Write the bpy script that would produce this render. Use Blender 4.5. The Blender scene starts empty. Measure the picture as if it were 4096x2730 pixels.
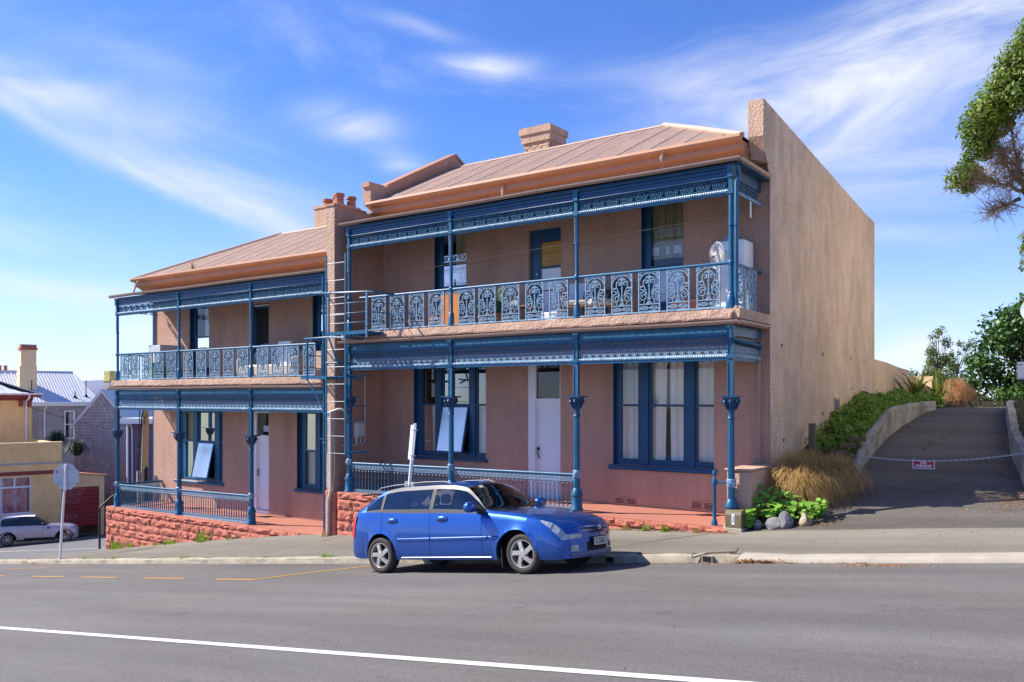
import bpy, bmesh, math, random
import numpy as np
from mathutils import Vector, Matrix

scene = bpy.context.scene
COL = scene.collection
R = math.radians
random.seed(7)
rng = np.random.default_rng(11)

# ------------------------------------------------------------------ camera
cam_d = bpy.data.cameras.new("camera")
cam = bpy.data.objects.new("camera", cam_d)
COL.objects.link(cam)
cam.location = (5.718, -14.4, 2.08)
cam.rotation_euler = (R(90), 0, R(35.54))
cam_d.sensor_width = 36.0
cam_d.lens = 29.99
cam_d.shift_x = 0.0
cam_d.shift_y = 0.0557
cam_d.clip_start = 0.1
cam_d.clip_end = 6000
scene.camera = cam

# ------------------------------------------------------------------ light
SUN_TO = Vector((-1.02, -0.51, 1.0)).normalized()       # towards the sun
sun_d = bpy.data.lights.new("sun", 'SUN')
sun_d.energy = 4.0
sun_d.angle = R(0.5)
sun_d.color = (1.0, 0.94, 0.845)
sun = bpy.data.objects.new("sun", sun_d)
COL.objects.link(sun)
sun.location = (-30, -8, 40)
sun.rotation_euler = (-SUN_TO).to_track_quat('-Z', 'Y').to_euler()

# ------------------------------------------------------------------ world : sky with wispy cloud
world = bpy.data.worlds.new("World")
scene.world = world
world.use_nodes = True
wn = world.node_tree.nodes
wl = world.node_tree.links
wn.clear()
w_out = wn.new("ShaderNodeOutputWorld")
w_bg = wn.new("ShaderNodeBackground")
w_bg.inputs["Strength"].default_value = 0.132
sky = wn.new("ShaderNodeTexSky")
sky.sky_type = 'NISHITA'
sky.sun_disc = False
sky.sun_elevation = math.asin(SUN_TO.z)
sky.sun_rotation = math.atan2(SUN_TO.x, SUN_TO.y)
sky.altitude = 1200
sky.air_density = 1.0
sky.dust_density = 0.0
sky.ozone_density = 3.5
hs = wn.new("ShaderNodeHueSaturation")
hs.inputs["Saturation"].default_value = 1.06
hs.inputs["Value"].default_value = 1.0
wl.new(sky.outputs[0], hs.inputs["Color"])
tint = wn.new("ShaderNodeMix"); tint.data_type = 'RGBA'; tint.blend_type = 'MULTIPLY'; tint.inputs["Factor"].default_value = 1.0
wl.new(hs.outputs[0], tint.inputs["A"])
tint.inputs["B"].default_value = (0.44, 0.55, 0.82, 1)
tc = wn.new("ShaderNodeTexCoord")


def wmath(op, a, b=None, clamp=False):
    n = wn.new("ShaderNodeMath"); n.operation = op; n.use_clamp = clamp
    for i, v in enumerate((a, b)):
        if v is None: continue
        if isinstance(v, (int, float)): n.inputs[i].default_value = v
        else: wl.new(v, n.inputs[i])
    return n.outputs[0]


def wdot(vec, d):
    n = wn.new("ShaderNodeVectorMath"); n.operation = 'DOT_PRODUCT'
    wl.new(vec, n.inputs[0]); n.inputs[1].default_value = d
    return n.outputs["Value"]


def wnoise(vec, scale, detail=6, rough=0.6, dist=0.0):
    n = wn.new("ShaderNodeTexNoise")
    n.inputs["Scale"].default_value = scale
    n.inputs["Detail"].default_value = detail
    n.inputs["Roughness"].default_value = rough
    n.inputs["Distortion"].default_value = dist
    wl.new(vec, n.inputs["Vector"])
    return n.outputs["Fac"]


def vscale(vec, s, rot=(0, 0, 0)):
    n = wn.new("ShaderNodeMapping")
    n.inputs["Scale"].default_value = s
    n.inputs["Rotation"].default_value = rot
    wl.new(vec, n.inputs["Vector"])
    return n.outputs[0]


gen = tc.outputs["Generated"]
warp = wn.new("ShaderNodeTexNoise")
warp.inputs["Scale"].default_value = 3.2
warp.inputs["Detail"].default_value = 5
wl.new(gen, warp.inputs["Vector"])
wsub = wn.new("ShaderNodeVectorMath"); wsub.operation = 'SUBTRACT'
wl.new(warp.outputs["Color"], wsub.inputs[0]); wsub.inputs[1].default_value = (0.5, 0.5, 0.5)
wsc = wn.new("ShaderNodeVectorMath"); wsc.operation = 'SCALE'
wl.new(wsub.outputs[0], wsc.inputs[0]); wsc.inputs["Scale"].default_value = 0.06
wadd = wn.new("ShaderNodeVectorMath"); wadd.operation = 'ADD'
wl.new(gen, wadd.inputs[0]); wl.new(wsc.outputs[0], wadd.inputs[1])
wv = wadd.outputs[0]


def pix_dir(x, y):
    """direction of a place in the sky, x and y as fractions of picture width"""
    uu = (x - 0.5) * 36 / 29.99; vv = (0.3888 - y) * 36 / 29.99
    yaw = R(35.54)
    ax = (-math.sin(yaw), math.cos(yaw)); rx = (math.cos(yaw), math.sin(yaw))
    return (ax[0] + uu * rx[0], ax[1] + uu * rx[1], vv)


GRAIN = {}


def grain_for(tilt):
    """fibrous noise stretched along one of three slants, shared by the streaks"""
    key = min((-24, -6, 12), key=lambda q: abs(R(q) - tilt))
    if key not in GRAIN:
        d = Vector(pix_dir(0.5, 0.2)).normalized()
        h = Vector((0, 0, 1)).cross(d).normalized(); u = d.cross(h).normalized()
        t = (h * -math.cos(R(key)) + u * math.sin(R(key))).normalized(); s_ = d.cross(t).normalized()
        comb = wn.new("ShaderNodeCombineXYZ")
        wl.new(wmath('MULTIPLY', wdot(wv, tuple(t)), 0.25), comb.inputs[0]); wl.new(wdot(wv, tuple(s_)), comb.inputs[1]); wl.new(wmath('MULTIPLY', wdot(wv, tuple(d)), 0.3), comb.inputs[2])
        GRAIN[key] = wnoise(comb.outputs[0], 13.0, 6, 0.6, 0.6)
    return GRAIN[key]


def streak(azdir, length, width, tilt, strength, grain=9.0, lo=0.30, hi=0.78):
    """a cirrus streak: soft elongated patch round direction azdir on the sky dome"""
    d = Vector(azdir).normalized()
    h = Vector((0, 0, 1)).cross(d).normalized()          # horizontal, to the left
    u = d.cross(h).normalized()
    t = (h * -math.cos(tilt) + u * math.sin(tilt)).normalized()
    s = d.cross(t).normalized()
    a = wdot(wv, tuple(t)); b = wdot(wv, tuple(s)); c = wdot(wv, tuple(d))
    a2 = wmath('POWER', wmath('DIVIDE', wmath('ABSOLUTE', a), length), 2)
    b2 = wmath('POWER', wmath('DIVIDE', wmath('ABSOLUTE', b), width), 2)
    g = wmath('EXPONENT', wmath('MULTIPLY', wmath('ADD', a2, b2), -1.0))
    # only this side of the dome
    g = wmath('MULTIPLY', g, wmath('GREATER_THAN', c, 0.0))
    f = grain_for(tilt)
    mr = wn.new("ShaderNodeMapRange"); mr.interpolation_type = 'SMOOTHSTEP'
    mr.inputs["From Min"].default_value = lo; mr.inputs["From Max"].default_value = hi
    wl.new(f, mr.inputs["Value"])
    return wmath('MULTIPLY', wmath('MULTIPLY', g, mr.outputs[0]), strength)


CLOUDS = [  # x, y (picture widths), length, width, tilt(deg), strength, grain, lo, hi
    (0.84, 0.070, 0.26, 0.055, 14, 0.80, 8, 0.22, 0.80),
    (0.70, 0.085, 0.10, 0.022, -12, 0.62, 9, 0.20, 0.80),
    (0.95, 0.020, 0.22, 0.060, 20, 0.75, 7, 0.22, 0.82),
    (0.93, 0.125, 0.20, 0.045, 10, 0.60, 9, 0.25, 0.80),
    (0.92, 0.165, 0.10, 0.022, 2, 0.55, 9, 0.25, 0.80),
    (0.88, 0.228, 0.09, 0.012, 0, 0.50, 9, 0.25, 0.80),
    (0.476, 0.050, 0.050, 0.011, 0, 1.10, 16, 0.12, 0.72),
    (0.338, 0.113, 0.052, 0.019, 4, 1.00, 12, 0.15, 0.75),
    (0.392, 0.148, 0.030, 0.014, -6, 0.75, 14, 0.20, 0.80),
    (0.41, 0.016, 0.050, 0.008, -8, 0.40, 12, 0.25, 0.80),
    (0.14, 0.057, 0.050, 0.012, -6, 0.50, 12, 0.25, 0.80),
    (0.05, 0.088, 0.11, 0.020, -8, 0.70, 9, 0.25, 0.80),
    (0.12, 0.160, 0.22, 0.009, -24, 0.36, 13, 0.15, 0.78),
    (0.24, 0.205, 0.14, 0.016, -24, 0.60, 11, 0.20, 0.80),
    (0.20, 0.160, 0.20, 0.050, -18, 0.45, 8, 0.25, 0.80),
    (0.03, 0.285, 0.17, 0.016, -4, 0.90, 8, 0.15, 0.75),
    (0.05, 0.320, 0.18, 0.020, 0, 0.60, 8, 0.20, 0.80),
    (0.14, 0.328, 0.030, 0.014, 10, 0.85, 10, 0.15, 0.70),
    (0.905, 0.335, 0.030, 0.016, 6, 1.10, 12, 0.12, 0.66),
    (0.875, 0.347, 0.030, 0.010, 0, 0.80, 12, 0.15, 0.70),
    (0.858, 0.302, 0.016, 0.008, 0, 0.70, 14, 0.20, 0.75),
]
total = None
for (x, y, L, W, T, S, G, lo, hi) in CLOUDS:
    m_ = streak(pix_dir(x, y), L, W, R(T), S, G, lo, hi)
    total = m_ if total is None else wmath('ADD', total, m_)
# thin veil everywhere, denser low down
veil_n = wnoise(vscale(wv, (1.0, 1.0, 3.2)), 2.3, 7, 0.62, 0.7)
vr = wn.new("ShaderNodeMapRange"); vr.interpolation_type = 'SMOOTHSTEP'
vr.inputs["From Min"].default_value = 0.48; vr.inputs["From Max"].default_value = 0.82
wl.new(veil_n, vr.inputs["Value"])
total = wmath('ADD', total, wmath('MULTIPLY', vr.outputs[0], 0.34))
# pale haze towards the horizon
hz = wn.new("ShaderNodeMapRange"); hz.interpolation_type = 'SMOOTHERSTEP'
hz.inputs["From Min"].default_value = 0.30; hz.inputs["From Max"].default_value = -0.06
hz.inputs["To Min"].default_value = 0.0; hz.inputs["To Max"].default_value = 0.50
wl.new(wdot(gen, (0, 0, 1)), hz.inputs["Value"])
total = wmath('ADD', total, wmath('MULTIPLY', hz.outputs[0], wmath('SUBTRACT', 1.0, wmath('MINIMUM', total, 1.0))))
total = wmath('MINIMUM', total, 0.93)
c_mix = wn.new("ShaderNodeMix"); c_mix.data_type = 'RGBA'
wl.new(total, c_mix.inputs["Factor"])
wl.new(tint.outputs["Result"], c_mix.inputs["A"])
c_mix.inputs["B"].default_value = (3.4, 3.5, 3.8, 1)
wl.new(c_mix.outputs["Result"], w_bg.inputs["Color"])
wl.new(w_bg.outputs[0], w_out.inputs[0])

# ------------------------------------------------------------------ exposure
vs = scene.view_settings
vs.view_transform = 'Standard'
vs.look = 'None'
vs.exposure = 1.12
vs.gamma = 1.0
vs.use_curve_mapping = False


# ------------------------------------------------------------------ materials
def mat(name, col, rough=0.7, var=0.0, vscale_=3.0, bump=0.0, bscale=40.0, bdetail=4, metallic=0.0, spec=0.5,
        col2=None, stretch=None, coat=0.0, speck=0.0, speck_scale=120.0, bdist=0.01, stain=0.0, stain_scale=1.1, stain_stretch=(1, 1, .14)):
    m = bpy.data.materials.new(name); m.use_nodes = True
    nt = m.node_tree; n = nt.nodes; l = nt.links
    b = n["Principled BSDF"]
    b.inputs["Roughness"].default_value = rough
    b.inputs["Metallic"].default_value = metallic
    b.inputs["Specular IOR Level"].default_value = spec
    if coat:
        b.inputs["Coat Weight"].default_value = coat
        b.inputs["Coat Roughness"].default_value = 0.03
    b.inputs["Base Color"].default_value = (*col, 1)
    geo = None
    if var or bump or speck or col2 or stain:
        geo = n.new("ShaderNodeTexCoord").outputs["Object"]
        if stretch:
            mp = n.new("ShaderNodeMapping"); mp.inputs["Scale"].default_value = stretch
            l.new(geo, mp.inputs["Vector"]); geo_s = mp.outputs[0]
        else:
            geo_s = geo
    cur = None
    if var or col2:
        nz = n.new("ShaderNodeTexNoise"); nz.inputs["Scale"].default_value = vscale_
        nz.inputs["Detail"].default_value = 8; nz.inputs["Roughness"].default_value = 0.65
        l.new(geo_s, nz.inputs["Vector"])
        rp = n.new("ShaderNodeValToRGB")
        rp.color_ramp.elements[0].position = 0.32; rp.color_ramp.elements[1].position = 0.68
        c2 = col2 if col2 else tuple(c * (1 + var) for c in col)
        c1 = col if col2 else tuple(c * (1 - var) for c in col)
        rp.color_ramp.elements[0].color = (*c1, 1); rp.color_ramp.elements[1].color = (*c2, 1)
        l.new(nz.outputs["Fac"], rp.inputs["Fac"])
        cur = rp.outputs["Color"]
    if speck:
        sp = n.new("ShaderNodeTexNoise"); sp.inputs["Scale"].default_value = speck_scale
        sp.inputs["Detail"].default_value = 3; sp.inputs["Roughness"].default_value = 0.7
        l.new(geo_s, sp.inputs["Vector"])
        mr = n.new("ShaderNodeMapRange"); mr.inputs["From Min"].default_value = 0.35; mr.inputs["From Max"].default_value = 0.65
        mr.inputs["To Min"].default_value = 1 - speck; mr.inputs["To Max"].default_value = 1 + speck
        l.new(sp.outputs["Fac"], mr.inputs["Value"])
        mx = n.new("ShaderNodeMix"); mx.data_type = 'RGBA'; mx.blend_type = 'MULTIPLY'; mx.inputs["Factor"].default_value = 1
        if cur is None: mx.inputs["A"].default_value = (*col, 1)
        else: l.new(cur, mx.inputs["A"])
        l.new(mr.outputs[0], mx.inputs["B"])
        cur = mx.outputs["Result"]
    if stain:
        mp2 = n.new("ShaderNodeMapping"); mp2.inputs["Scale"].default_value = stain_stretch; l.new(geo, mp2.inputs["Vector"])
        for sc_, k_ in ((stain_scale, 1.0), (stain_scale * 4.3, .7)):
            st_ = n.new("ShaderNodeTexNoise"); st_.inputs["Scale"].default_value = sc_; st_.inputs["Detail"].default_value = 9
            st_.inputs["Roughness"].default_value = 0.68; l.new(mp2.outputs[0], st_.inputs["Vector"])
            mr2 = n.new("ShaderNodeMapRange"); mr2.inputs["From Min"].default_value = 0.36; mr2.inputs["From Max"].default_value = 0.60
            mr2.inputs["To Min"].default_value = 1 - stain * k_; mr2.inputs["To Max"].default_value = 1.0
            l.new(st_.outputs["Fac"], mr2.inputs["Value"])
            mx2 = n.new("ShaderNodeMix"); mx2.data_type = 'RGBA'; mx2.blend_type = 'MULTIPLY'; mx2.inputs["Factor"].default_value = 1
            if cur is None: mx2.inputs["A"].default_value = (*col, 1)
            else: l.new(cur, mx2.inputs["A"])
            l.new(mr2.outputs[0], mx2.inputs["B"]); cur = mx2.outputs["Result"]
    if cur is not None: l.new(cur, b.inputs["Base Color"])
    if bump:
        bn = n.new("ShaderNodeTexNoise"); bn.inputs["Scale"].default_value = bscale
        bn.inputs["Detail"].default_value = bdetail; bn.inputs["Roughness"].default_value = 0.6
        l.new(geo, bn.inputs["Vector"])
        bp = n.new("ShaderNodeBump"); bp.inputs["Strength"].default_value = bump; bp.inputs["Distance"].default_value = bdist
        l.new(bn.outputs["Fac"], bp.inputs["Height"])
        l.new(bp.outputs[0], b.inputs["Normal"])
    return m


def glass_mat(name, tint=(0.9, 0.93, 0.95), rough=0.02, refl_boost=1.0, gcol=(1, 1, 1)):
    """thin window pane: see-through, mirror-like at glancing angles"""
    m = bpy.data.materials.new(name); m.use_nodes = True
    n = m.node_tree.nodes; l = m.node_tree.links
    n.clear()
    out = n.new("ShaderNodeOutputMaterial")
    tr = n.new("ShaderNodeBsdfTransparent"); tr.inputs[0].default_value = (*tint, 1)
    gl = n.new("ShaderNodeBsdfGlossy"); gl.inputs["Roughness"].default_value = rough; gl.inputs[0].default_value = (*gcol, 1)
    fr = n.new("ShaderNodeFresnel"); fr.inputs["IOR"].default_value = 1.5
    mu = n.new("ShaderNodeMath"); mu.operation = 'MULTIPLY'; mu.inputs[1].default_value = refl_boost; mu.use_clamp = True
    l.new(fr.outputs[0], mu.inputs[0])
    mx = n.new("ShaderNodeMixShader")
    l.new(mu.outputs[0], mx.inputs[0]); l.new(tr.outputs[0], mx.inputs[1]); l.new(gl.outputs[0], mx.inputs[2])
    l.new(mx.outputs[0], out.inputs[0])
    return m


def leaf_mat(name, c1, c2, scale=1.5, rough=0.5, trans=0.35):
    m = bpy.data.materials.new(name); m.use_nodes = True
    n = m.node_tree.nodes; l = m.node_tree.links
    b = n["Principled BSDF"]; out = n["Material Output"]
    tcn = n.new("ShaderNodeTexCoord")
    nz = n.new("ShaderNodeTexNoise"); nz.inputs["Scale"].default_value = scale; nz.inputs["Detail"].default_value = 6
    nz.inputs["Roughness"].default_value = 0.8
    l.new(tcn.outputs["Object"], nz.inputs["Vector"])
    rp = n.new("ShaderNodeValToRGB")
    rp.color_ramp.elements[0].position = 0.33; rp.color_ramp.elements[1].position = 0.67
    rp.color_ramp.elements[0].color = (*c1, 1); rp.color_ramp.elements[1].color = (*c2, 1)
    l.new(nz.outputs["Fac"], rp.inputs["Fac"])
    l.new(rp.outputs["Color"], b.inputs["Base Color"])
    b.inputs["Roughness"].default_value = rough
    t = n.new("ShaderNodeBsdfTranslucent")
    l.new(rp.outputs["Color"], t.inputs[0])
    mx = n.new("ShaderNodeMixShader"); mx.inputs[0].default_value = trans
    l.new(b.outputs[0], mx.inputs[1]); l.new(t.outputs[0], mx.inputs[2])
    l.new(mx.outputs[0], out.inputs[0])
    return m


M = {}
M['stucco'] = mat('rough_cast_mauve', (0.56, 0.325, 0.235), 0.9, 0.10, 0.9, 1.0, 20, 4, speck=0.16, speck_scale=45, bdist=0.03, stain=0.15, stain_scale=0.9)
M['end_stucco'] = mat('rough_cast_tan', (0.74, 0.51, 0.34), 0.92, 0.0, 2.2, 0.85, 20, 5, col2=(0.87, 0.65, 0.47), stretch=(1.0, 1.0, 0.7), stain=0.24, stain_scale=0.55, stain_stretch=(1, 1, .45),
                      speck=0.30, speck_scale=34, bdist=0.03)
M['smooth_stucco'] = mat('smooth_render_tan', (0.78, 0.55, 0.33), 0.9, 0.10, 1.2, 0.3, 30, 4, stretch=(1, 1, 0.2))
M['peach'] = mat('peach_render', (0.62, 0.40, 0.28), 0.9, 0.1, 2.0, 1.0, 20, 4, bdist=0.03, stain=0.16, stain_scale=1.5)
M['roof'] = mat('painted_iron_roof', (0.44, 0.29, 0.215), 0.55, 0.08, 1.3, 0.1, 20, speck=0.06, speck_scale=8, stain=0.12, stain_scale=1.4, stain_stretch=(1, .2, .2))
M['ridge'] = mat('painted_ridge_cap', (0.56, 0.39, 0.28), 0.55, 0.06, 2.0)
M['gutter'] = mat('tan_gutter_paint', (0.36, 0.225, 0.165), 0.4, 0.08, 2.0)
M['fascia'] = mat('orange_tan_paint', (0.47, 0.22, 0.115), 0.5, 0.1, 1.5)
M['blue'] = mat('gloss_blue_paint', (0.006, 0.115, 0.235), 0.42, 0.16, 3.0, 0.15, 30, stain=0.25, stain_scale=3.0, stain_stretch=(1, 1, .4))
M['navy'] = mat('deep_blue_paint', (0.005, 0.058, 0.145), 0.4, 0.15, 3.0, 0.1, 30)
M['lace'] = mat('sunlit_blue_cast_iron', (0.03, 0.16, 0.29), 0.42, 0.0, 14.0, 0.2, 60, col2=(0.36, 0.48, 0.58))  # pale mottling puts whitish sun highlights into the blue paint colour
M['redstone'] = mat('red_painted_stone', (0.60, 0.185, 0.12), 0.88, 0.16, 2.2, 1.0, 16, 6, bdist=0.03, stain=0.24, stain_scale=2.6, stain_stretch=(1, 1, 1.6), speck=.15, speck_scale=30)
M['redfloor'] = mat('red_painted_floor', (0.43, 0.165, 0.11), 0.75, 0.09, 1.5, 0.1, 30)
M['white'] = mat('white_paint', (0.82, 0.81, 0.82), 0.45, 0.03, 2.0)
M['offwhite'] = mat('off_white_plastic', (0.60, 0.58, 0.55), 0.4, 0.05, 3.0)
M['cream'] = mat('cream_paint', (0.55, 0.47, 0.36), 0.8, 0.06, 2.0)
M['black'] = mat('black_rubber', (0.012, 0.012, 0.013), 0.6)
M['dark'] = mat('dark_void', (0.01, 0.01, 0.012), 0.9)
M['curtain'] = mat('cream_curtain_cloth', (0.84, 0.77, 0.67), 0.9, 0.06, 1.0, stretch=(6, 6, 0.3))
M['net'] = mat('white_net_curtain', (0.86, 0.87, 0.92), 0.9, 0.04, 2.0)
M['khaki'] = mat('khaki_curtain', (0.46, 0.38, 0.22), 0.9, 0.2, 2.0, stretch=(8, 8, 0.5))
M['glass'] = glass_mat('window_glass', tint=(.95, .96, .97), refl_boost=1.3)
M['terracotta'] = mat('terracotta', (0.40, 0.15, 0.085), 0.8, 0.15, 4.0)
M['ply'] = mat('bare_plywood', (0.50, 0.25, 0.07), 0.7, 0.25, 3.0, stretch=(1, 1, 6))
M['steel'] = mat('galvanised_steel', (0.45, 0.47, 0.50), 0.4, 0.12, 6.0, metallic=0.6)
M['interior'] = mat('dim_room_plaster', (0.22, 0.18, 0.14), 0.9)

# ------------------------------------------------------------------ mesh builder
BASE = {}


class MB:
    def __init__(self):
        self.v = []; self.f = []; self.mi = []; self.cur = 0

    def add(self, vs, fs):
        o = len(self.v)
        self.v.extend(tuple(p) for p in vs)
        for f in fs:
            self.f.append(tuple(i + o for i in f)); self.mi.append(self.cur)
        return self

    def quad(self, a, b, c, d): return self.add((a, b, c, d), ((0, 1, 2, 3),))

    def box(self, x0, x1, y0, y1, z0, z1):
        return self.add(((x0, y0, z0), (x1, y0, z0), (x1, y1, z0), (x0, y1, z0), (x0, y0, z1), (x1, y0, z1), (x1, y1, z1), (x0, y1, z1)),
                        ((0, 3, 2, 1), (4, 5, 6, 7), (0, 1, 5, 4), (1, 2, 6, 5), (2, 3, 7, 6), (3, 0, 4, 7)))

    def bbox(self, x0, x1, y0, y1, z0, z1, b=0.01):
        """box with chamfered vertical and top edges"""
        b = min(b, (x1 - x0) * 0.45, (y1 - y0) * 0.45, (z1 - z0) * 0.45)
        def ring(i, z): return [(x0 + i, y0, z), (x1 - i, y0, z), (x1, y0 + i, z), (x1, y1 - i, z), (x1 - i, y1, z), (x0 + i, y1, z), (x0, y1 - i, z), (x0, y0 + i, z)]
        def ring2(z): return [(x0 + b, y0 + b, z), (x1 - b, y0 + b, z), (x1 - b, y0 + b, z), (x1 - b, y1 - b, z), (x1 - b, y1 - b, z), (x0 + b, y1 - b, z), (x0 + b, y1 - b, z), (x0 + b, y0 + b, z)]
        r0 = ring(b, z0 + b); r1 = ring(b, z1 - b)
        vs = r0 + r1
        fs = [(i, (i + 1) % 8, 8 + (i + 1) % 8, 8 + i) for i in range(8)]
        top = [(x0 + b, y0 + b, z1), (x1 - b, y0 + b, z1), (x1 - b, y1 - b, z1), (x0 + b, y1 - b, z1)]
        bot = [(x0 + b, y0 + b, z0), (x1 - b, y0 + b, z0), (x1 - b, y1 - b, z0), (x0 + b, y1 - b, z0)]
        vs = vs + top + bot
        T = (16, 17, 18, 19); B = (20, 21, 22, 23)
        fs.append(T); fs.append(B[::-1])
        m_ = (0, 0, 1, 1, 2, 2, 3, 3)
        mm = (0, 1, 1, 2, 2, 3, 3, 0)
        for i in range(8):
            j = (i + 1) % 8
            a, c = mm[i], mm[j]
            if a == c:
                fs.append((8 + i, 8 + j, T[a])); fs.append((j, i, B[a]))
            else:
                fs.append((8 + i, 8 + j, T[c], T[a])); fs.append((j, i, B[a], B[c]))
        return self.add(vs, fs)

    def obox(self, c, half, mtx):
        """oriented box; mtx 3x3"""
        vs = []
        for sx, sy, sz in ((-1, -1, -1), (1, -1, -1), (1, 1, -1), (-1, 1, -1), (-1, -1, 1), (1, -1, 1), (1, 1, 1), (-1, 1, 1)):
            vs.append(Vector(c) + mtx @ Vector((sx * half[0], sy * half[1], sz * half[2])))
        return self.add(vs, ((0, 3, 2, 1), (4, 5, 6, 7), (0, 1, 5, 4), (1, 2, 6, 5), (2, 3, 7, 6), (3, 0, 4, 7)))

    def tube(self, pts, r, seg=8, caps=True, r_end=None):
        pts = [Vector(p) for p in pts]
        rings = []; n = len(pts)
        up = None
        for i, p in enumerate(pts):
            t = (pts[min(i + 1, n - 1)] - pts[max(i - 1, 0)])
            t = t.normalized() if t.length > 1e-9 else Vector((0, 0, 1))
            if up is None:
                up = Vector((0, 0, 1)) if abs(t.z) < 0.9 else Vector((1, 0, 0))
            a = t.cross(up)
            if a.length < 1e-6: a = t.cross(Vector((0, 1, 0)))
            a.normalize(); b = a.cross(t).normalized(); up = b
            if isinstance(r, (list, tuple)): rr = r[i]
            else: rr = r if r_end is None else r + (r_end - r) * i / max(1, n - 1)
            rings.append([p + (a * math.cos(2 * math.pi * k / seg) + b * math.sin(2 * math.pi * k / seg)) * rr for k in range(seg)])
        vs = [q for rg in rings for q in rg]
        fs = []
        for i in range(n - 1):
            for k in range(seg):
                k2 = (k + 1) % seg
                fs.append((i * seg + k, i * seg + k2, (i + 1) * seg + k2, (i + 1) * seg + k))
        if caps:
            fs.append(tuple(range(seg))[::-1]); fs.append(tuple((n - 1) * seg + k for k in range(seg)))
        return self.add(vs, fs)

    def lathe(self, x, y, prof, seg=12, rot=0.0, flute=0.0):
        vs = []
        for (r, z) in prof:
            for k in range(seg):
                a = 2 * math.pi * k / seg + rot
                rr = r * (1 - (flute if k % 2 else 0))
                vs.append((x + rr * math.cos(a), y + rr * math.sin(a), z))
        fs = []
        for i in range(len(prof) - 1):
            for k in range(seg):
                k2 = (k + 1) % seg
                fs.append((i * seg + k, i * seg + k2, (i + 1) * seg + k2, (i + 1) * seg + k))
        fs.append(tuple(range(seg))[::-1]); fs.append(tuple((len(prof) - 1) * seg + k for k in range(seg)))
        return self.add(vs, fs)

    def prism(self, poly, axis, lo, hi):
        """poly: 2d points; axis x -> (y,z), y -> (x,z), z -> (x,y)"""
        def P(p, t):
            return (t, p[0], p[1]) if axis == 'x' else (p[0], t, p[1]) if axis == 'y' else (p[0], p[1], t)
        n = len(poly)
        vs = [P(p, lo) for p in poly] + [P(p, hi) for p in poly]
        fs = [tuple(range(n)), tuple(range(2 * n - 1, n - 1, -1))]
        fs += [(i, n + i, n + (i + 1) % n, (i + 1) % n) for i in range(n)]
        return self.add(vs, fs)

    def ribbon(self, pts, w, y0, y1):
        """flat iron strip following 2d pts (x,z), thickness y0..y1"""
        n = len(pts); L = []; Rr = []
        for i, (x, z) in enumerate(pts):
            a = pts[max(i - 1, 0)]; b = pts[min(i + 1, n - 1)]
            dx, dz = b[0] - a[0], b[1] - a[1]; q = math.hypot(dx, dz) or 1
            nx, nz = -dz / q * w / 2, dx / q * w / 2
            L.append((x + nx, z + nz)); Rr.append((x - nx, z - nz))
        vs = [(p[0], y0, p[1]) for p in L] + [(p[0], y0, p[1]) for p in Rr] + [(p[0], y1, p[1]) for p in L] + [(p[0], y1, p[1]) for p in Rr]
        fs = []
        for i in range(n - 1):
            fs.append((i, i + 1, n + i + 1, n + i))
            fs.append((2 * n + i + 1, 2 * n + i, 3 * n + i, 3 * n + i + 1))
            fs.append((i + 1, i, 2 * n + i, 2 * n + i + 1))
            fs.append((n + i, n + i + 1, 3 * n + i + 1, 3 * n + i))
        return self.add(vs, fs)

    def grid(self, P, nu, nv):
        o = len(self.v)
        for i in range(nu):
            for j in range(nv): self.v.append(tuple(P(i, j)))
        for i in range(nu - 1):
            for j in range(nv - 1):
                self.f.append((o + i * nv + j, o + (i + 1) * nv + j, o + (i + 1) * nv + j + 1, o + i * nv + j + 1)); self.mi.append(self.cur)
        return self

    def mesh(self, name, mats, base=(0, 0, 0), smooth=False, fixn=True):
        me = bpy.data.meshes.new(name)
        bx, by, bz = base
        me.from_pydata([(x - bx, y - by, z - bz) for x, y, z in self.v], [], self.f)
        if not isinstance(mats, (list, tuple)): mats = [mats]
        for m_ in mats: me.materials.append(m_)
        if len(mats) > 1: me.polygons.foreach_set('material_index', self.mi)
        if fixn:
            bm = bmesh.new(); bm.from_mesh(me); bmesh.ops.recalc_face_normals(bm, faces=bm.faces); bm.to_mesh(me); bm.free()
        if smooth:
            me.polygons.foreach_set('use_smooth', [True] * len(me.polygons))
            if smooth != 'all':
                me.set_sharp_from_angle(angle=R(smooth if isinstance(smooth, (int, float)) and smooth is not True else 40))
        return me

    def build(self, name, mats, parent=None, loc=None, smooth=False, fixn=True):
        if parent is not None:
            base = BASE[parent]
            o = bpy.data.objects.new(name, self.mesh(name, mats, base, smooth, fixn))
            COL.objects.link(o); o.parent = parent; BASE[o] = base
        else:
            base = loc if loc else (0, 0, 0)
            o = bpy.data.objects.new(name, self.mesh(name, mats, base, smooth, fixn))
            COL.objects.link(o); o.location = base; BASE[o] = base
        return o


def inst(name, me, parent, pos, rot=(0, 0, 0), scale=(1, 1, 1)):
    """an object of its own sharing a mesh with its like"""
    o = bpy.data.objects.new(name, me); COL.objects.link(o)
    if parent is not None:
        b = BASE[parent]; o.parent = parent
        o.location = (pos[0] - b[0], pos[1] - b[1], pos[2] - b[2])
    else:
        o.location = pos
    o.rotation_euler = rot; o.scale = scale
    BASE[o] = pos
    return o


def tag(o, label=None, cat=None, group=None, kind=None):
    if label: o['label'] = label
    if cat: o['category'] = cat
    if group: o['group'] = group
    if kind: o['kind'] = kind
    return o


def thing(name, loc, label, cat, group=None):
    o = bpy.data.objects.new(name, None); COL.objects.link(o)
    o.location = loc; o.empty_display_size = 0.2
    BASE[o] = tuple(loc)
    return tag(o, label, cat, group)


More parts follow.
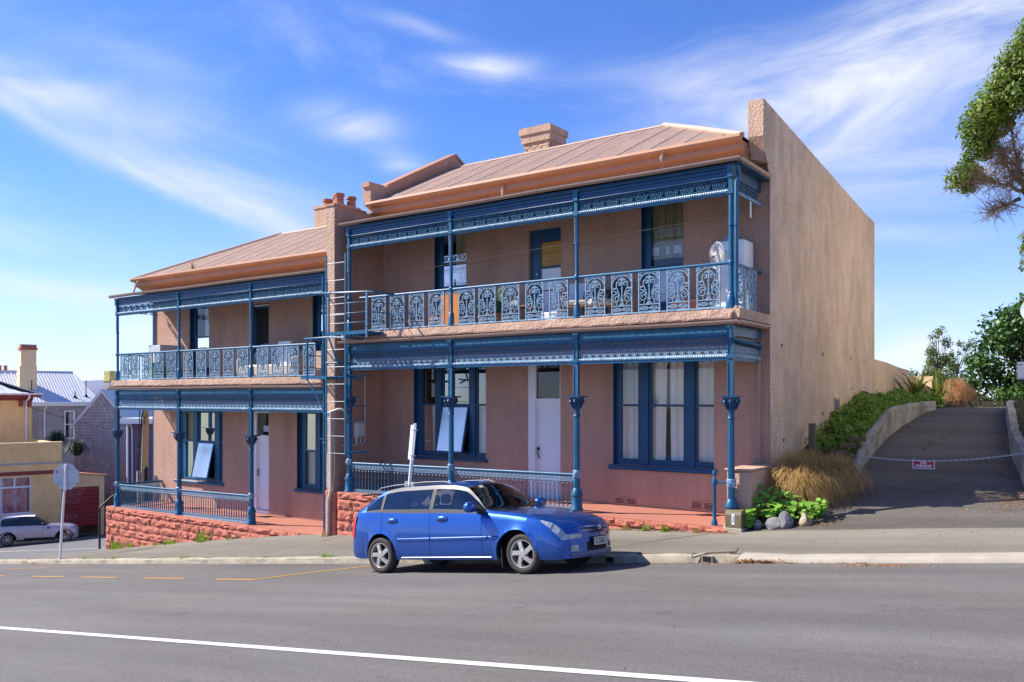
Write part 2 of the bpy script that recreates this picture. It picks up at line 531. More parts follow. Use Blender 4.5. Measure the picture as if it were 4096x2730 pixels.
def raw_mesh(name, verts, faces, mats, smooth=False):
    """quick mesh from numpy arrays, quads or tris"""
    me = bpy.data.meshes.new(name)
    nv = len(verts); nf, k = faces.shape
    me.vertices.add(nv); me.vertices.foreach_set('co', np.asarray(verts, dtype=np.float32).ravel())
    me.loops.add(nf * k); me.loops.foreach_set('vertex_index', faces.astype(np.int32).ravel())
    me.polygons.add(nf); me.polygons.foreach_set('loop_start', np.arange(0, nf * k, k, dtype=np.int32))
    if smooth: me.polygons.foreach_set('use_smooth', np.ones(nf, dtype=bool))
    if not isinstance(mats, (list, tuple)): mats = [mats]
    for m_ in mats: me.materials.append(m_)
    me.update(); me.validate()
    return me


def leaves(points, normals, size, aspect=0.5, jitter=0.7, rnd=rng, szvar=0.4):
    """one diamond leaf per point, as numpy verts and faces (bent along the middle)"""
    n = len(points)
    d = normals + rnd.normal(0, jitter, (n, 3)); d /= np.linalg.norm(d, axis=1)[:, None] + 1e-9
    t = np.cross(d, rnd.normal(0, 1, (n, 3))); t /= np.linalg.norm(t, axis=1)[:, None] + 1e-9
    s = np.cross(d, t)
    L = (size * (1 + szvar * rnd.uniform(-1, 1, n)))[:, None]
    a = points - t * L * 0.5; b = points + s * L * aspect * 0.5 + d * L * 0.06
    c = points + t * L * 0.5; e = points - s * L * aspect * 0.5 + d * L * 0.06
    v = np.stack([a, b, c, e], 1).reshape(-1, 3)
    f = np.arange(4 * n).reshape(n, 4)
    return v, f


def road_z(X, Y):
    d = min(max(0.0, -2.3 - Y), 9.5)
    x = max(min(X, 16.0), -75.0)
    return -0.493 + 0.114 * x + 0.067 * d - 0.0035 * d * d
# ================================================================== ground, road, pavement
def interp(x, pts):
    if x <= pts[0][0]: return pts[0][1]
    for (x0, y0), (x1, y1) in zip(pts, pts[1:]):
        if x <= x1: return y0 + (y1 - y0) * (x - x0) / (x1 - x0)
    return pts[-1][1]


def smooth01(t):
    t = min(1, max(0, t)); return t * t * (3 - 2 * t)


BASEZ = [(-23, -3.10), (-19.9, -2.615), (-17.6, -2.26), (-15.2, -1.89), (-11.2, -1.345), (-9.8, -1.23), (-4.8, -0.61), (-1.9, -0.355), (0.2, -0.255),
         (1.0, -0.16), (2.0, -0.06), (3.0, 0.05), (5.0, 0.24), (9.0, 0.6)]


def kerb_top(X):
    drop = 0.13 if X < 0.4 else 0.13 - 0.05 * smooth01((X - 0.4) / 1.6)
    return road_z(X, -2.15) + drop


def foot_z(X, Y):
    """pavement and drive"""
    k = kerb_top(X); b = interp(X, BASEZ)
    t = (Y + 2.0) / 1.9
    if t <= 1: z = k + (b - k) * max(0, t)
    else:
        z = b * (1 - smooth01((Y + 0.1) / 3.0)) + 0.17 * max(0, Y)
        if Y > 9.5: z = min(z, 1.62 + 0.20 * (1 - math.exp(-(Y - 9.5) / 0.9)))
    return z


def asphalt(name, col, agg=0.35, tint=(1, 1, 1), stain=0.16, ascale=170, bump=0.5):
    m = bpy.data.materials.new(name); m.use_nodes = True
    n = m.node_tree.nodes; l = m.node_tree.links; b = n["Principled BSDF"]
    t = n.new("ShaderNodeTexCoord").outputs["Object"]
    b.inputs["Roughness"].default_value = 0.85
    b.inputs["Specular IOR Level"].default_value = 0.35
    vo = n.new("ShaderNodeTexVoronoi"); vo.inputs["Scale"].default_value = ascale; l.new(t, vo.inputs["Vector"])
    mr = n.new("ShaderNodeMapRange"); mr.inputs["To Min"].default_value = 1 - agg; mr.inputs["To Max"].default_value = 1 + agg
    sepc = n.new("ShaderNodeSeparateColor"); l.new(vo.outputs["Color"], sepc.inputs[0]); l.new(sepc.outputs[0], mr.inputs["Value"])
    fine = n.new("ShaderNodeTexNoise"); fine.inputs["Scale"].default_value = 38; fine.inputs["Detail"].default_value = 5
    fine.inputs["Roughness"].default_value = 0.8; l.new(t, fine.inputs["Vector"])
    fr = n.new("ShaderNodeMapRange"); fr.inputs["From Min"].default_value = 0.3; fr.inputs["From Max"].default_value = 0.7
    fr.inputs["To Min"].default_value = 0.82; fr.inputs["To Max"].default_value = 1.18; l.new(fine.outputs["Fac"], fr.inputs["Value"])
    mp = n.new("ShaderNodeMapping"); mp.inputs["Scale"].default_value = (0.25, 1.1, 0.25); l.new(t, mp.inputs["Vector"])
    big = n.new("ShaderNodeTexNoise"); big.inputs["Scale"].default_value = 0.9; big.inputs["Detail"].default_value = 7
    big.inputs["Roughness"].default_value = 0.62; l.new(mp.outputs[0], big.inputs["Vector"])
    br = n.new("ShaderNodeMapRange"); br.inputs["From Min"].default_value = 0.3; br.inputs["From Max"].default_value = 0.7
    br.inputs["To Min"].default_value = 1 - stain; br.inputs["To Max"].default_value = 1 + stain; l.new(big.outputs["Fac"], br.inputs["Value"])
    m1 = n.new("ShaderNodeMath"); m1.operation = 'MULTIPLY'; l.new(mr.outputs[0], m1.inputs[0]); l.new(fr.outputs[0], m1.inputs[1])
    # wheel-polished bands along the road
    mpb = n.new("ShaderNodeMapping"); mpb.inputs["Scale"].default_value = (0.035, 0.9, 0.3); l.new(t, mpb.inputs["Vector"])
    band = n.new("ShaderNodeTexNoise"); band.inputs["Scale"].default_value = 1.0; band.inputs["Detail"].default_value = 6; l.new(mpb.outputs[0], band.inputs["Vector"])
    bdr = n.new("ShaderNodeMapRange"); bdr.inputs["From Min"].default_value = 0.32; bdr.inputs["From Max"].default_value = 0.68
    bdr.inputs["To Min"].default_value = 1 - stain * .8; bdr.inputs["To Max"].default_value = 1 + stain * .8; l.new(band.outputs["Fac"], bdr.inputs["Value"])
    # scattered dark spots of oil and small patches
    sp = n.new("ShaderNodeTexNoise"); sp.inputs["Scale"].default_value = 2.3; sp.inputs["Detail"].default_value = 8; sp.inputs["Roughness"].default_value = 0.75; l.new(t, sp.inputs["Vector"])
    spr = n.new("ShaderNodeMapRange"); spr.inputs["From Min"].default_value = 0.30; spr.inputs["From Max"].default_value = 0.42
    spr.inputs["To Min"].default_value = 0.72; spr.inputs["To Max"].default_value = 1.0; l.new(sp.outputs["Fac"], spr.inputs["Value"])
    mb1 = n.new("ShaderNodeMath"); mb1.operation = 'MULTIPLY'; l.new(m1.outputs[0], mb1.inputs[0]); l.new(bdr.outputs[0], mb1.inputs[1])
    m1 = n.new("ShaderNodeMath"); m1.operation = 'MULTIPLY'; l.new(mb1.outputs[0], m1.inputs[0]); l.new(spr.outputs[0], m1.inputs[1])
    m2 = n.new("ShaderNodeMath"); m2.operation = 'MULTIPLY'; l.new(m1.outputs[0], m2.inputs[0]); l.new(br.outputs[0], m2.inputs[1])
    # slow change of hue between grey and warm grey
    hue = n.new("ShaderNodeTexNoise"); hue.inputs["Scale"].default_value = 0.35; hue.inputs["Detail"].default_value = 3; l.new(t, hue.inputs["Vector"])
    cm = n.new("ShaderNodeMix"); cm.data_type = 'RGBA'; l.new(hue.outputs["Fac"], cm.inputs["Factor"])
    cm.inputs["A"].default_value = (*[c * k for c, k in zip(col, (1.06, 1.0, 0.90))], 1)
    cm.inputs["B"].default_value = (*[c * k for c, k in zip(col, (0.97, 1.0, 1.07))], 1)
    mx = n.new("ShaderNodeMix"); mx.data_type = 'RGBA'; mx.blend_type = 'MULTIPLY'; mx.inputs["Factor"].default_value = 1
    l.new(cm.outputs["Result"], mx.inputs["A"]); l.new(m2.outputs[0], mx.inputs["B"])
    l.new(mx.outputs["Result"], b.inputs["Base Color"])
    bp = n.new("ShaderNodeBump"); bp.inputs["Strength"].default_value = bump; bp.inputs["Distance"].default_value = 0.006
    l.new(vo.outputs["Distance"], bp.inputs["Height"]); l.new(bp.outputs[0], b.inputs["Normal"])
    return m


M['road'] = asphalt('road_asphalt', (0.140, 0.130, 0.122), stain=.17)
M['path'] = asphalt('pavement_asphalt', (0.185, 0.168, 0.135), agg=0.18, stain=0.2, bump=0.25)
M['drive'] = asphalt('driveway_asphalt', (0.105, 0.094, 0.082), agg=0.2, stain=0.28, bump=0.3)
M['side'] = asphalt('side_street_asphalt', (0.15, 0.148, 0.15), stain=0.1)
M['kerb'] = mat('old_concrete', (0.27, 0.235, 0.165), 0.9, 0.0, 2.2, 0.6, 30, 5, col2=(0.46, 0.40, 0.30), speck=0.2, speck_scale=60)
M['newconc'] = mat('pale_concrete', (0.36, 0.315, 0.25), 0.9, 0.16, 1.6, 0.3, 40, 5, speck=0.1, speck_scale=80)
M['conc'] = mat('weathered_concrete', (0.22, 0.205, 0.17), 0.9, 0.0, 1.8, 0.6, 25, 5, col2=(0.56, 0.54, 0.48), stain=.3, stain_scale=2.0, speck=0.2, speck_scale=40)
M['line_w'] = mat('white_road_paint', (0.68, 0.68, 0.65), 0.7, 0.08, 6.0, 0.3, 120, speck=0.18, speck_scale=70, stain=.14, stain_scale=3, stain_stretch=(1, 1, 1))
M['line_y'] = mat('yellow_road_paint', (0.68, 0.34, 0.04), 0.7, 0.1, 6.0, 0.3, 120, speck=0.2, speck_scale=90)
M['soil'] = mat('garden_soil', (0.055, 0.042, 0.024), 0.95, 0.3, 4.0, 0.9, 20, 5, speck=0.35, speck_scale=40)
M['grassland'] = mat('rough_ground', (0.07, 0.085, 0.035), 0.95, 0.3, 0.4)
M['hill'] = mat('distant_hill', (0.17, 0.19, 0.27), 1.0, 0.12, 0.01)  # muted blue-grey puts the haze of distance into the colour


def sheet(name, xs, ys, zf, m, kind='structure', skip=None):
    b = MB(); n = len(ys)
    b.v = [(x, y, zf(x, y)) for x in xs for y in ys]
    for i in range(len(xs) - 1):
        for j in range(n - 1):
            if skip and skip((xs[i] + xs[i + 1]) / 2, (ys[j] + ys[j + 1]) / 2): continue
            b.f.append((i * n + j, (i + 1) * n + j, (i + 1) * n + j + 1, i * n + j + 1)); b.mi.append(0)
    o = b.build(name, m, smooth='all')
    return tag(o, kind=kind)


def lin(a, b, n): return [a + (b - a) * i / (n - 1) for i in range(n)]


# land to the horizon, below everything else
def land_z(X, Y):
    z = road_z(X, -2.3) - 0.5
    if Y > 0: z -= 0.03 * Y * (1 if X < -15 else 0)
    if X > 1.9 and Y > 12.5: z = max(z, 1.45 - 0.02 * (Y - 12.5))
    elif X > -12 and Y > 15: z = max(z, min(1.45, 1.45 + (X - 1.9) * 0.12) - 0.02 * (Y - 15))
    return z


gx = [-3000, -1200, -500, -200] + lin(-110, 40, 61) + [80, 200, 600, 1500, 3000]
gy = [-3000, -1000, -300, -100, -40] + lin(-24, 60, 43) + [90, 200, 500, 1200, 3000]
o = sheet('ground', gx, gy, lambda X, Y: land_z(X, Y) - (0 if -110 < X < 40 and -24 < Y < 60 else 3.0), M['grassland'])

sheet('road', lin(-75, 18, 94), [-24, -18, -14, -12] + lin(-11, -2.15, 24), road_z, M['road'])
ss = sheet('side_street', lin(-75, -19.6, 40), [-2.15] + lin(-1.9, 70, 50), lambda X, Y: road_z(X, -2.3) - 0.03 * max(0, Y), M['side'],
           skip=lambda X, Y: X > -23.5 and Y < -0.1 and Y > -2.2 and X > -23.2 - 0 * Y and False)

# pavement: bounded at its left end by the side street
def pave_left(Y): return -19.95 - 3.3 * min(1, max(0, (-0.1 - Y) / 1.9)) ** 0.8


pb = MB()
pxs = [0.0, .03, .06, .1] + lin(.14, 1, 60); pys = lin(-2.0, -0.06, 12)
X_END = 8.0
pb.grid(lambda i, j: (pave_left(pys[j]) + (X_END - pave_left(pys[j])) * pxs[i], pys[j], foot_z(pave_left(pys[j]) + (X_END - pave_left(pys[j])) * pxs[i], pys[j]) + 0.004),
        len(pxs), len(pys))
tag(pb.build('pavement', M['path'], smooth='all'), kind='structure')
# skirt where the pavement stands above the side street
sk = MB()
for j in range(len(pys) - 1):
    a, c = pys[j], pys[j + 1]
    xa, xc = pave_left(a), pave_left(c)
    sk.quad((xa, a, foot_z(xa, a) + 0.004), (xc, c, foot_z(xc, c) + 0.004), (xc, c, -3.6), (xa, a, -3.6))
tag(sk.build('pavement_edge', M['kerb']), kind='structure')

# drive: from pavement up the slope
sheet('driveway', lin(0.4, 5.2, 25), [-0.06] + lin(0.3, 14.2, 50), lambda X, Y: foot_z(X, Y), M['drive'])

# kerb: bedding strip and kerb stones with open joints
kb = MB()
kb.grid(lambda i, j: (-23.3 + i * 0.8, (-2.145, -2.145, -2.0)[j], (road_z(-23.3 + i * 0.8, -2.15) - 0.2, kerb_top(-23.3 + i * 0.8) - 0.03, kerb_top(-23.3 + i * 0.8) - 0.03)[j]), 40, 3)
kerb = tag(kb.build('kerb', M['kerb']), kind='structure')
joints = [-23.3, -20.9, -18.9, -16.5, -14.4, -12.1, -9.9, -7.7, -5.5, -3.3, -1.35, -0.62, 0.35, 1.1]
for a, c in zip(joints, joints[1:]):
    b = MB(); n = 9; g = 0.012
    jit = [random.uniform(-0.006, 0.006) for _ in range(n)]
    prof = ((-2.165, -0.14), (-2.155, 0.0), (-2.145, 0.105), (-2.125, 0.128), (-2.06, 0.135), (-1.99, 0.132))
    def P(i, j):
        X = a + g + (c - a - 2 * g) * i / (n - 1)
        e = 0.015 if i in (0, n - 1) else 0
        k = kerb_top(X) - 0.13
        return (X, prof[j][0] + (jit[i] + e if j < 4 else 0), k + prof[j][1] + (jit[i] - e * .6 if j > 1 else 0))
    b.grid(P, n, len(prof))
    b.f.append(tuple(range(len(prof)))); b.mi.append(0)
    b.f.append(tuple((n - 1) * len(prof) + j for j in range(len(prof)))); b.mi.append(0)
    b.build('kerb_stone', M['kerb'], kerb, smooth=True)
# paler rounded crossing in front of the drive
b = MB(); prof = ((-2.20, -0.03), (-2.185, 0.02), (-2.17, 0.07), (-2.14, 0.105), (-2.08, 0.125), (-1.99, 0.134), (-1.90, 0.138))
def P(i, j):
    X = 1.1 + (8 - 1.1) * i / 30
    k = road_z(X, -2.15); s = (kerb_top(X) - k) / 0.13
    return (X, prof[j][0], k + prof[j][1] * s + 0.006 + 0)
b.grid(P, 31, len(prof))
b.build('vehicle_crossing', M['newconc'], kerb, smooth='all')
# drain outlets through the kerb
for X in (-1.05, 0.62):
    b = MB(); z = road_z(X, -2.15)
    b.cur = 0
    b.box(X - .085, X - .07, -2.19, -2.10, z + .015, z + .105); b.box(X + .07, X + .085, -2.19, -2.10, z + .015, z + .105)
    b.box(X - .085, X + .085, -2.19, -2.10, z + .105, z + .118); b.box(X - .085, X + .085, -2.19, -2.10, z + .002, z + .015)
    b.cur = 1; b.quad((X - .07, -2.185, z + .015), (X + .07, -2.185, z + .015), (X + .07, -2.185, z + .105), (X - .07, -2.185, z + .105))
    b.build('drain_outlet', [M['kerb'], M['dark']], kerb)


def road_strip(name, p, q, w, m, n=40, dz=0.004, zf=road_z):
    b = MB(); dx, dy = q[0] - p[0], q[1] - p[1]; L = math.hypot(dx, dy); nx, ny = -dy / L * w / 2, dx / L * w / 2
    b.grid(lambda i, j: (p[0] + dx * i / n + (nx if j else -nx), p[1] + dy * i / n + (ny if j else -ny),
                         zf(p[0] + dx * i / n + (nx if j else -nx), p[1] + dy * i / n + (ny if j else -ny)) + dz), n + 1, 2)
    return tag(b.build(name, m, smooth='all'), kind='structure')


road_strip('centre_line', (-20, -9.66), (12, -8.80), 0.115, M['line_w'], 60, 0.005)
for a, c in ((-17.6, -16.0), (-14.57, -13.17), (-12.42, -11.06), (-10.0, -8.69), (-7.7, -6.6)):
    road_strip('parking_line', (a, -4.90), (c, -4.88), 0.09, M['line_y'], 4, 0.005)
road_strip('parking_line', (-6.62, -4.88), (-6.05, -2.20), 0.09, M['line_y'], 8, 0.006)
road_strip('parking_line', (-19.0, -3.6), (-16.6, -2.5), 0.09, M['line_y'], 8, 0.006)
road_strip('street_line', (-40.0, 0.5), (-20.3, 2.0), 0.10, M['line_w'], 20, 0.005, zf=lambda X, Y: road_z(X, -2.3) - 0.03 * max(0, Y))

# pavement cracks and old scar lines, thin tar beads
def crack(pts, w=0.012, m='dark'):
    b = MB(); P = []
    for (x0, y0), (x1, y1) in zip(pts, pts[1:]):
        for k in range(6):
            t = k / 6; P.append((x0 + (x1 - x0) * t + random.uniform(-.012, .012), y0 + (y1 - y0) * t + random.uniform(-.012, .012)))
    P.append(pts[-1])
    vs = []
    for i, (x, y) in enumerate(P):
        a = P[max(0, i - 1)]; c = P[min(len(P) - 1, i + 1)]; q = math.hypot(c[0] - a[0], c[1] - a[1]) or 1
        nx, ny = -(c[1] - a[1]) / q, (c[0] - a[0]) / q; ww = w * random.uniform(.35, 1) / 2
        vs += [(x + nx * ww, y + ny * ww, foot_z(x + nx * ww, y + ny * ww) + .009), (x - nx * ww, y - ny * ww, foot_z(x - nx * ww, y - ny * ww) + .009)]
    b.add(vs, [(2 * i, 2 * i + 1, 2 * i + 3, 2 * i + 2) for i in range(len(P) - 1)])
    tag(b.build('pavement_crack', M[m]), kind='structure')


M['tar'] = mat('old_tar_seam', (0.05, 0.046, 0.04), 0.9)
for pts in (((-14.2, -1.95), (-12.2, -0.2)), ((-10.6, -1.95), (-9.2, -0.3)), ((-1.5, -1.8), (-0.1, -0.35)), ((-17.5, -1.9), (-16.2, -.4)), ((-6.6, -1.9), (-6.0, -.3))):
    crack(pts, 0.02, 'tar')

# far hill on the left
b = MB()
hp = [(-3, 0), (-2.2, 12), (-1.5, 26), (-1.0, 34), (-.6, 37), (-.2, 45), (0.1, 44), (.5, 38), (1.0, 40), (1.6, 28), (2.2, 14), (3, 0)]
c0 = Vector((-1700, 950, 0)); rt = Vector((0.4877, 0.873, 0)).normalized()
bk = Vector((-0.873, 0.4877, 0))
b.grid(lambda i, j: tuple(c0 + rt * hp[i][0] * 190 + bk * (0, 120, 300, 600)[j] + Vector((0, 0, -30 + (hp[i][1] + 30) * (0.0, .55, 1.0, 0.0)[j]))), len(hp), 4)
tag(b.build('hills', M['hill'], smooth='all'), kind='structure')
# ================================================================== terrace houses
W = 1.5          # face of the set back front walls


def wall_holes(b, x0, x1, z0, z1, y0, y1, holes):
    xs = sorted({x0, x1, *[h[0] for h in holes], *[h[1] for h in holes]})
    zs = sorted({z0, z1, *[h[2] for h in holes], *[h[3] for h in holes]})
    xs = [x for x in xs if x0 <= x <= x1]; zs = [z for z in zs if z0 <= z <= z1]
    def inh(x, z): return any(h[0] < x < h[1] and h[2] < z < h[3] for h in holes)
    for i in range(len(xs) - 1):
        for j in range(len(zs) - 1):
            a, c, d, e = xs[i], xs[i + 1], zs[j], zs[j + 1]
            if inh((a + c) / 2, (d + e) / 2): continue
            b.quad((a, y0, d), (c, y0, d), (c, y0, e), (a, y0, e))
            b.quad((a, y1, d), (a, y1, e), (c, y1, e), (c, y1, d))
    for h in holes:
        a, c, d, e = h
        b.quad((a, y0, d), (a, y0, e), (a, y1, e), (a, y1, d)); b.quad((c, y0, d), (c, y1, d), (c, y1, e), (c, y0, e))
        b.quad((a, y0, d), (a, y1, d), (c, y1, d), (c, y0, d)); b.quad((a, y0, e), (c, y0, e), (c, y1, e), (a, y1, e))


def spiral(cx, cz, r0, r1, a0, a1, n=14):
    return [(cx + (r0 + (r1 - r0) * i / n) * math.cos(a0 + (a1 - a0) * i / n), cz + (r0 + (r1 - r0) * i / n) * math.sin(a0 + (a1 - a0) * i / n)) for i in range(n + 1)]


def bez(p0, p1, p2, n=8):
    return [((1 - t) ** 2 * p0[0] + 2 * t * (1 - t) * p1[0] + t * t * p2[0], (1 - t) ** 2 * p0[1] + 2 * t * (1 - t) * p1[1] + t * t * p2[1]) for t in [i / n for i in range(n + 1)]]


def mirror(pts): return [(-x, z) for x, z in pts]


def make_panel_mesh():
    """cast iron balustrade panel: arched frame, vase of scrolling flowers, lozenge foot"""
    b = MB(); w = 0.017; y0, y1 = -0.012, 0.012
    H = 0.745; hw = 0.212
    for s in (-1, 1):
        b.box(s * hw - .011, s * hw + .011, -.016, .016, 0, H)
        q = lambda pts, ww=w: b.ribbon(pts if s > 0 else mirror(pts), ww, y0, y1)
        q(spiral(.118, .285, .092, .018, R(100), R(100 - 520), 22), .016)
        q(bez((.0, .17), (.02, .30), (.10, .375)), .015)
        q(bez((.02, .22), (.07, .42), (.115, .50)), .016)
        q(bez((.115, .50), (.16, .44), (.20, .49)), .022)
        q(bez((.115, .50), (.13, .62), (.075, .60)), .018)
        q(spiral(.06, .555, .045, .012, R(30), R(330), 9), .020)
        q(bez((.05, .40), (.13, .40), (.185, .435)), .018)
        q(bez((.0, .66), (.07, .655), (.085, .60)), .016)
        q(bez((.05, .13), (.05, .165), (.0, .175)), .02)
        q(spiral(.175, .695, .028, .010, R(0), R(330), 9), .014)
        q(bez((.0, .068), (.10, .13), (.20, .068)), .014); q(bez((.0, .068), (.10, .006), (.20, .068)), .014)
        q([(.03, .068), (.17, .068)], .014); q([(.10, .038), (.10, .098)], .014)
        q(bez((.10, .13), (.11, .16), (.095, .20)), .014)
    b.ribbon([(hw * math.cos(R(a)), .53 + .19 * math.sin(R(a))) for a in range(0, 181, 12)], .018, y0, y1)
    b.box(-hw, hw, -.014, .014, .128, .146); b.box(-hw, hw, -.014, .014, 0, .014); b.box(-hw, hw, -.016, .016, H - .018, H)
    b.ribbon([(0, .146), (0, .73)], .018, y0, y1)
    b.ribbon([(-.03, .62), (0, .645), (.03, .62)], .025, -.016, .016)
    b.ribbon([(-.022, .47), (.022, .47)], .03, -.016, .016)
    b.ribbon([(-.03, .20), (0, .17), (.03, .20)], .02, -.016, .016)
    return b.mesh('balustrade_panel', M['lace'])


def make_frieze_upper():
    b = MB(); y0, y1 = -.010, .010; h = .165
    r = .068
    b.ribbon(spiral(-.08, h / 2, r, r, 0, 2 * math.pi, 18), .013, y0, y1)
    for k in range(6):
        a = k * math.pi / 3
        b.ribbon([(-.08, h / 2), (-.08 + r * .9 * math.cos(a), h / 2 + r * .9 * math.sin(a))], .011, y0, y1)
    b.ribbon(spiral(-.08, h / 2, .018, .018, 0, 2 * math.pi, 8), .014, -.014, .014)
    b.ribbon(spiral(.06, h / 2, .066, .012, R(180), R(180 + 560), 22), .013, y0, y1)
    b.ribbon(bez((.0, .01), (.10, .03), (.155, .155)), .012, y0, y1)
    b.ribbon(bez((.0, .155), (.05, .14), (.08, .09)), .012, y0, y1)
    b.ribbon([(-.16, .005), (.16, .005)], .012, y0, y1); b.ribbon([(-.16, .16), (.16, .16)], .012, y0, y1)
    return b.mesh('lace_unit', M['blue'])


def make_frieze_lower():
    b = MB(); y0, y1 = -.012, .012
    # upper band
    for s in (-1, 1):
        q = lambda pts, ww=.012: b.ribbon(pts if s > 0 else mirror(pts), ww, y0, y1)
        q(spiral(.04, .225, .034, .010, R(180), R(180 + 450), 14))
        q(bez((.0, .18), (.05, .17), (.08, .215))); q(bez((.0, .27), (.045, .275), (.08, .24)))
        # lower band : fan of leaves between rings
        q(bez((.0, .015), (.03, .07), (.022, .125)), .016)
        q(bez((.0, .015), (.06, .05), (.07, .085)), .016)
        q(spiral(.052, .122, .026, .009, R(200), R(-190), 12), .013)
    b.ribbon([(0, .01), (0, .15)], .014, y0, y1)
    b.mi = [1 if sum(b.v[i][2] for i in f) / len(f) > .155 else 0 for f in b.f]; b.cur = 1  # upper band plain blue as if shaded, lower band pale as if sunlit
    b.ribbon(spiral(0, .225, .016, .016, 0, 2 * math.pi, 8), .012, y0, y1)
    b.ribbon([(-.08, .16), (.08, .16)], .012, y0, y1); b.ribbon([(-.08, .285), (.08, .285)], .014, y0, y1)
    b.cur = 0; b.ribbon([(-.08, .005), (.08, .005)], .014, y0, y1)
    return b.mesh('lace_unit', [M['lace'], M['blue']])


def make_baluster():
    b = MB()
    b.lathe(0, 0, [(.010, 0), (.024, .02), (.012, .045), (.020, .10), (.012, .20), (.010, .30), (.017, .315), (.010, .33), (.009, .46), (.018, .475), (.008, .49)], 6)
    for s in (-1, 1):
        b.ribbon(bez((0, .46), (s * .015, .50), (s * .045, .53)), .012, -.008, .008)
    return b.mesh('baluster', M['blue'], smooth=True)


def make_rail_lace(z, h):
    """pierced strip above or below the balusters, 0.104 long"""
    b = MB(); y0, y1 = -.010, .010
    b.ribbon(spiral(-.026, z + h / 2, h * .38, .010, R(0), R(500), 14), .010, y0, y1)
    b.ribbon(spiral(.026, z + h / 2, h * .38, .010, R(180), R(-320), 14), .010, y0, y1)
    b.ribbon([(-.052, z + .004), (.052, z + .004)], .010, y0, y1); b.ribbon([(-.052, z + h), (.052, z + h)], .010, y0, y1)
    return b.mesh('rail_lace', M['lace'])


ME_PANEL = make_panel_mesh(); ME_FU = make_frieze_upper(); ME_FL = make_frieze_lower(); ME_BAL = make_baluster(); ME_RL = (make_rail_lace(0, .085), make_rail_lace(.575, .095))


def rope(b, p, q, r, twist=0.045, seg=8):
    """rope-moulded rod from p to q along x or y"""
    p = Vector(p); q = Vector(q); L = (q - p).length; n = max(2, int(L / twist) * 2)
    pts = []; rs = []
    for i in range(n + 1):
        pts.append(p.lerp(q, i / n)); rs.append(r * (1.0 if i % 2 else 0.80))
    b.tube(pts, rs, seg)


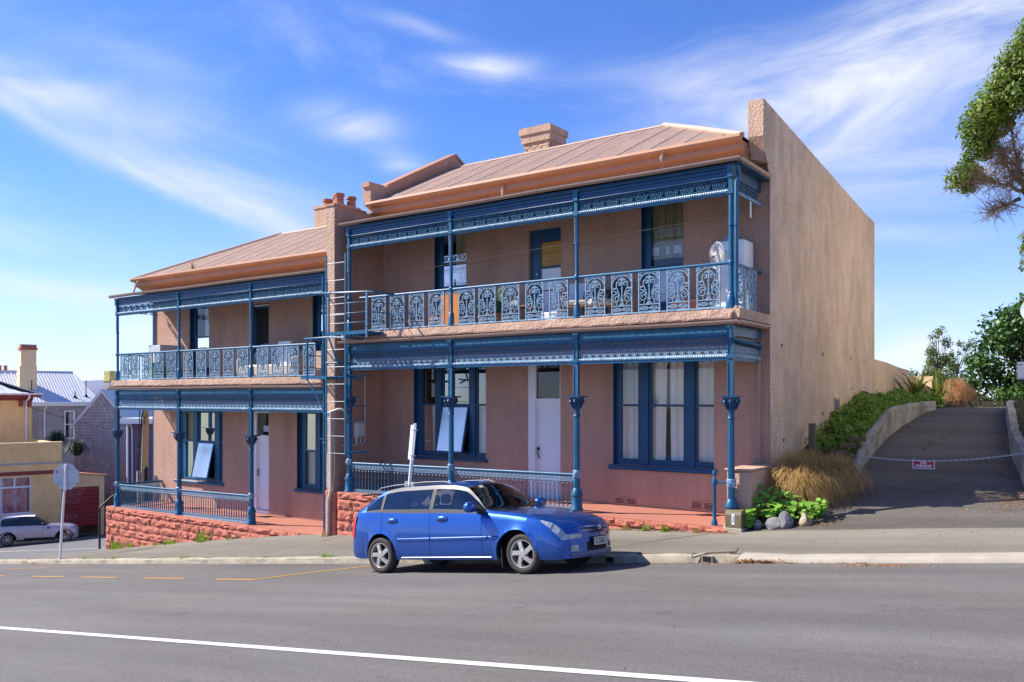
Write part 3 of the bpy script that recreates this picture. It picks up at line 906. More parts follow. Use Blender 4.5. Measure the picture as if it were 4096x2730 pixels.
def verandah(root, cols, z0, foot, ret_right, uoff=0.0, last_partial=None, rail_bays=(), dz_rail=None):
    """columns, friezes, gutters and slab of one house; z0 = drop against the right-hand house"""
    lv = lambda z: z + z0
    n = len(cols)
    for k, X in enumerate(cols):
        f = foot[k]
        # lower column
        b = MB()
        b.lathe(X, 0, [(.125, f), (.125, f + .07), (.108, f + .09), (.105, f + .30)], 16, 0, 0)
        b.lathe(X, 0, [(.100, f + .085), (.100, f + .31)], 28, 0, .06)
        b.lathe(X, 0, [(.105, f + .31), (.118, f + .33), (.112, f + .37), (.085, f + .44), (.068, f + .47)], 16)
        zc = lv(1.86)
        b.lathe(X, 0, [(.064, f + .46), (.055, zc - .14)], 24, 0, .10)
        b.build('column', M['blue'], root, smooth=True)
        cp = MB()
        cp.lathe(X, 0, [(.057, zc - .15), (.074, zc - .13), (.058, zc - .10), (.060, zc - .02), (.070, zc + .05), (.105, zc + .13), (.135, zc + .19), (.150, zc + .235)], 14)
        cp.prism([(X - .16, -.16), (X + .16, -.16), (X + .16, .16), (X - .16, .16)], 'z', zc + .236, zc + .262)
        for a in range(8):
            an = a * math.pi / 4 + .2
            cp.tube([(X + .075 * math.cos(an), .075 * math.sin(an), zc + .02), (X + .12 * math.cos(an), .12 * math.sin(an), zc + .12), (X + .15 * math.cos(an), .15 * math.sin(an), zc + .15), (X + .13 * math.cos(an), .13 * math.sin(an), zc + .19)], .018, 5)
        capo = cp.build('capital', M['navy'], root, smooth=True)
        # square twist post from capital up to the slab
        p2 = MB()
        p2.box(X - .042, X + .042, -.042, .042, zc + .262, lv(3.34))
        m_ = int((lv(2.75) - zc - .27) / .05)
        for i in range(m_):
            z = zc + .285 + i * .05
            for (dx, dy) in ((-.046, -.046), (.046, -.046)):
                p2.lathe(X + dx, dy, [(.010, z - .018), (.017, z), (.010, z + .018)], 6)
        m_ = int((lv(3.15) - lv(2.86)) / .05)
        for i in range(m_):
            z = lv(2.89) + i * .05
            for (dx, dy) in ((-.046, -.050), (.046, -.050)):
                p2.lathe(X + dx, dy, [(.010, z - .018), (.017, z), (.010, z + .018)], 6)
        p2.box(X - .06, X + .06, -.065, .055, lv(2.78), lv(2.845)); p2.box(X - .06, X + .06, -.062, .055, lv(3.155), lv(3.19))
        p2.prism([(X - .05, lv(3.19)), (X + .05, lv(3.19)), (X + .065, lv(3.352)), (X - .065, lv(3.352))], 'y', -.075, .05)
        p2.build('post', M['blue'], root)
        # collar with rosette at hand rail height
        cz = dz_rail[k] if dz_rail else lv(.62)
        c = MB()
        c.lathe(X, 0, [(.066, cz - .085), (.082, cz - .07), (.082, cz + .05), (.066, cz + .065)], 8, R(22.5))
        for (dx, dy) in ((-.0, -.085),):
            c.tube([(X, dy + .01, cz - .01), (X, dy - .012, cz - .01)], .045, 10); c.tube([(X, dy - .01, cz - .01), (X, dy - .03, cz - .01)], .018, 8)
        c.build('collar', M['lace'], root)
        # upper column
        u = MB(); s0 = lv(3.64)
        big = 1.35 if (ret_right and k == n - 1) else 1.0
        u.lathe(X, 0, [(.068 * big, s0), (.068 * big, s0 + .22), (.055 * big, s0 + .25)], 8, R(22.5))
        u.lathe(X, 0, [(.058, s0 + .25), (.066, s0 + .27), (.052, s0 + .30), (.038 * big, s0 + .32), (.036 * big, s0 + 1.45), (.046 * big, s0 + 1.46), (.046 * big, s0 + 1.49), (.036 * big, s0 + 1.50), (.034 * big, lv(5.70) + uoff)], 12)
        u.lathe(X, 0, [(.04, lv(4.40)), (.058, lv(4.42)), (.058, lv(4.49)), (.04, lv(4.51))], 8, R(22.5))
        for i in range(int(.65 / .045)):
            z = lv(5.12) + i * .045
            u.lathe(X - .03, -.03, [(.008, z - .016), (.015, z), (.008, z + .016)], 6)
        u.box(X - .05, X + .05, -.055, .05, lv(5.66) + uoff, lv(5.75) + uoff); u.box(X - .035, X + .035, -.045, .035, lv(5.75) + uoff, lv(5.95) + uoff)
        u.prism([(X - .045, lv(5.95) + uoff), (X + .045, lv(5.95) + uoff), (X + .06, lv(6.16) + uoff), (X - .06, lv(6.16) + uoff)], 'y', -.07, .04)
        u.build('upper_column', M['blue'], root, smooth=True)
    # friezes, bay by bay
    xa = cols[0]; xb = cols[-1]
    for k in range(n - 1):
        a, c = cols[k] + .05, cols[k + 1] - .05
        L = c - a
        nu = round(L / .32)
        for i in range(nu):
            inst('lace_unit', ME_FU, root, (a + L * (i + .5) / nu, 0, lv(5.765) + uoff), scale=(L / nu / .32, 1, 1))
        nu = round(L / .16)
        for i in range(nu):
            inst('lace_unit', ME_FL, root, (a + L * (i + .5) / nu, 0, lv(2.855)), scale=(L / nu / .16, 1, 1))
    def beam(z, r, p, q):
        b = MB(); rope(b, (p[0], p[1] - .02, z + .02), (q[0], q[1] - .02, z + .02), r); 
        return b
    x1 = xb + (0.03 if ret_right else 0)
    for yy, zz, rr_ in ((-.02, 2.82, .034), (-.035, 3.165, .020), (-.02, 5.715, .034), (-.035, 5.955, .018)):
        b = MB(); rope(b, (xa, yy, lv(zz)), (x1, yy, lv(zz)), rr_); b.build('frieze_rail', M['lace'] if rr_ > .03 else M['blue'], root)
    b = MB(); b.box(xa, x1, -.025, .025, lv(2.745), lv(2.80)); b.build('frieze_bar', M['blue'], root)
    b = MB(); b.box(xa, x1, -.02, .02, lv(5.645), lv(5.70)); b.build('frieze_bar', M['blue'], root)
    # pierced board above the lower lace
    for k in range(n - 1):
        a, c = cols[k] + .055, cols[k + 1] - .055
        b = MB()
        b.cur = 0; b.box(a, c, -.035, .015, lv(3.185), lv(3.36))
        b.box(a, c, -.05, -.02, lv(3.335), lv(3.352))
        b.cur = 1; nd = int((c - a - .2) / .165)
        for i in range(nd + 1):
            x = a + .1 + (c - a - .2) * i / nd; z = lv(3.265)
            b.prism([(x + .014 * math.cos(t * math.pi / 3), z + .016 * math.sin(t * math.pi / 3)) for t in range(6)], 'y', -.0365, -.030)
        b.build('pierced_board', [M['blue'], M['dark']], root)
        b = MB(); b.box(a, c, -.02, .012, lv(5.965) + uoff, lv(6.20) + uoff); b.box(a, c, -.045, -.019, lv(6.05) + uoff, lv(6.075) + uoff)
        b.box(a, c, -.065, -.044, lv(6.12) + uoff, lv(6.15) + uoff)
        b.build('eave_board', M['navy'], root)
    # balcony slab with rough render edge
    b = MB(); xl = xa - .14; xr = xb + (0.20 if ret_right else 0.0)
    b.grid(lambda i, j: (xl + (xr - xl) * i / 60, (-.13, -.14, -.135, 0.0)[j] + (random.uniform(-.006, .006) if j in (1, 2) else 0), lv((3.462, 3.49, 3.62, 3.645)[j])), 61, 4)
    b.box(xl + .003, xr - .003, -.122, W - .004, lv(3.463), lv(3.640))
    b.build('balcony_slab', M['peach'], root, smooth='all' if False else False)
    # gutter under the slab : half round
    def gutter(nm, x0, x1, yc, zc, r, m, ret=None, endz=0.0):
        g = MB()
        prof = [(yc + r * .9, zc + r * .72)] + [(yc - r * math.cos(R(t)), zc - r * .9 * math.sin(R(t))) for t in (0, 25, 50, 75, 100, 125, 150, 175)][::1]
        prof = [(yc - r - .006, zc + .022), (yc - r, zc + .018)] + [(yc - r * math.cos(R(t)), zc - r * .85 * math.sin(R(t))) for t in range(0, 181, 20)]
        pts = [(x0, 0)] + [(x0 + (x1 - x0) * i / 30, 0) for i in range(1, 31)]
        g.grid(lambda i, j: (pts[i][0], prof[j][0], prof[j][1] + .006 * math.sin(pts[i][0] * 1.3)), len(pts), len(prof))
        for x in (x0, x1): g.f.append(tuple(range(len(g.v), len(g.v) + len(prof)))); g.mi.append(0); g.v += [(x, p[0], p[1] + .006 * math.sin(x * 1.3)) for p in prof]
        if ret:
            o_ = prof[0][0]
            xc = x1 - (yc + 0)  # centre of the return
            m0 = x1
            g.grid(lambda i, j: (m0 - (prof[j][0] - (yc - r)) + 0, (prof[j][0] if i == 0 else ret), prof[j][1]), 2, len(prof))
        for x in [x0 + .4 + 1.06 * q for q in range(int((x1 - x0) / 1.06))]:
            g.box(x, x + .03, yc - r - .008, yc + r * .6, zc + .017, zc + .026)
        return g.build(nm, m, root, smooth=35)
    gutter('gutter', xl - .02, xr + .02, -.19, lv(3.415), .065, M['gutter'], ret=W - .05 if ret_right else None)
    gutter('gutter', xl - .06, xr + .03, -.13, lv(6.245) + uoff, .06, M['gutter'], ret=W - .05 if ret_right else None)
    # verandah roof sheet
    g = MB(); nx = int((xr - xl) / .019)
    g.grid(lambda i, j: (xl + (xr - xl) * i / nx, (-.15, W - .01)[j], lv((6.255, 6.50)[j]) + uoff + .009 * math.sin(i * math.pi / 2)), nx + 1, 2)
    g.build('verandah_roof', M['roof'], root, smooth='all')
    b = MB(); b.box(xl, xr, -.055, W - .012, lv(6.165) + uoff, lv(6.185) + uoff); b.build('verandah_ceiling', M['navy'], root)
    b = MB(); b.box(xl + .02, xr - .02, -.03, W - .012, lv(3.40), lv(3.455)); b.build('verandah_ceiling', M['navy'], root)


def ground_railing(root, xa, xb, za, zb, side=None):
    """turned iron balusters between a hand rail and pierced strips; za, zb = rail top height at each end"""
    L = xb - xa; n = round(L / .104); sl = (zb - za) / L
    b = MB(); b.tube([(xa, 0, za - .03), (xb, 0, zb - .03)], .030, 10); b.build('hand_rail', M['blue'], root, smooth=True)
    b = MB(); hx = Vector((L, 0, zb - za)).normalized()
    b.prism([(xa, za - .765), (xb, zb - .765), (xb, zb - .735), (xa, za - .735)], 'y', -.022, .022); b.build('bottom_rail', M['lace'], root)
    for i in range(n):
        x = xa + L * (i + .5) / n; z = za + sl * (x - xa) - .735
        inst('baluster', ME_BAL, root, (x, 0, z + .085), scale=(1, 1, .93))
        for me_ in ME_RL: inst('rail_lace', me_, root, (x, 0, z), rot=(0, -math.atan(sl), 0), scale=(L / n / .104, 1, 1))


def upper_rail(root, xa, xb, z0, centers):
    b = MB(); b.tube([(xa, 0, z0 + 4.455), (xb, 0, z0 + 4.455)], .030, 10); b.build('hand_rail', M['blue'], root, smooth=True)
    b = MB(); b.box(xa, xb, -.028, .022, z0 + 3.665, z0 + 3.69)
    for i in range(int((xb - xa) / .8)): b.box(xa + .4 + i * .8, xa + .44 + i * .8, -.02, .02, z0 + 3.646, z0 + 3.665)
    b.build('bottom_rail', M['lace'], root)
    for c in centers: inst('balustrade_panel', ME_PANEL, root, (c, 0, z0 + 3.69))


def curtain_mesh(x0, x1, z0, z1, y, amp=.025, freq=9.0, ph=0.0, taper=None):
    b = MB(); n = max(8, int((x1 - x0) / .02))
    def P(i, j):
        x = x0 + (x1 - x0) * i / n; z = (z1, z0)[j]
        if taper and j == 1: x = taper[0] + (taper[1] - taper[0]) * i / n
        a = x * freq * 2
        return (x, y + amp * math.sin(a + ph) + amp * .5 * math.sin(a * 2.3 + 1 + ph), z)
    return b.grid(P, n + 1, 2)


def sash_window(root, x0, x1, z0, z1, lights, trans, sill=None, recess=.10, m='blue', top_drop=0.0, frame_w=.05, open_light=None, curtains=(), bottom=.10):
    """lights: list of (xa, xb) glazed openings; trans: height of the meeting rail"""
    y = W + recess
    b = MB()
    wins = []
    for i, (a, c) in enumerate(lights):
        wins.append((a, c, z0 + bottom, trans - .022)); wins.append((a, c, trans + .022, z1 - .06))
    wall_holes(b, x0, x1, z0, z1, y, y + .06, wins)
    # proud mullions and sash beads
    for (l0, l1), (r0, r1) in zip(lights, lights[1:]):
        b.box(l1 + .045, r0 - .045, y - .035, y - .001, z0 + .03, z1 - .02)
    for a, c in lights:
        b.box(a - .03, c + .03, y - .014, y - .001, trans - .024, trans + .02)
        for x in (a - .028, c + .006): b.box(x, x + .022, y - .012, y - .0012, z0 + .06, trans - .024)
        b.box(a - .028, c + .028, y - .016, y - .0011, z0 + .045, z0 + .06 + .02)
    # reveal lining at the left
    b.box(x0 - .002, x0 + .012, W + .004, y - .001, z0, z1)
    w = b.build('window', M[m], root)
    for i, (a, c) in enumerate(lights):
        for (d, e) in ((z0 + bottom, trans - .022), (trans + .022, z1 - .06)):
            if open_light == (i, 0) and d < trans - .1:
                continue
            g = MB(); t = random.uniform(-.004, .004)
            g.quad((a - .004, y + .03, d), (c + .004, y + .03 + t, d), (c + .004, y + .034 + t, e), (a - .004, y + .034, e))
            g.build('pane', M['glass'], w)
    if open_light:
        i = open_light[0]; a, c = lights[i]; d, e = z0 + bottom, trans - .03
        th = R(13); f = MB(); o = Vector((0, y - .01, e)); dn = Vector((0, -math.sin(th), -math.cos(th))); nrm = Vector((0, -math.cos(th), math.sin(th)))
        H = e - d + .05
        def bx(xa, xb, s0, s1):
            vs = []
            for t in (0, .03):
                for s_ in (s0, s1):
                    for x in (xa, xb): vs.append(tuple(Vector((x, 0, 0)) + o + dn * s_ + nrm * t))
            f.add(vs, ((0, 1, 3, 2), (4, 6, 7, 5), (0, 4, 5, 1), (2, 3, 7, 6), (0, 2, 6, 4), (1, 5, 7, 3)))
        a -= .03; c += .03
        bx(a, a + .04, 0, H); bx(c - .04, c, 0, H); bx(a + .04, c - .04, 0, .04); bx(a + .04, c - .04, H - .05, H)
        fr = f.build('open_sash', M[m], w)
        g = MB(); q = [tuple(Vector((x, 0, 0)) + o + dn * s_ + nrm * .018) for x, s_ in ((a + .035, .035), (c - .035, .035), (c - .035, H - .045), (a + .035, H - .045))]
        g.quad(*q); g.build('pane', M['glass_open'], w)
        g = MB(); g.quad(*[tuple(Vector(p) - nrm * .014) for p in q]); g.build('sky_reflection_sheet', M['net'], w)  # added white sheet imitating pale sky mirrored in the open pane
    for (a, c, d, e, mm, fq, ph, tp) in curtains:
        curtain_mesh(a, c, d, e, y + .12, .022, fq, ph, tp).build('curtain', M[mm], w, smooth='all')
    if sill:
        s = MB(); s.bbox(sill[0], sill[1], W - .07, W + .10, sill[2], sill[3], .012); s.build('sill', M[m], w)
    return w


M['glass_open'] = glass_mat('sash_glass', tint=(0.75, 0.77, 0.8), rough=.22, refl_boost=4.0, gcol=(1.0, 0.80, 0.62))  # warm reflection tint makes the mirrored blue sky look paler


def corrugated(name, poly_fn, x0, x1, root, m, pitch=.076, amp=.011, rows=2, sheet_w=.76):
    """lapped sheets with ridges running up the slope; poly_fn(x, t) -> (y, z), t 0..1"""
    ns = int(math.ceil((x1 - x0) / sheet_w)); first = None
    for k in range(ns):
        a = x0 + k * sheet_w; c = min(x1, a + sheet_w + .03); n = max(4, int((c - a) / pitch * 4))
        b = MB(); lift = rng.uniform(-.002, .002)
        def P(i, j):
            x = a + (c - a) * i / n
            y, z = poly_fn(x, j / (rows - 1)); return (x, y, z + amp * math.sin(2 * math.pi * (x - x0) / pitch) + (.0045 * (x - a) / sheet_w) + lift)
        o = b.grid(P, n + 1, rows).build('roof_sheet', m, root, smooth='all')
        first = first or o
    return first


# ------------------------------------------------------------------ right-hand house
RC = [-9.36, -6.20, -3.00, 0.154]
hr = thing('terrace_house', (-4.7, 0.5, -0.2), 'larger two storey terrace house with tall blank tan end wall beside the driveway', 'house', 'pair of terrace houses')
holes_r = [(-3.02, -.78, .68, 2.87), (-8.655, -6.395, .65, 2.86), (-5.21, -4.33, -.17, 2.865),
           (-2.36, -1.42, 3.95, 6.20), (-5.175, -4.32, 3.645, 5.86), (-7.98, -6.98, 3.95, 6.20)]
b = MB(); wall_holes(b, -9.70, 0.0, -1.4, 6.95, W, W + .22, holes_r); b.build('front_wall', M['stucco'], hr)
# shell that keeps the rooms dark
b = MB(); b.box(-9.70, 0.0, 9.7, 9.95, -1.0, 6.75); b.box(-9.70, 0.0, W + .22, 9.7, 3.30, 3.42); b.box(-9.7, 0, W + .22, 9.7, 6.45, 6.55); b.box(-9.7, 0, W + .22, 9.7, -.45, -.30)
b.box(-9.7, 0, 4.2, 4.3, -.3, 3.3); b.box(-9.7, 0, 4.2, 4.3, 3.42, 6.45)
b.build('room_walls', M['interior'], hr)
# end wall with corbelled parapet
b = MB()
poly = [(W, -.6), (W, 6.36), (1.25, 6.97), (1.25, 7.665), (9.1, 6.87), (10.0, 6.82), (10.0, -.6)]
b.prism(poly, 'x', 0.0, 0.30)
ew = b.build('end_wall', M['end_stucco'], hr)
b = MB(); b.box(.002, .297, W - .006, W - .001, -.4, 6.36); b.build('wall_return', M['stucco'], hr)
b = MB(); b.box(.002, .297, 1.243, 1.249, 6.975, 7.66); b.add([(.002, W - .004, 6.362), (.297, W - .004, 6.362), (.297, 1.244, 6.972), (.002, 1.244, 6.972)], [(0, 1, 2, 3)]); b.build('parapet_face', M['peach'], hr)
b = MB()
for (y, z) in ((2.284, 3.114), (5.106, 3.056), (7.525, 3.058), (8.853, 3.011), (7.573, 2.302), (8.853, 2.352), (5.086, 1.735), (2.4, 1.25)):
    s = random.uniform(.03, .045); b.box(.295, .303, y - s, y + s, z - s * .8, z + s * .8)
b.build('wall_hole', M['dark'], ew)
b = MB()
for k in range(4): b.tube([(.30, 6.10, 1.86 + k * .06), (.40, 6.12, 1.85 + k * .06)], [.03, .035], 7)
b.box(.30, .32, 6.02, 6.2, 1.78, 2.08); b.build('wall_bracket', M['conc'], ew)
b = MB(); b.box(.302, .330, 1.50, 1.535, .0, 6.3); b.build('wall_cable', M['gutter'], hr)
b = MB(); b.tube([(-1.1, 1.0, 6.80), (-.5, 1.02, 6.86), (.0, 1.15, 6.75), (.31, 1.30, 6.6), (.315, 1.50, 6.3), (.315, 1.52, 5.5)], .012, 6); b.build('wall_cable', M['gutter'], hr)
# party wall : parapet with raking top between the two roofs and fin down the verandahs
b = MB()
poly = [(-.16, -1.3), (-.16, 6.72), (1.0, 6.72), (1.4, 6.80), (1.05, 7.05), (1.05, 7.42), (1.0, 7.42), (1.0, 7.54), (1.55, 7.54), (1.55, 7.50), (4.41, 8.98), (7.3, 7.48), (7.3, -1.0), (W + .02, -1.0), (W + .02, -1.3)]
b.prism(poly, 'x', -9.98, -9.705)
b.build('party_wall', M['stucco'], hr)
b = MB(); b.box(-9.977, -9.708, -.166, -.161, -.1, 6.715); b.build('wall_return', M['peach'], hr)
b = MB(); b.prism([(-.19, 6.721), (.9, 6.721), (.9, 6.76), (-.19, 6.78)], 'x', -10.0, -9.69)
b.prism([(1.62, 7.58), (4.41, 9.03), (7.2, 7.57), (7.2, 7.50), (4.41, 8.955), (1.62, 7.505)], 'x', -10.02, -9.67)
b.prism([(1.62, 7.37), (4.41, 8.80), (4.41, 8.74), (1.62, 7.31)], 'x', -9.705, -9.675)
b.build('coping', M['fascia'], hr)
# low pier in front of the end wall
b = MB(); b.grid(lambda i, j: (((.30, .30, .44, .44)[j] if i < 3 else (.30, .30, .44, .44)[j]) , (-.02 + .06 * math.sin(j * 2.1 + 1) if i < 1 else .10) if j in (1, 2) else W - .01, (-.35, .80)[0] + 1.15 * i / 3), 4, 4)
b.v = []; b.f = []; b.mi = []
b.bbox(.02, .46, .12, W - .005, -.4, .80, .03)
pier = b.build('corner_pier', M['peach'], hr)
b = MB(); b.bbox(-.01, .48, .09, W - .003, .801, .835, .012); b.build('pier_cap', M['peach'], hr)
# roof: front slope with hip at the right end
def rslope(x, t):
    # hip line from (0.0,1.0,6.95) to (-3.25,4.41,8.63)
    f = 1.0 if x < -3.25 else max(.02, (0.0 - x) / 3.25)
    tt = t * f
    return (0.95 + 3.46 * tt, 6.945 + 1.69 * tt)
rf = corrugated('roof', rslope, -9.70, -0.005, hr, M['roof'], rows=9)
b = MB()
def hip(i, j):
    y = .95 + 3.46 * i / 30; f = i / 30
    x1 = -3.25 * f
    return (0.0 + (x1 - 0.0) * j, y, 6.945 + 1.69 * f * j + .006 * math.sin(i * 1.57))
b.grid(hip, 31, 2); b.build('roof_hip', M['roof'], hr, smooth='all')
b = MB(); b.quad((-9.7, 4.42, 8.63), (-3.25, 4.42, 8.63), (0, 9.0, 6.6), (-9.7, 9.0, 6.6)); b.quad((-3.25, 4.42, 8.63), (0, 4.42, 6.97), (0, 9, 6.6), (0, 9, 6.6)) if False else b.add([(-3.25, 4.42, 8.63), (0, 4.42, 6.97), (0, 9, 6.6)], [(0, 1, 2)])
b.build('rear_roof', M['roof'], hr)
b = MB(); b.prism([(4.25, 8.575), (4.41, 8.665), (4.57, 8.575), (4.41, 8.635)], 'x', -9.7, -3.2)
b.tube([(-3.22, 4.40, 8.645), (-1.6, 2.68, 7.815), (-.02, .98, 6.975)], .055, 8)
b.build('ridge_cap', M['ridge'], rf)
b = MB()
rr = random.Random(3)
for k in range(13):
    x = -9.3 + k * .72
    for q in range(7):
        t = .05 + q * .15
        y, z = rslope(x + rr.uniform(-.1, .1), t)
        if x + .1 < -3.25 * 0 and (x < -3.25 or t < (0 - x) / 3.25): b.lathe(x, y, [(.02, z + .005), (.013, z + .02), (.004, z + .026)], 6)
b.build('roof_nail', M['ridge'], rf)


def eaves(root, x0, x1, dz, end_left=False):
    b = MB()
    prof = [(.86, 6.98), (.84, 6.975), (.83, 6.92), (.86, 6.875), (.93, 6.855), (1.0, 6.85), (1.0, 6.87)]
    b.grid(lambda i, j: (x0 + (x1 - x0) * i / 20, prof[j][0], prof[j][1] + dz), 21, len(prof))
    for x in (x0, x1): b.add([(x, p[0], p[1] + dz) for p in prof], [tuple(range(len(prof)))])
    b.build('eaves_gutter', M['fascia'], root, smooth=35)
    b = MB(); b.prism([(1.0, 6.87 + dz), (1.0, 6.73 + dz), (1.07, 6.70 + dz), (1.10, 6.70 + dz), (1.25, 6.62 + dz), (1.30, 6.55 + dz), (W + .01, 6.52 + dz), (W + .01, 6.90 + dz)], 'x', x0 + .005, x1 - .005)
    b.build('fascia', M['fascia'], root)


eaves(hr, -9.70, -0.01, 0.0)
# chimney of painted bricks on the ridge
ch = MB(); CX0, CX1, CY0, CY1 = -7.56, -6.74, 4.75, 5.45
ch.box(CX0 + .02, CX1 - .02, CY0 + .02, CY1 - .02, 8.0, 9.05)
ch.box(CX0 - .06, CX1 + .06, CY0 - .06, CY1 + .06, 9.00, 9.22)
ch.box(CX0 - .10, CX1 + .10, CY0 - .10, CY1 + .10, 9.22, 9.39)
ch.box(CX0 - .06, CX1 + .06, CY0 - .06, CY1 + .06, 9.39, 9.42)
cho = ch.build('chimney', M['peach'], hr)
bm_ = MB(); bm_.bbox(-.112, .112, -.02, .02, -.034, .034, .006); ME_BRICK = bm_.mesh('brick', M['peach'])
for rw in range(9):
    z = 8.36 + rw * .076
    off = .0 if rw % 2 else .118
    x = CX0 + off
    while x < CX1 - .1:
        inst('brick', ME_BRICK, cho, (min(x + .118, CX1 - .10), CY0 + rng.uniform(.0, .006), z), scale=(1, 1, 1)); x += .236
    y = CY0 + .12 + (.118 if rw % 2 else 0)
    while y < CY1 - .1:
        inst('brick', ME_BRICK, cho, (CX1 - rng.uniform(.0, .006), y, z), rot=(0, 0, R(90))); y += .236

verandah(hr, RC, 0.0, [-.2, -.18, -.16, -.16], True, dz_rail=[.56, .58, .60, .60])
# return of the friezes to the wall at the right end
for i in range(9):
    inst('lace_unit', ME_FL, hr, (.154, .10 + i * .16, 2.855), rot=(0, 0, R(90)))
b = MB(); b.box(.12, .17, .05, W - .01, 3.185, 3.36); b.box(.135, .17, .05, W - .01, 2.745, 2.80); b.build('pierced_board', M['blue'], hr)
for zz in (2.82, 5.735):
    b = MB(); rope(b, (.16, .03, zz), (.16, W - .01, zz), .034); b.build('frieze_rail', M['lace'], hr)
b = MB(); b.box(.12, .16, .05, W - .01, 5.965, 6.17); b.build('eave_board', M['navy'], hr)
for i in range(4): inst('lace_unit', ME_FU, hr, (.154, .22 + i * .32, 5.765), rot=(0, 0, R(90)))
b = MB(); b.tube([(.154, .03, 4.455), (.154, W, 4.455)], .03, 10); b.build('hand_rail', M['blue'], hr, smooth=True)
for y in (.42, 1.02): inst('balustrade_panel', ME_PANEL, hr, (.154, y, 3.69), rot=(0, 0, R(90)))
upper_rail(hr, -9.0, .154, 0.0, [-8.385, -7.80, -7.21, -6.62, -5.765, -5.21, -4.60, -4.00, -3.42, -2.585, -2.0, -1.43, -.85, -.265])
ground_railing(hr, -9.29, -6.26, .55, .58); ground_railing(hr, -6.14, -3.06, .575, .60)
# blue downpipe beside the corner column and tan one down the wall
b = MB(); b.tube([(.30, -.10, 6.12), (.28, .02, 6.0), (.255, -.02, 5.85), (.255, -.02, 3.66)], .038, 10)
for z in (5.1, 4.2): b.tube([(.255, -.02, z - .02), (.255, -.02, z + .02)], .046, 10)
b.build('downpipe', M['blue'], hr, smooth=True)
b = MB(); b.tube([(.255, -.02, 3.70), (.25, -.05, 3.62), (.215, -.17, 3.55), (.20, -.18, 3.47)], .036, 8); b.build('downpipe', M['peach'], hr, smooth=True)
b = MB(); b.tube([(.22, -.16, 3.40), (.22, -.16, 3.14), (.24, -.05, 3.10), (.24, 1.28, 3.04), (.16, 1.38, 3.0), (.15, 1.40, 2.86)], .035, 8); b.build('downpipe', M['blue'], hr, smooth=True)
b = MB(); b.tube([(.15, 1.40, 2.87), (.15, 1.40, .84)], .038, 8)
for z in (2.0, 1.2): b.tube([(.15, 1.40, z - .015), (.15, 1.40, z + .015)], .05, 8)
b.build('downpipe', M['gutter'], hr, smooth=True)
b = MB(); b.tube([(-5.50, 1.02, 6.86), (-5.50, .95, 6.80), (-5.50, .93, 6.44)], .03, 8); b.build('downpipe', M['peach'], hr, smooth=True)
# floor slab, stone plinth
b = MB(); b.box(-9.70, .20, -.16, W - .003, -.30, -.168); b.build('verandah_floor', M['redfloor'], hr)
b = MB(); b.tube([(-9.6, .75, 6.16), (0, .72, 6.14)], .006, 4); b.v = []; b.f = []; b.mi = []
b.tube([(-9.65, 1.40, 5.20), (-5, 1.2, 5.35), (.0, 1.40, 5.62)], .006, 5); b.build('clothes_line', M['cream'], hr)

# windows and doors of the right-hand house
y_ = W + .10
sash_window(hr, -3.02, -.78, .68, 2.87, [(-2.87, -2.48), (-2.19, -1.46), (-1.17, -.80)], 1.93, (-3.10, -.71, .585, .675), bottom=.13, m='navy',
            curtains=[(-2.95, -2.4, .7, 2.85, 'curtain', 12, 0, None), (-2.25, -1.87, .7, 2.85, 'curtain', 14, 1, (-2.25, -1.90)), (-1.83, -1.40, .7, 2.85, 'curtain', 15, 0, (-1.80, -1.40)), (-1.22, -.76, .7, 2.85, 'curtain', 10, 2, None)])
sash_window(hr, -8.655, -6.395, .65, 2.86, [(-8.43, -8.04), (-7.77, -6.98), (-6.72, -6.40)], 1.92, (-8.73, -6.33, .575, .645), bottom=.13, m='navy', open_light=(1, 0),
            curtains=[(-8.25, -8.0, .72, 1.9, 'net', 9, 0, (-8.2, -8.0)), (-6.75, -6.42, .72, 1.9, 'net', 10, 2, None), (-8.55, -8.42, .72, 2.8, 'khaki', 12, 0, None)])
b = MB(); b.box(-8.5, -6.40, W + .30, W + .33, 1.22, 1.26); b.build('window_shelf', M['ply'], hr)
b = MB()
for x in (-8.17, -8.07, -7.98): b.lathe(x, W + .27, [(.035, .79), (.04, .80), (.04, .93), (.038, .94)], 8)
b.build('sill_jar', M['offwhite'], hr)
# white ground floor door with fanlight
b = MB(); wall_holes(b, -5.21, -4.33, -.17, 2.865, W + .02, W + .12, [(-5.02, -4.36, -.16, 2.0), (-5.0, -4.36, 2.07, 2.82)])
dr = b.build('door', M['white'], hr)
b = MB(); b.box(-5.02, -4.36, W + .11, W + .15, -.16, 2.0); b.box(-5.02, -4.36, W + .085, W + .109, 1.93, 2.0)
dl = b.build('door_leaf', M['white'], dr)
b = MB(); b.tube([(-4.97, W + .11, .93), (-4.97, W + .06, .93), (-4.965, W + .05, .86), (-4.95, W + .055, .78), (-4.965, W + .11, .72)], .013, 6); b.lathe(-4.97, W + .09, [(.03, .92), (.03, .97)], 8)
b.build('handle', M['dark'], dr)
b = MB(); b.quad((-5.0, W + .07, 2.07), (-4.36, W + .07, 2.07), (-4.36, W + .075, 2.82), (-5.0, W + .075, 2.82)); b.build('pane', M['glass'], dr)
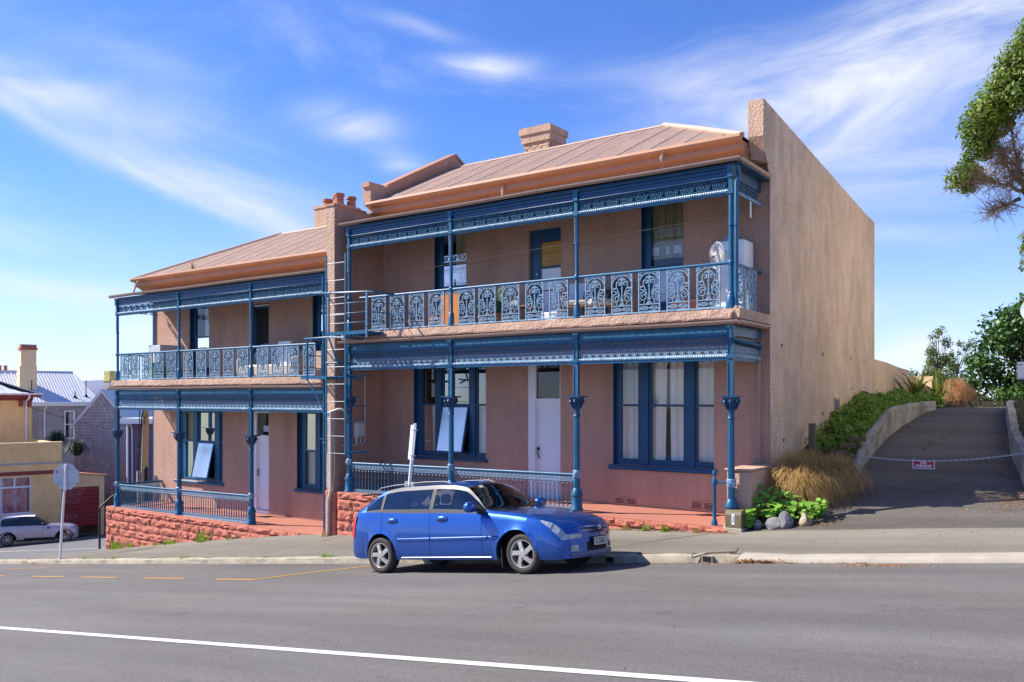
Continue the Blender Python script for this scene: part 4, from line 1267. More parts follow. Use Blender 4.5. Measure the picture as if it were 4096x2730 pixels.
# upper windows: navy sashes
def upper_sash(root, x0, x1, z0, z1, tr, curtains):
    return sash_window(root, x0, x1, z0, z1, [(x0 + .17, x1 - .012)], tr, (x0 - .06, x1 + .06, z0 - .09, z0 - .004), bottom=.10, m='navy', recess=.11, curtains=curtains)
upper_sash(hr, -2.36, -1.42, 3.95, 6.20, 4.78, [(-2.25, -1.45, 4.95, 6.18, 'khaki', 13, 0, None), (-2.25, -1.42, 3.97, 4.76, 'net', 8, 0, None), (-2.22, -1.42, 5.03, 5.20, 'net', 6, 0, None)])
upper_sash(hr, -7.98, -6.98, 3.95, 6.20, 4.78, [(-7.5, -7.0, 4.95, 6.18, 'khaki', 13, 2, None), (-7.9, -7.0, 3.97, 4.76, 'net', 5, 0, None), (-7.84, -7.0, 4.90, 5.12, 'net', 6, 0, None)])
# upper door : ply panel, pale lower panels
b = MB(); wall_holes(b, -5.175, -4.32, 3.645, 5.86, W + .08, W + .14, [(-4.90, -4.36, 5.02, 5.58), (-4.90, -4.36, 3.95, 4.98)])
ud = b.build('door', M['navy'], hr)
b = MB(); b.box(-4.90, -4.36, W + .11, W + .13, 5.03, 5.57); b.build('door_panel', M['ply'], ud)
b = MB(); b.box(-4.90, -4.36, W + .11, W + .13, 4.50, 4.99); b.box(-4.90, -4.36, W + .11, W + .13, 3.96, 4.47); b.build('door_panel', M['white_blue'] if 'white_blue' in M else M['net'], ud)
b = MB(); b.box(-4.92, -4.35, W + .105, W + .115, 4.475, 4.495); b.build('door_bead', M['terracotta'], ud)
b = MB(); b.tube([(-4.98, W + .08, 4.86), (-4.98, W + .03, 4.86)], .025, 8); b.build('handle', M['steel'], ud)
# vents low in the wall
for (a, c, d, e) in ((-2.96, -2.76, -.12, -.01), (-2.69, -2.48, -.12, -.01), (-1.24, -1.04, -.11, .01), (-.975, -.765, -.11, .01)):
    b = MB(); b.cur = 0
    b.box(a - .02, c + .02, W - .014, W - .001, d - .02, d); b.box(a - .02, c + .02, W - .014, W - .001, e, e + .02); b.box(a - .02, a, W - .014, W - .001, d, e); b.box(c, c + .02, W - .014, W - .001, d, e)
    for k in range(4): b.box(a, c, W - .012, W - .002, d + .012 + k * .028, d + .024 + k * .028)
    b.cur = 1; b.quad((a, W - .0015, d), (c, W - .0015, d), (c, W - .0015, e), (a, W - .0015, e))
    b.build('wall_vent', [M['stucco'], M['dark']], hr)
# electricity meter box and conduit on the party wall
b = MB(); b.bbox(-9.70, -9.56, .42, .70, 1.10, 1.50, .035); b.bbox(-9.56, -9.535, .44, .68, 1.14, 1.46, .012)
b.tube([(-9.62, .48, 1.10), (-9.62, .48, .96)], .035, 8); b.tube([(-9.62, .62, 1.10), (-9.62, .62, .98)], .022, 8)
mb_ = b.build('meter_box', M['offwhite'], hr)
b = MB(); b.tube([(-9.66, .02, .93), (-9.66, .62, .93), (-9.66, .76, .96), (-9.66, .80, 1.06), (-9.66, .80, 2.70)], .02, 8)
for z in (1.4, 2.0): b.tube([(-9.66, .80, z - .02), (-9.66, .80, z + .02)], .027, 8)
b.build('conduit', M['offwhite'], mb_)
# pipes down the fin of the party wall
b = MB(); b.tube([(-9.80, -.20, 1.75), (-9.80, -.20, -.10), (-9.83, -.22, -.28), (-9.85, -.24, -.40), (-9.86, -.24, -1.22)], .030, 8)
for z in (1.2, .2, -.7): b.tube([(-9.80 if z > -.3 else -9.86, -.20 if z > -.3 else -.24, z - .02), (-9.80 if z > -.3 else -9.86, -.20 if z > -.3 else -.24, z + .02)], .037, 8)
b.tube([(-9.97, -.18, 1.70), (-9.80, -.20, 1.75), (-9.55, -.18, 1.82), (-9.46, -.10, 1.80), (-9.45, -.02, 1.68)], .026, 8)
b.build('waste_pipe', M['offwhite'], hr, smooth=True)
b = MB(); b.tube([(-9.69, -.15, 4.9), (-9.69, -.15, 2.0), (-9.68, -.17, .3), (-9.72, -.2, -.1), (-9.78, -.24, -.4), (-9.80, -.24, -1.2)], .014, 6); b.build('wall_cable', M['gutter'], hr)
# bell lamp on the fascia
b = MB(); b.lathe(-1.55, .80, [(.0, 6.64), (.02, 6.655), (.045, 6.72), (.043, 6.78), (.02, 6.80)], 10); b.tube([(-1.55, .80, 6.60), (-1.55, .80, 6.45)], .006, 5); b.tube([(-1.55, .80, 6.82), (-1.55, .98, 6.83)], .015, 5)
b.build('flood_lamp', M['gutter'], hr)
b = MB(); b.box(.16, .17, .9, .96, 5.40, 5.70); b.build('loose_strip', M['white'], hr)

# ------------------------------------------------------------------ left-hand house
LC = [-19.575, -16.33, -13.064, -10.10]
D = -1.025
hl = thing('terrace_house', (-15, 0.5, -1.3), 'smaller lower terrace house on the downhill corner with red stone plinth', 'house', 'pair of terrace houses')
holes_l = [(-18.75, -16.385, -.50, 1.68), (-14.99, -14.24, -1.27, 1.70), (-13.03, -11.05, -.45, 1.70),
           (-18.07, -17.045, 2.93, 5.05), (-15.09, -14.24, 2.62, 4.83), (-12.38, -11.3, 2.93, 5.05)]
b = MB(); wall_holes(b, -20.05, -9.985, -2.6, 5.92, W, W + .22, holes_l); b.build('front_wall', M['stucco'], hl)
b = MB(); b.box(-20.05, -19.83, W + .22, 9.5, -2.7, 5.9)
b.build('end_wall', M['stucco'], hl)
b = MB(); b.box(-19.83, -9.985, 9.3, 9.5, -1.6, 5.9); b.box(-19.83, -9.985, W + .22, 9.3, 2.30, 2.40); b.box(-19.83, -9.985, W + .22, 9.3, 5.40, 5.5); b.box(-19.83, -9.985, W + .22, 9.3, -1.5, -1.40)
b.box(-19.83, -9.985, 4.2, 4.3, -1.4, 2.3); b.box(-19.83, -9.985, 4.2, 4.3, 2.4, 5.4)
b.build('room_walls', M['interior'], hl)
def lslope(x, t):
    f = 1.0 if x > -17.2 else max(.02, (x + 20.35) / 3.15)
    tt = t * f
    return (.95 + 3.46 * tt, 5.92 + 1.66 * tt)
rf2 = corrugated('roof', lslope, -20.33, -9.985, hl, M['roof'], rows=9)
b = MB(); b.grid(lambda i, j: (-20.35 + 3.15 * i / 20 * j, .95 + 3.46 * i / 20, 5.92 + 1.66 * i / 20 * j), 21, 2); b.quad((-20.35, 4.4, 5.92), (-17.2, 4.42, 7.58), (-9.985, 4.42, 7.58), (-9.985, 9.0, 5.7)); b.build('roof_hip', M['roof'], hl)
b = MB(); b.prism([(4.25, 7.525), (4.41, 7.615), (4.57, 7.525), (4.41, 7.585)], 'x', -17.25, -9.985)
b.tube([(-17.22, 4.40, 7.60), (-18.8, 2.67, 6.77), (-20.33, .97, 5.945)], .05, 8); b.build('ridge_cap', M['ridge'], rf2)
b = MB()
for k in range(13):
    x = -19.6 + k * .72
    for q in range(7):
        t = .05 + q * .15; y, z = lslope(x, t)
        if x > -17.2 or t < (x + 20.35) / 3.15: b.lathe(x, y, [(.02, z + .005), (.013, z + .02), (.004, z + .026)], 6)
b.build('roof_nail', M['ridge'], rf2)
eaves(hl, -20.33, -9.985, -1.03)
b = MB(); b.tube([(-19.9, .88, 5.85), (-19.9, .80, 5.72), (-19.9, .70, 5.42)], .03, 8); b.build('downpipe', M['peach'], hl, smooth=True)
# chimney with four pots
b = MB(); b.box(-15.66, -14.60, 4.45, 5.45, 6.9, 8.22); b.box(-15.70, -14.57, 4.42, 5.48, 8.22, 8.30)
c2 = b.build('chimney', M['peach'], hl)
for (x, y, h) in ((-15.35, 4.75, .26), (-15.0, 4.85, .34), (-14.75, 4.70, .36), (-14.72, 5.2, .34)):
    b = MB(); b.lathe(x, y, [(.15, 8.29), (.14, 8.29 + h - .1), (.17, 8.29 + h - .08), (.17, 8.29 + h), (.10, 8.29 + h - .01)], 12)
    b.build('chimney_pot', M['terracotta'], c2, smooth=True)
b = MB(); b.tube([(-10.4, 2.4, 6.72), (-10.42, 2.38, 6.92)], .025, 6); b.tube([(-10.62, 2.3, 6.92), (-10.42, 2.38, 6.95), (-10.3, 2.42, 6.97)], [.05, .06, .04], 8)
b.tube([(-10.42, 2.38, 6.9), (-10.1, 2.3, 6.68)], .015, 5); b.build('flood_lamp', M['gutter'], hl)
verandah(hl, LC, D, [-1.34, -1.30, -1.27, -1.30], False, dz_rail=[-.57, -.54, -.50, -.48])
upper_rail(hl, -19.575, -10.55, D, [-19.18, -18.58, -17.91, -17.33, -16.71, -15.89, -15.27, -14.65, -14.04, -13.42, -12.6, -12.0, -11.41, -10.79])
b = MB(); b.tube([(-19.575, .03, D + 4.455), (-19.575, W, D + 4.455)], .03, 10); b.build('hand_rail', M['blue'], hl, smooth=True)
for y in (.42, 1.02): inst('balustrade_panel', ME_PANEL, hl, (-19.575, y, D + 3.69), rot=(0, 0, R(90)))
ground_railing(hl, -19.51, -16.39, -.575, -.535); ground_railing(hl, -16.27, -13.13, -.53, -.49)
# side return of the lower railing, in shade at the far end
b = MB(); b.tube([(-19.575, .03, -.60), (-19.575, W, -.60)], .030, 8); b.build('hand_rail', M['blue'], hl, smooth=True)
for i in range(14):
    y = .06 + (W - .06) * (i + .5) / 14
    inst('baluster', ME_BAL, hl, (-19.575, y, -1.225), rot=(0, 0, R(90)), scale=(1, 1, .93)); [inst('rail_lace', me_, hl, (-19.575, y, -1.31), rot=(0, 0, R(90))) for me_ in ME_RL]
for i in range(9): inst('lace_unit', ME_FL, hl, (-19.575, .10 + i * .16, D + 2.855), rot=(0, 0, R(90)))
for i in range(4): inst('lace_unit', ME_FU, hl, (-19.575, .2 + i * .34, D + 5.765), rot=(0, 0, R(90)))
b = MB(); b.box(-19.60, -19.55, .05, W - .01, D + 3.185, D + 3.36); b.box(-19.60, -19.555, .05, W - .01, D + 2.745, D + 2.80); b.build('pierced_board', M['blue'], hl)
b = MB(); b.box(-19.70, -19.98 + .6, W - .02, W - .001, -1.2, 5.4); b.v = []; b.f = []; b.mi = []
b.tube([(-20.09, W + .03, 5.6), (-20.09, W + .03, -1.4)], .04, 8); b.tube([(-19.95, W - .03, 5.4), (-19.95, W - .03, 2.8)], .025, 8); b.build('downpipe', M['blue'], hl, smooth=True)
b = MB(); b.tube([(-10.06, -.20, 5.05), (-10.10, -.13, 2.3), (-10.10, -.13, -1.24)], .033, 10)
b.build('downpipe', M['blue'], hl, smooth=True)
b = MB(); b.box(-19.93, -9.985, -.16, W - .003, -1.42, -1.275); b.build('verandah_floor', M['redfloor'], hl)
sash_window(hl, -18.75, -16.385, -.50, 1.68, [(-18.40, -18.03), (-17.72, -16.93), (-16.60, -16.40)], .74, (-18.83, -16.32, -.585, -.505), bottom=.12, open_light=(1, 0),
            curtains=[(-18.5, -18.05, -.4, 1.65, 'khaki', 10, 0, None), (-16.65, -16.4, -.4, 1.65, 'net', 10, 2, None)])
b = MB(); wall_holes(b, -14.99, -14.24, -1.27, 1.70, W + .02, W + .12, [(-14.83, -14.27, -1.18, .93), (-14.83, -14.27, 1.0, 1.65)])
dr = b.build('door', M['white'], hl)
b = MB(); b.box(-14.83, -14.27, W + .10, W + .15, -1.17, .93); b.build('door_leaf', M['white'], dr)
b = MB(); b.tube([(-14.79, W + .10, .0), (-14.79, W + .05, -.02), (-14.78, W + .05, -.15), (-14.79, W + .10, -.18)], .013, 6); b.build('handle', M['dark'], dr)
b = MB(); b.quad((-14.83, W + .07, 1.0), (-14.27, W + .07, 1.0), (-14.27, W + .075, 1.65), (-14.83, W + .075, 1.65)); b.build('pane', M['glass'], dr)
b = MB(); b.box(-14.60, -14.30, W + .10, W + .105, 1.10, 1.28); b.build('door_notice', M['white'], dr)
sash_window(hl, -13.03, -11.05, -.45, 1.70, [(-12.77, -12.38), (-12.10, -11.50), (-11.3, -11.08)], .62, (-13.09, -11.0, -.53, -.455), bottom=.13,
            curtains=[(-12.9, -12.3, -.4, 1.68, 'curtain', 13, 0, None), (-12.2, -11.5, .62, 1.68, 'curtain', 12, 1, None), (-12.15, -11.45, -.4, .6, 'net', 5, 1, None)], m='navy')
upper_sash(hl, -18.07, -17.045, 2.93, 5.05, 3.98, [(-17.6, -17.1, 2.95, 5.0, 'net', 6, 0, None)])
upper_sash(hl, -12.38, -11.3, 2.93, 5.05, 3.90, [(-12.2, -11.4, 2.95, 3.88, 'net', 6, 1, None), (-12.1, -11.3, 4.2, 4.45, 'net', 6, 1, None), (-12.2, -11.9, 4.4, 5.0, 'khaki', 6, 1, None)])
b = MB(); wall_holes(b, -15.09, -14.24, 2.62, 4.83, W + .12, W + .18, [(-14.95, -14.3, 2.70, 4.70)])
ud = b.build('door', M['navy'], hl)
b = MB(); b.box(-14.95, -14.3, W + .14, W + .17, 2.70, 4.70); b.build('door_leaf', M['dark'], ud)
b = MB(); b.box(-15.0, -14.24, W + .09, W + .12, 4.765, 4.80); b.build('door_bead', M['white'], ud)
b = MB(); b.box(-12.9, -10.3, .95, 1.0, 2.62, 3.36); b.v = []; b.f = []; b.mi = []
b.box(-10.95, -10.02, .35, .38, D + 3.66, D + 4.30); b.build('balcony_screen', M['peach'], hl)
b = MB(); b.box(-11.80, -11.62, W - .012, W - .001, -1.02, -.97); b.build('wall_vent', M['dark'], hl)


# ------------------------------------------------------------------ rough stone plinths, stone by stone
def stone_mesh(w, h, d, rnd):
    b = MB(); nx, nz = 8, 5; s = rnd.uniform(0, 50)
    def P(i, j):
        u, v = i / (nx - 1), j / (nz - 1)
        e = min(u, 1 - u, v * 1.2, (1 - v) * 1.2)
        y = -d * ((.25 + rnd.uniform(-.2, .15)) if e < .01 else (.70 + rnd.uniform(-.38, .38) + .35 * math.sin(i * 1.7 + s) * math.sin(j * 2.1 + s * 2)))
        return ((u - .5) * w + (rnd.uniform(-.012, .012) if 0 < i < nx - 1 else 0), y, (v - .5) * h + (rnd.uniform(-.012, .012) if 0 < j < nz - 1 else 0))
    b.grid(P, nx, nz)
    o = 0
    bk = [(-w / 2, .02, -h / 2), (w / 2, .02, -h / 2), (w / 2, .02, h / 2), (-w / 2, .02, h / 2)]
    i0 = len(b.v); b.v += bk
    rim = [(i, 0) for i in range(nx)]; b.f.append((i0, i0 + 1) + tuple(i * nz for i in range(nx - 1, -1, -1))); b.mi.append(0)
    b.f.append((i0 + 2, i0 + 3) + tuple(i * nz + nz - 1 for i in range(nx))); b.mi.append(0)
    b.f.append((i0 + 3, i0) + tuple(j for j in range(nz))); b.mi.append(0)
    b.f.append((i0 + 1, i0 + 2) + tuple((nx - 1) * nz + j for j in range(nz - 1, -1, -1))); b.mi.append(0)
    return b


def plinth(root, x0, x1, ztop, y=-.17, course=.245, seed=1, end=None):
    rnd = random.Random(seed)
    b = MB()
    zs = [ztop]
    n = 14
    # backing
    pts = [(x0, ztop - .02)] + [(x1, ztop - .02)] + [(x1 - (x1 - x0) * i / n, min(ztop - .03, foot_z(x1 - (x1 - x0) * i / n, -.1)) - .35) for i in range(n + 1)]
    b.prism(pts, 'y', y + .02, y + .12)
    b.build('plinth_core', M['redstone'], root)
    r = 0; z = ztop
    while z > -2.75:
        h = course * rnd.uniform(.85, 1.15) if r else .16
        x = x0 + (0 if r % 2 else rnd.uniform(.0, .02))
        first = True
        while x < x1 - .05:
            w = rnd.uniform(.42, .98)
            if first and r % 2: w *= .55
            first = False
            w = min(w, x1 - x)
            gz = min(foot_z(x, -.1), foot_z(x + w, -.1))
            if z > gz + .03:
                me = stone_mesh(w - .013, h - .012, .058, rnd)
                o = bpy.data.objects.new('stone', me.mesh('stone', M['redstone'], smooth=30)); COL.objects.link(o); o.parent = root
                bb = BASE[root]; o.location = (x + w / 2 - bb[0], y - bb[1], z - h / 2 - bb[2]); BASE[o] = (x + w / 2, y, z - h / 2)
            x += w
        z -= h; r += 1


plinth(hl, -19.93, -10.95, -1.285, seed=4)
plinth(hr, -9.60, .22, -.175, seed=9)
# left end of the plinth, returning down the side street
rnd = random.Random(12); z = -1.285
while z > -2.75:
    h = .215 * rnd.uniform(.9, 1.1); y = -.15
    while y < 1.4:
        w = min(rnd.uniform(.35, .7), 1.5 - y); me = stone_mesh(w - .012, h - .012, .06, rnd)
        o = bpy.data.objects.new('stone', me.mesh('stone', M['redstone'], smooth=30)); COL.objects.link(o); o.parent = hl; bb = BASE[hl]
        o.rotation_euler = (0, 0, R(-90)); o.location = (-19.95 - bb[0], y + w / 2 - bb[1], z - h / 2 - bb[2]); y += w
    z -= h
b = MB(); b.box(-19.94, -19.80, -.14, W, -2.9, -1.29); b.build('plinth_core', M['redstone'], hl)
# smooth red block at the foot of the party wall
b = MB(); b.bbox(-10.02, -9.66, -.20, .1, -1.4, -.16, .02); b.build('pier_foot', M['redstone'], hr)
# ================================================================== fire escape between the houses
fe = thing('fire_escape', (-9.35, -.7, .5), 'blue iron fire escape ladder with two small landings between the two houses', 'fire escape')
YF = -.72
b = MB()
for x in (-9.38, -8.745): b.box(x - .022, x + .022, YF - .012, YF + .012, .78, 5.40)
b.build('ladder_rail', M['blue'], fe)
z = .80
while z < 5.42:
    b = MB(); b.tube([(-9.38, YF, z), (-8.745, YF, z)], .008, 6); b.build('rung', M['blue'], fe); z += .40
def rod(pts, r=.016, nm='brace', m='blue', seg=7):
    q = MB(); q.tube(pts, r, seg); return q.build(nm, M[m], fe, smooth=True)
# upper landing : deck, posts, rails
b = MB(); b.box(-9.36, -8.10, YF, -.15, 3.545, 3.60)
b.v = []; b.f = []; b.mi = []
b.box(-9.37, -8.08, YF - .01, YF + .03, 3.53, 3.61); b.box(-9.37, -8.08, -.20, -.16, 3.53, 3.61)
for k in range(9):
    x = -9.33 + k * .15; b.box(x, x + .10, YF + .031, -.201, 3.572, 3.588)
b.build('deck', M['blue'], fe)
rod([(-8.06, YF, 3.45), (-8.06, YF, 4.46)], .028, 'post', 'lace'); rod([(-9.29, YF, 3.6), (-9.29, YF, 4.50), (-9.22, YF, 4.54)], .022, 'post')
rod([(-9.95, -.10, 4.56), (-9.92, YF + .1, 4.55), (-9.80, YF, 4.545), (-8.06, YF, 4.47), (-7.9, YF + .05, 4.455), (-7.86, -.05, 4.45)], .024, 'hand_rail')
for z in (3.80, 4.02, 4.25): rod([(-9.29, YF, z), (-8.06, YF, z), (-7.98, YF + .04, z), (-7.95, -.05, z)], .010, 'rail')
rod([(-9.33, YF, 3.55), (-9.0, YF, 2.9), (-8.83, YF + .1, 2.62), (-8.75, -.2, 2.5)], .022, 'brace')
rod([(-8.80, YF, 2.58), (-8.70, -.1, 2.6)], .02, 'brace')
# lower landing
b = MB(); b.box(-10.26, -9.40, YF - .01, YF + .03, 2.53, 2.60); b.box(-10.26, -9.40, -.20, -.16, 2.53, 2.60)
for k in range(6):
    x = -10.23 + k * .145; b.box(x, x + .10, YF + .031, -.201, 2.56, 2.576)
b.build('deck', M['blue'], fe)
rod([(-10.04, YF, 2.5), (-10.04, YF, 3.45)], .025, 'post'); rod([(-10.22, -.1, 2.55), (-10.22, -.1, 3.40)], .022, 'post')
rod([(-10.25, -.05, 3.50), (-10.25, YF + .1, 3.50), (-10.12, YF, 3.49), (-9.38, YF, 3.50), (-8.80, YF, 3.47), (-8.74, -.1, 3.46)], .022, 'hand_rail')
for z in (2.8, 3.1): rod([(-10.2, -.1, z), (-10.04, YF, z)], .012, 'rail')
rod([(-10.04, YF, 2.52), (-9.75, YF, 2.2), (-9.45, YF, 1.75), (-9.38, YF, 1.66)], .02, 'brace')
rod([(-9.38, YF, 2.90), (-9.0, YF + .02, 2.90), (-8.9, -.2, 2.88)], .02, 'brace'); rod([(-8.745, YF, .82), (-8.60, YF + .3, .83), (-8.6, -.15, .83)], .024, 'brace')
rod([(-8.745, YF, 1.9), (-8.7, -.15, 1.9)], .016, 'brace')

# ================================================================== leaning sign post behind the blue car
sp = thing('parking_sign', (-5.86, -1.9, -.95), 'leaning white sign post seen edge on behind the blue car', 'sign')
bot = Vector((-5.86, -1.9, -1.02)); top = Vector((-5.50, -1.95, 1.55)); dr_ = (top - bot).normalized()
b = MB(); b.tube([bot, top], .035, 10); b.tube([top, top + dr_ * .03], .028, 10); b.build('post', M['white'], sp, smooth=True)
mtx = Matrix((Vector((.36, -.93, 0)).normalized(), Vector((.93, .36, 0)).normalized(), Vector((0, 0, 1)))).transposed()
rotz = dr_.to_track_quat('Z', 'Y').to_matrix()
b = MB(); c = bot.lerp(top, .865) + Vector((-.055, .02, 0)); b.obox(c, (.11, .006, .34), rotz @ Matrix.Rotation(R(75), 3, 'Z')); b.build('sign_plate', M['white'], sp)
b = MB()
for t in (.77, .965): b.obox(bot.lerp(top, t), (.045, .045, .012), rotz)
b.build('clamp', M['steel'], sp)
b = MB(); c = bot.lerp(top, .56)
b.tube([c - Vector((.10, 0, 0)), c + Vector((.10, 0, 0))], .02, 8)
for s in (-1, 1): b.obox(c + Vector((s * .085, -.0, -.04)), (.025, .03, .06), rotz)
b.build('bracket', M['steel'], sp)

# octagonal stop sign seen from its unpainted back
P0 = Vector((-19.1, -2.0, -2.53))
ss_ = thing('stop_sign', tuple(P0), 'octagonal road sign seen from its grey back on a white pole at the corner', 'sign')
b = MB(); tp = P0 + Vector((.23, .05, 2.72)); b.tube([P0, tp], .034, 10); b.build('pole', M['white'], ss_, smooth=True)
cc = P0 + Vector((.20, .07, 2.36)); rv = Vector((.8137, .5813, 0)); nv = Vector((.5813, -.8137, 0))
fr_ = Matrix((rv, -nv, Vector((0, 0, 1)))).transposed()
b = MB(); vs = []
for t in (0, .006):
    for k in range(8):
        a = R(22.5 + 45 * k); vs.append(cc + rv * (.395 * math.cos(a)) + Vector((0, 0, .395 * math.sin(a))) - nv * t)
b.add(vs, [tuple(range(8)), tuple(range(15, 7, -1))] + [(k, 8 + k, 8 + (k + 1) % 8, (k + 1) % 8) for k in range(8)])
M['alu'] = mat('dull_aluminium', (0.52, 0.54, 0.60), 0.45, 0.05, 3.0, metallic=0.15)
b.build('sign_plate', M['alu'], ss_)
b = MB()
for z in (-.2, .2): b.obox(cc + Vector((0, 0, z)) + nv * .018, (.29, .012, .014), fr_)
b.build('bracket', M['steel'], ss_)
b = MB(); b.obox(cc + rv * -.26 + Vector((0, 0, .13)) + nv * .006, (.025, .002, .04), fr_)
M['sticker'] = mat('red_sticker', (.7, .12, .08), .5); b.build('sticker', M['sticker'], ss_)
b = MB(); b.tube([cc + nv * .03 - Vector((0, 0, .40)), cc + nv * .03 + Vector((0, 0, .33))], .03, 8); b.build('stiffener', M['white'], ss_, smooth=True)

# ================================================================== things on the right-hand balcony (floor z 3.645)
F = 3.645
t = thing('refrigerator', (-.1, 1.0, F), 'white upright fridge standing in the right corner of the upper balcony', 'fridge')
b = MB(); b.bbox(-.50, .04, .93, 1.44, F, 5.03, .02); b.build('body', M['white'], t)
b = MB(); b.bbox(-.495, .035, .885, .925, F + .08, 5.02, .018); d_ = b.build('door', M['white'], t)
b = MB(); b.box(-.46, -.44, .865, .885, 4.0, 4.5); b.build('handle', M['offwhite'], d_)
M['clear'] = glass_mat('clear_plastic', (0.8, 0.82, 0.85), 0.15, 2.0)
t2 = MB(); t2.bbox(-.33, .0, 1.0, 1.35, 5.032, 5.075, .015); t2.bbox(-.40, -.2, .95, 1.1, 5.032, 5.09, .012)
tag(t2.build('plastic_tub', M['clear'], loc=(-.2, 1.1, 5.032)), 'flat clear plastic tubs lying on top of the white fridge', 'tub')
t = thing('pedestal_fan', (-.22, .42, F), 'white pedestal fan turned edge on beside the corner column of the upper balcony', 'fan')
b = MB(); b.lathe(-.22, .42, [(.20, F), (.20, F + .03), (.04, F + .06)], 14); b.build('foot', M['offwhite'], t, smooth=True)
b = MB(); b.lathe(-.22, .42, [(.018, F + .05), (.018, F + .55), (.025, F + .56), (.025, F + .85)], 10); b.build('pole', M['white'], t, smooth=True)
ax = Vector((.55, .75, .1)).normalized(); hc = Vector((-.24, .42, 4.68))
b = MB(); b.tube([hc + ax * .02, hc + ax * .10, hc + ax * .20], [.085, .08, .05], 10); b.build('motor', M['offwhite'], t, smooth=True)
b = MB(); e1 = ax.cross(Vector((0, 0, 1))).normalized(); e2 = e1.cross(ax)
for k in range(40):
    a = k * 2 * math.pi / 40; dv = e1 * math.cos(a) + e2 * math.sin(a)
    b.tube([hc + dv * .06 + ax * .03, hc + dv * .16 + ax * .015, hc + dv * .235 - ax * .04, hc + dv * .16 - ax * .10, hc + dv * .05 - ax * .115], .0022, 4)
b.tube([hc + (e1 * math.cos(k * math.pi / 12) + e2 * math.sin(k * math.pi / 12)) * .238 - ax * .04 for k in range(25)], .008, 6)
b.build('guard', M['offwhite'], t)
b = MB()
for k in range(3):
    a0 = k * 2 * math.pi / 3
    d1 = e1 * math.cos(a0) + e2 * math.sin(a0); d2 = e1 * math.cos(a0 + .9) + e2 * math.sin(a0 + .9)
    c0_ = hc - ax * .05
    b.add([c0_ + d1 * .04 + ax * .02, c0_ + d1 * .2 + ax * .03, c0_ + d2 * .2 - ax * .01, c0_ + d2 * .04 - ax * .01], [(0, 1, 2, 3)])
b.build('blade', M['offwhite'], t)
def chair(name, label, x, y, rz, wood, cushion, white=False):
    t = thing(name, (x, y, F), label, 'chair', 'chairs on the upper balcony'); t.rotation_euler = (0, 0, rz)
    BASE[t] = (0, 0, 0)
    b = MB(); b.bbox(-.27, .27, -.28, .26, .34, .46, .03); b.build('seat', cushion, t)
    b = MB()
    b.grid(lambda i, j: (-.26 + .52 * i / 4, .20 + .16 * j / 4 - .02 * math.cos((i - 2) * .8), .40 + .48 * j / 4), 5, 5)
    b.grid(lambda i, j: (-.26 + .52 * i / 4, .30 + .16 * j / 4, .40 + .48 * j / 4), 5, 5); b.build('backrest', wood if not white else M['white'], t)
    for s in (-1, 1):
        b = MB(); b.tube([(s * .30, -.26, .62), (s * .31, .05, .60), (s * .30, .28, .66)], .026, 6); b.build('armrest', wood, t)
        for yy, z in ((-.26, .62), (.24, .45)):
            b = MB(); b.tube([(s * .30, yy - .02, 0), (s * .30, yy, z)], .024, 6); b.build('leg', wood, t)
    return t
M['blackvinyl'] = mat('black_vinyl', (.016, .018, .024), .4)
M['wood'] = mat('varnished_wood', (.22, .08, .025), .5, .25, 4.0, stretch=(4, 4, .5))
chair('armchair', 'black armchair with cream seat cushion behind the balcony rail', -2.98, .95, R(-38), M['blackvinyl'], M['cream'])
chair('armchair', 'wooden armchair with tall white back beside the balcony column', -3.55, .95, R(18), M['wood'], M['cream'], True)
t = thing('cupboard', (-6.62, .62, F), 'small orange wooden cupboard behind the second balcony column', 'cupboard')
b = MB(); b.bbox(-6.88, -6.30, .42, .80, F, 4.44, .015); b.build('carcass', M['wood'], t)
M['orange'] = mat('orange_wood', (.62, .22, .035), .5, .2, 3.0, stretch=(5, 5, .6))
b = MB(); b.box(-6.85, -6.60, .40, .418, F + .04, 4.40); b.build('door', M['orange'], t)
b = MB(); b.box(-6.58, -6.33, .40, .418, F + .04, 4.40); b.build('door', M['orange'], t)
t = thing('low_table', (-4.9, .75, F), 'low dark table with pale boxes on the right-hand balcony', 'table')
b = MB(); b.bbox(-5.35, -4.45, .5, .95, 4.02, 4.06, .01); b.build('table_top', M['wood'], t)
for sx in (-5.3, -4.5):
    for sy in (.54, .91): b = MB(); b.tube([(sx, sy, F), (sx, sy, 4.02)], .025, 6); b.build('leg', M['wood'], t)
b = MB(); b.bbox(-5.2, -4.8, .55, .85, 4.061, 4.16, .01); tag(b.build('cardboard_box', M['cream'], loc=(-5, .7, 4.061)), 'flat cream box lying on the low balcony table', 'box')
b = MB(); b.bbox(-4.15, -3.75, .45, .8, F, F + .22, .02); tag(b.build('folded_cloth', M['net'], loc=(-3.95, .6, F)), 'pale folded cloth on the balcony floor left of the wooden armchair', 'cloth')
M['cactus'] = mat('cactus_green', (.03, .075, .035), .7, .3, 6.0)
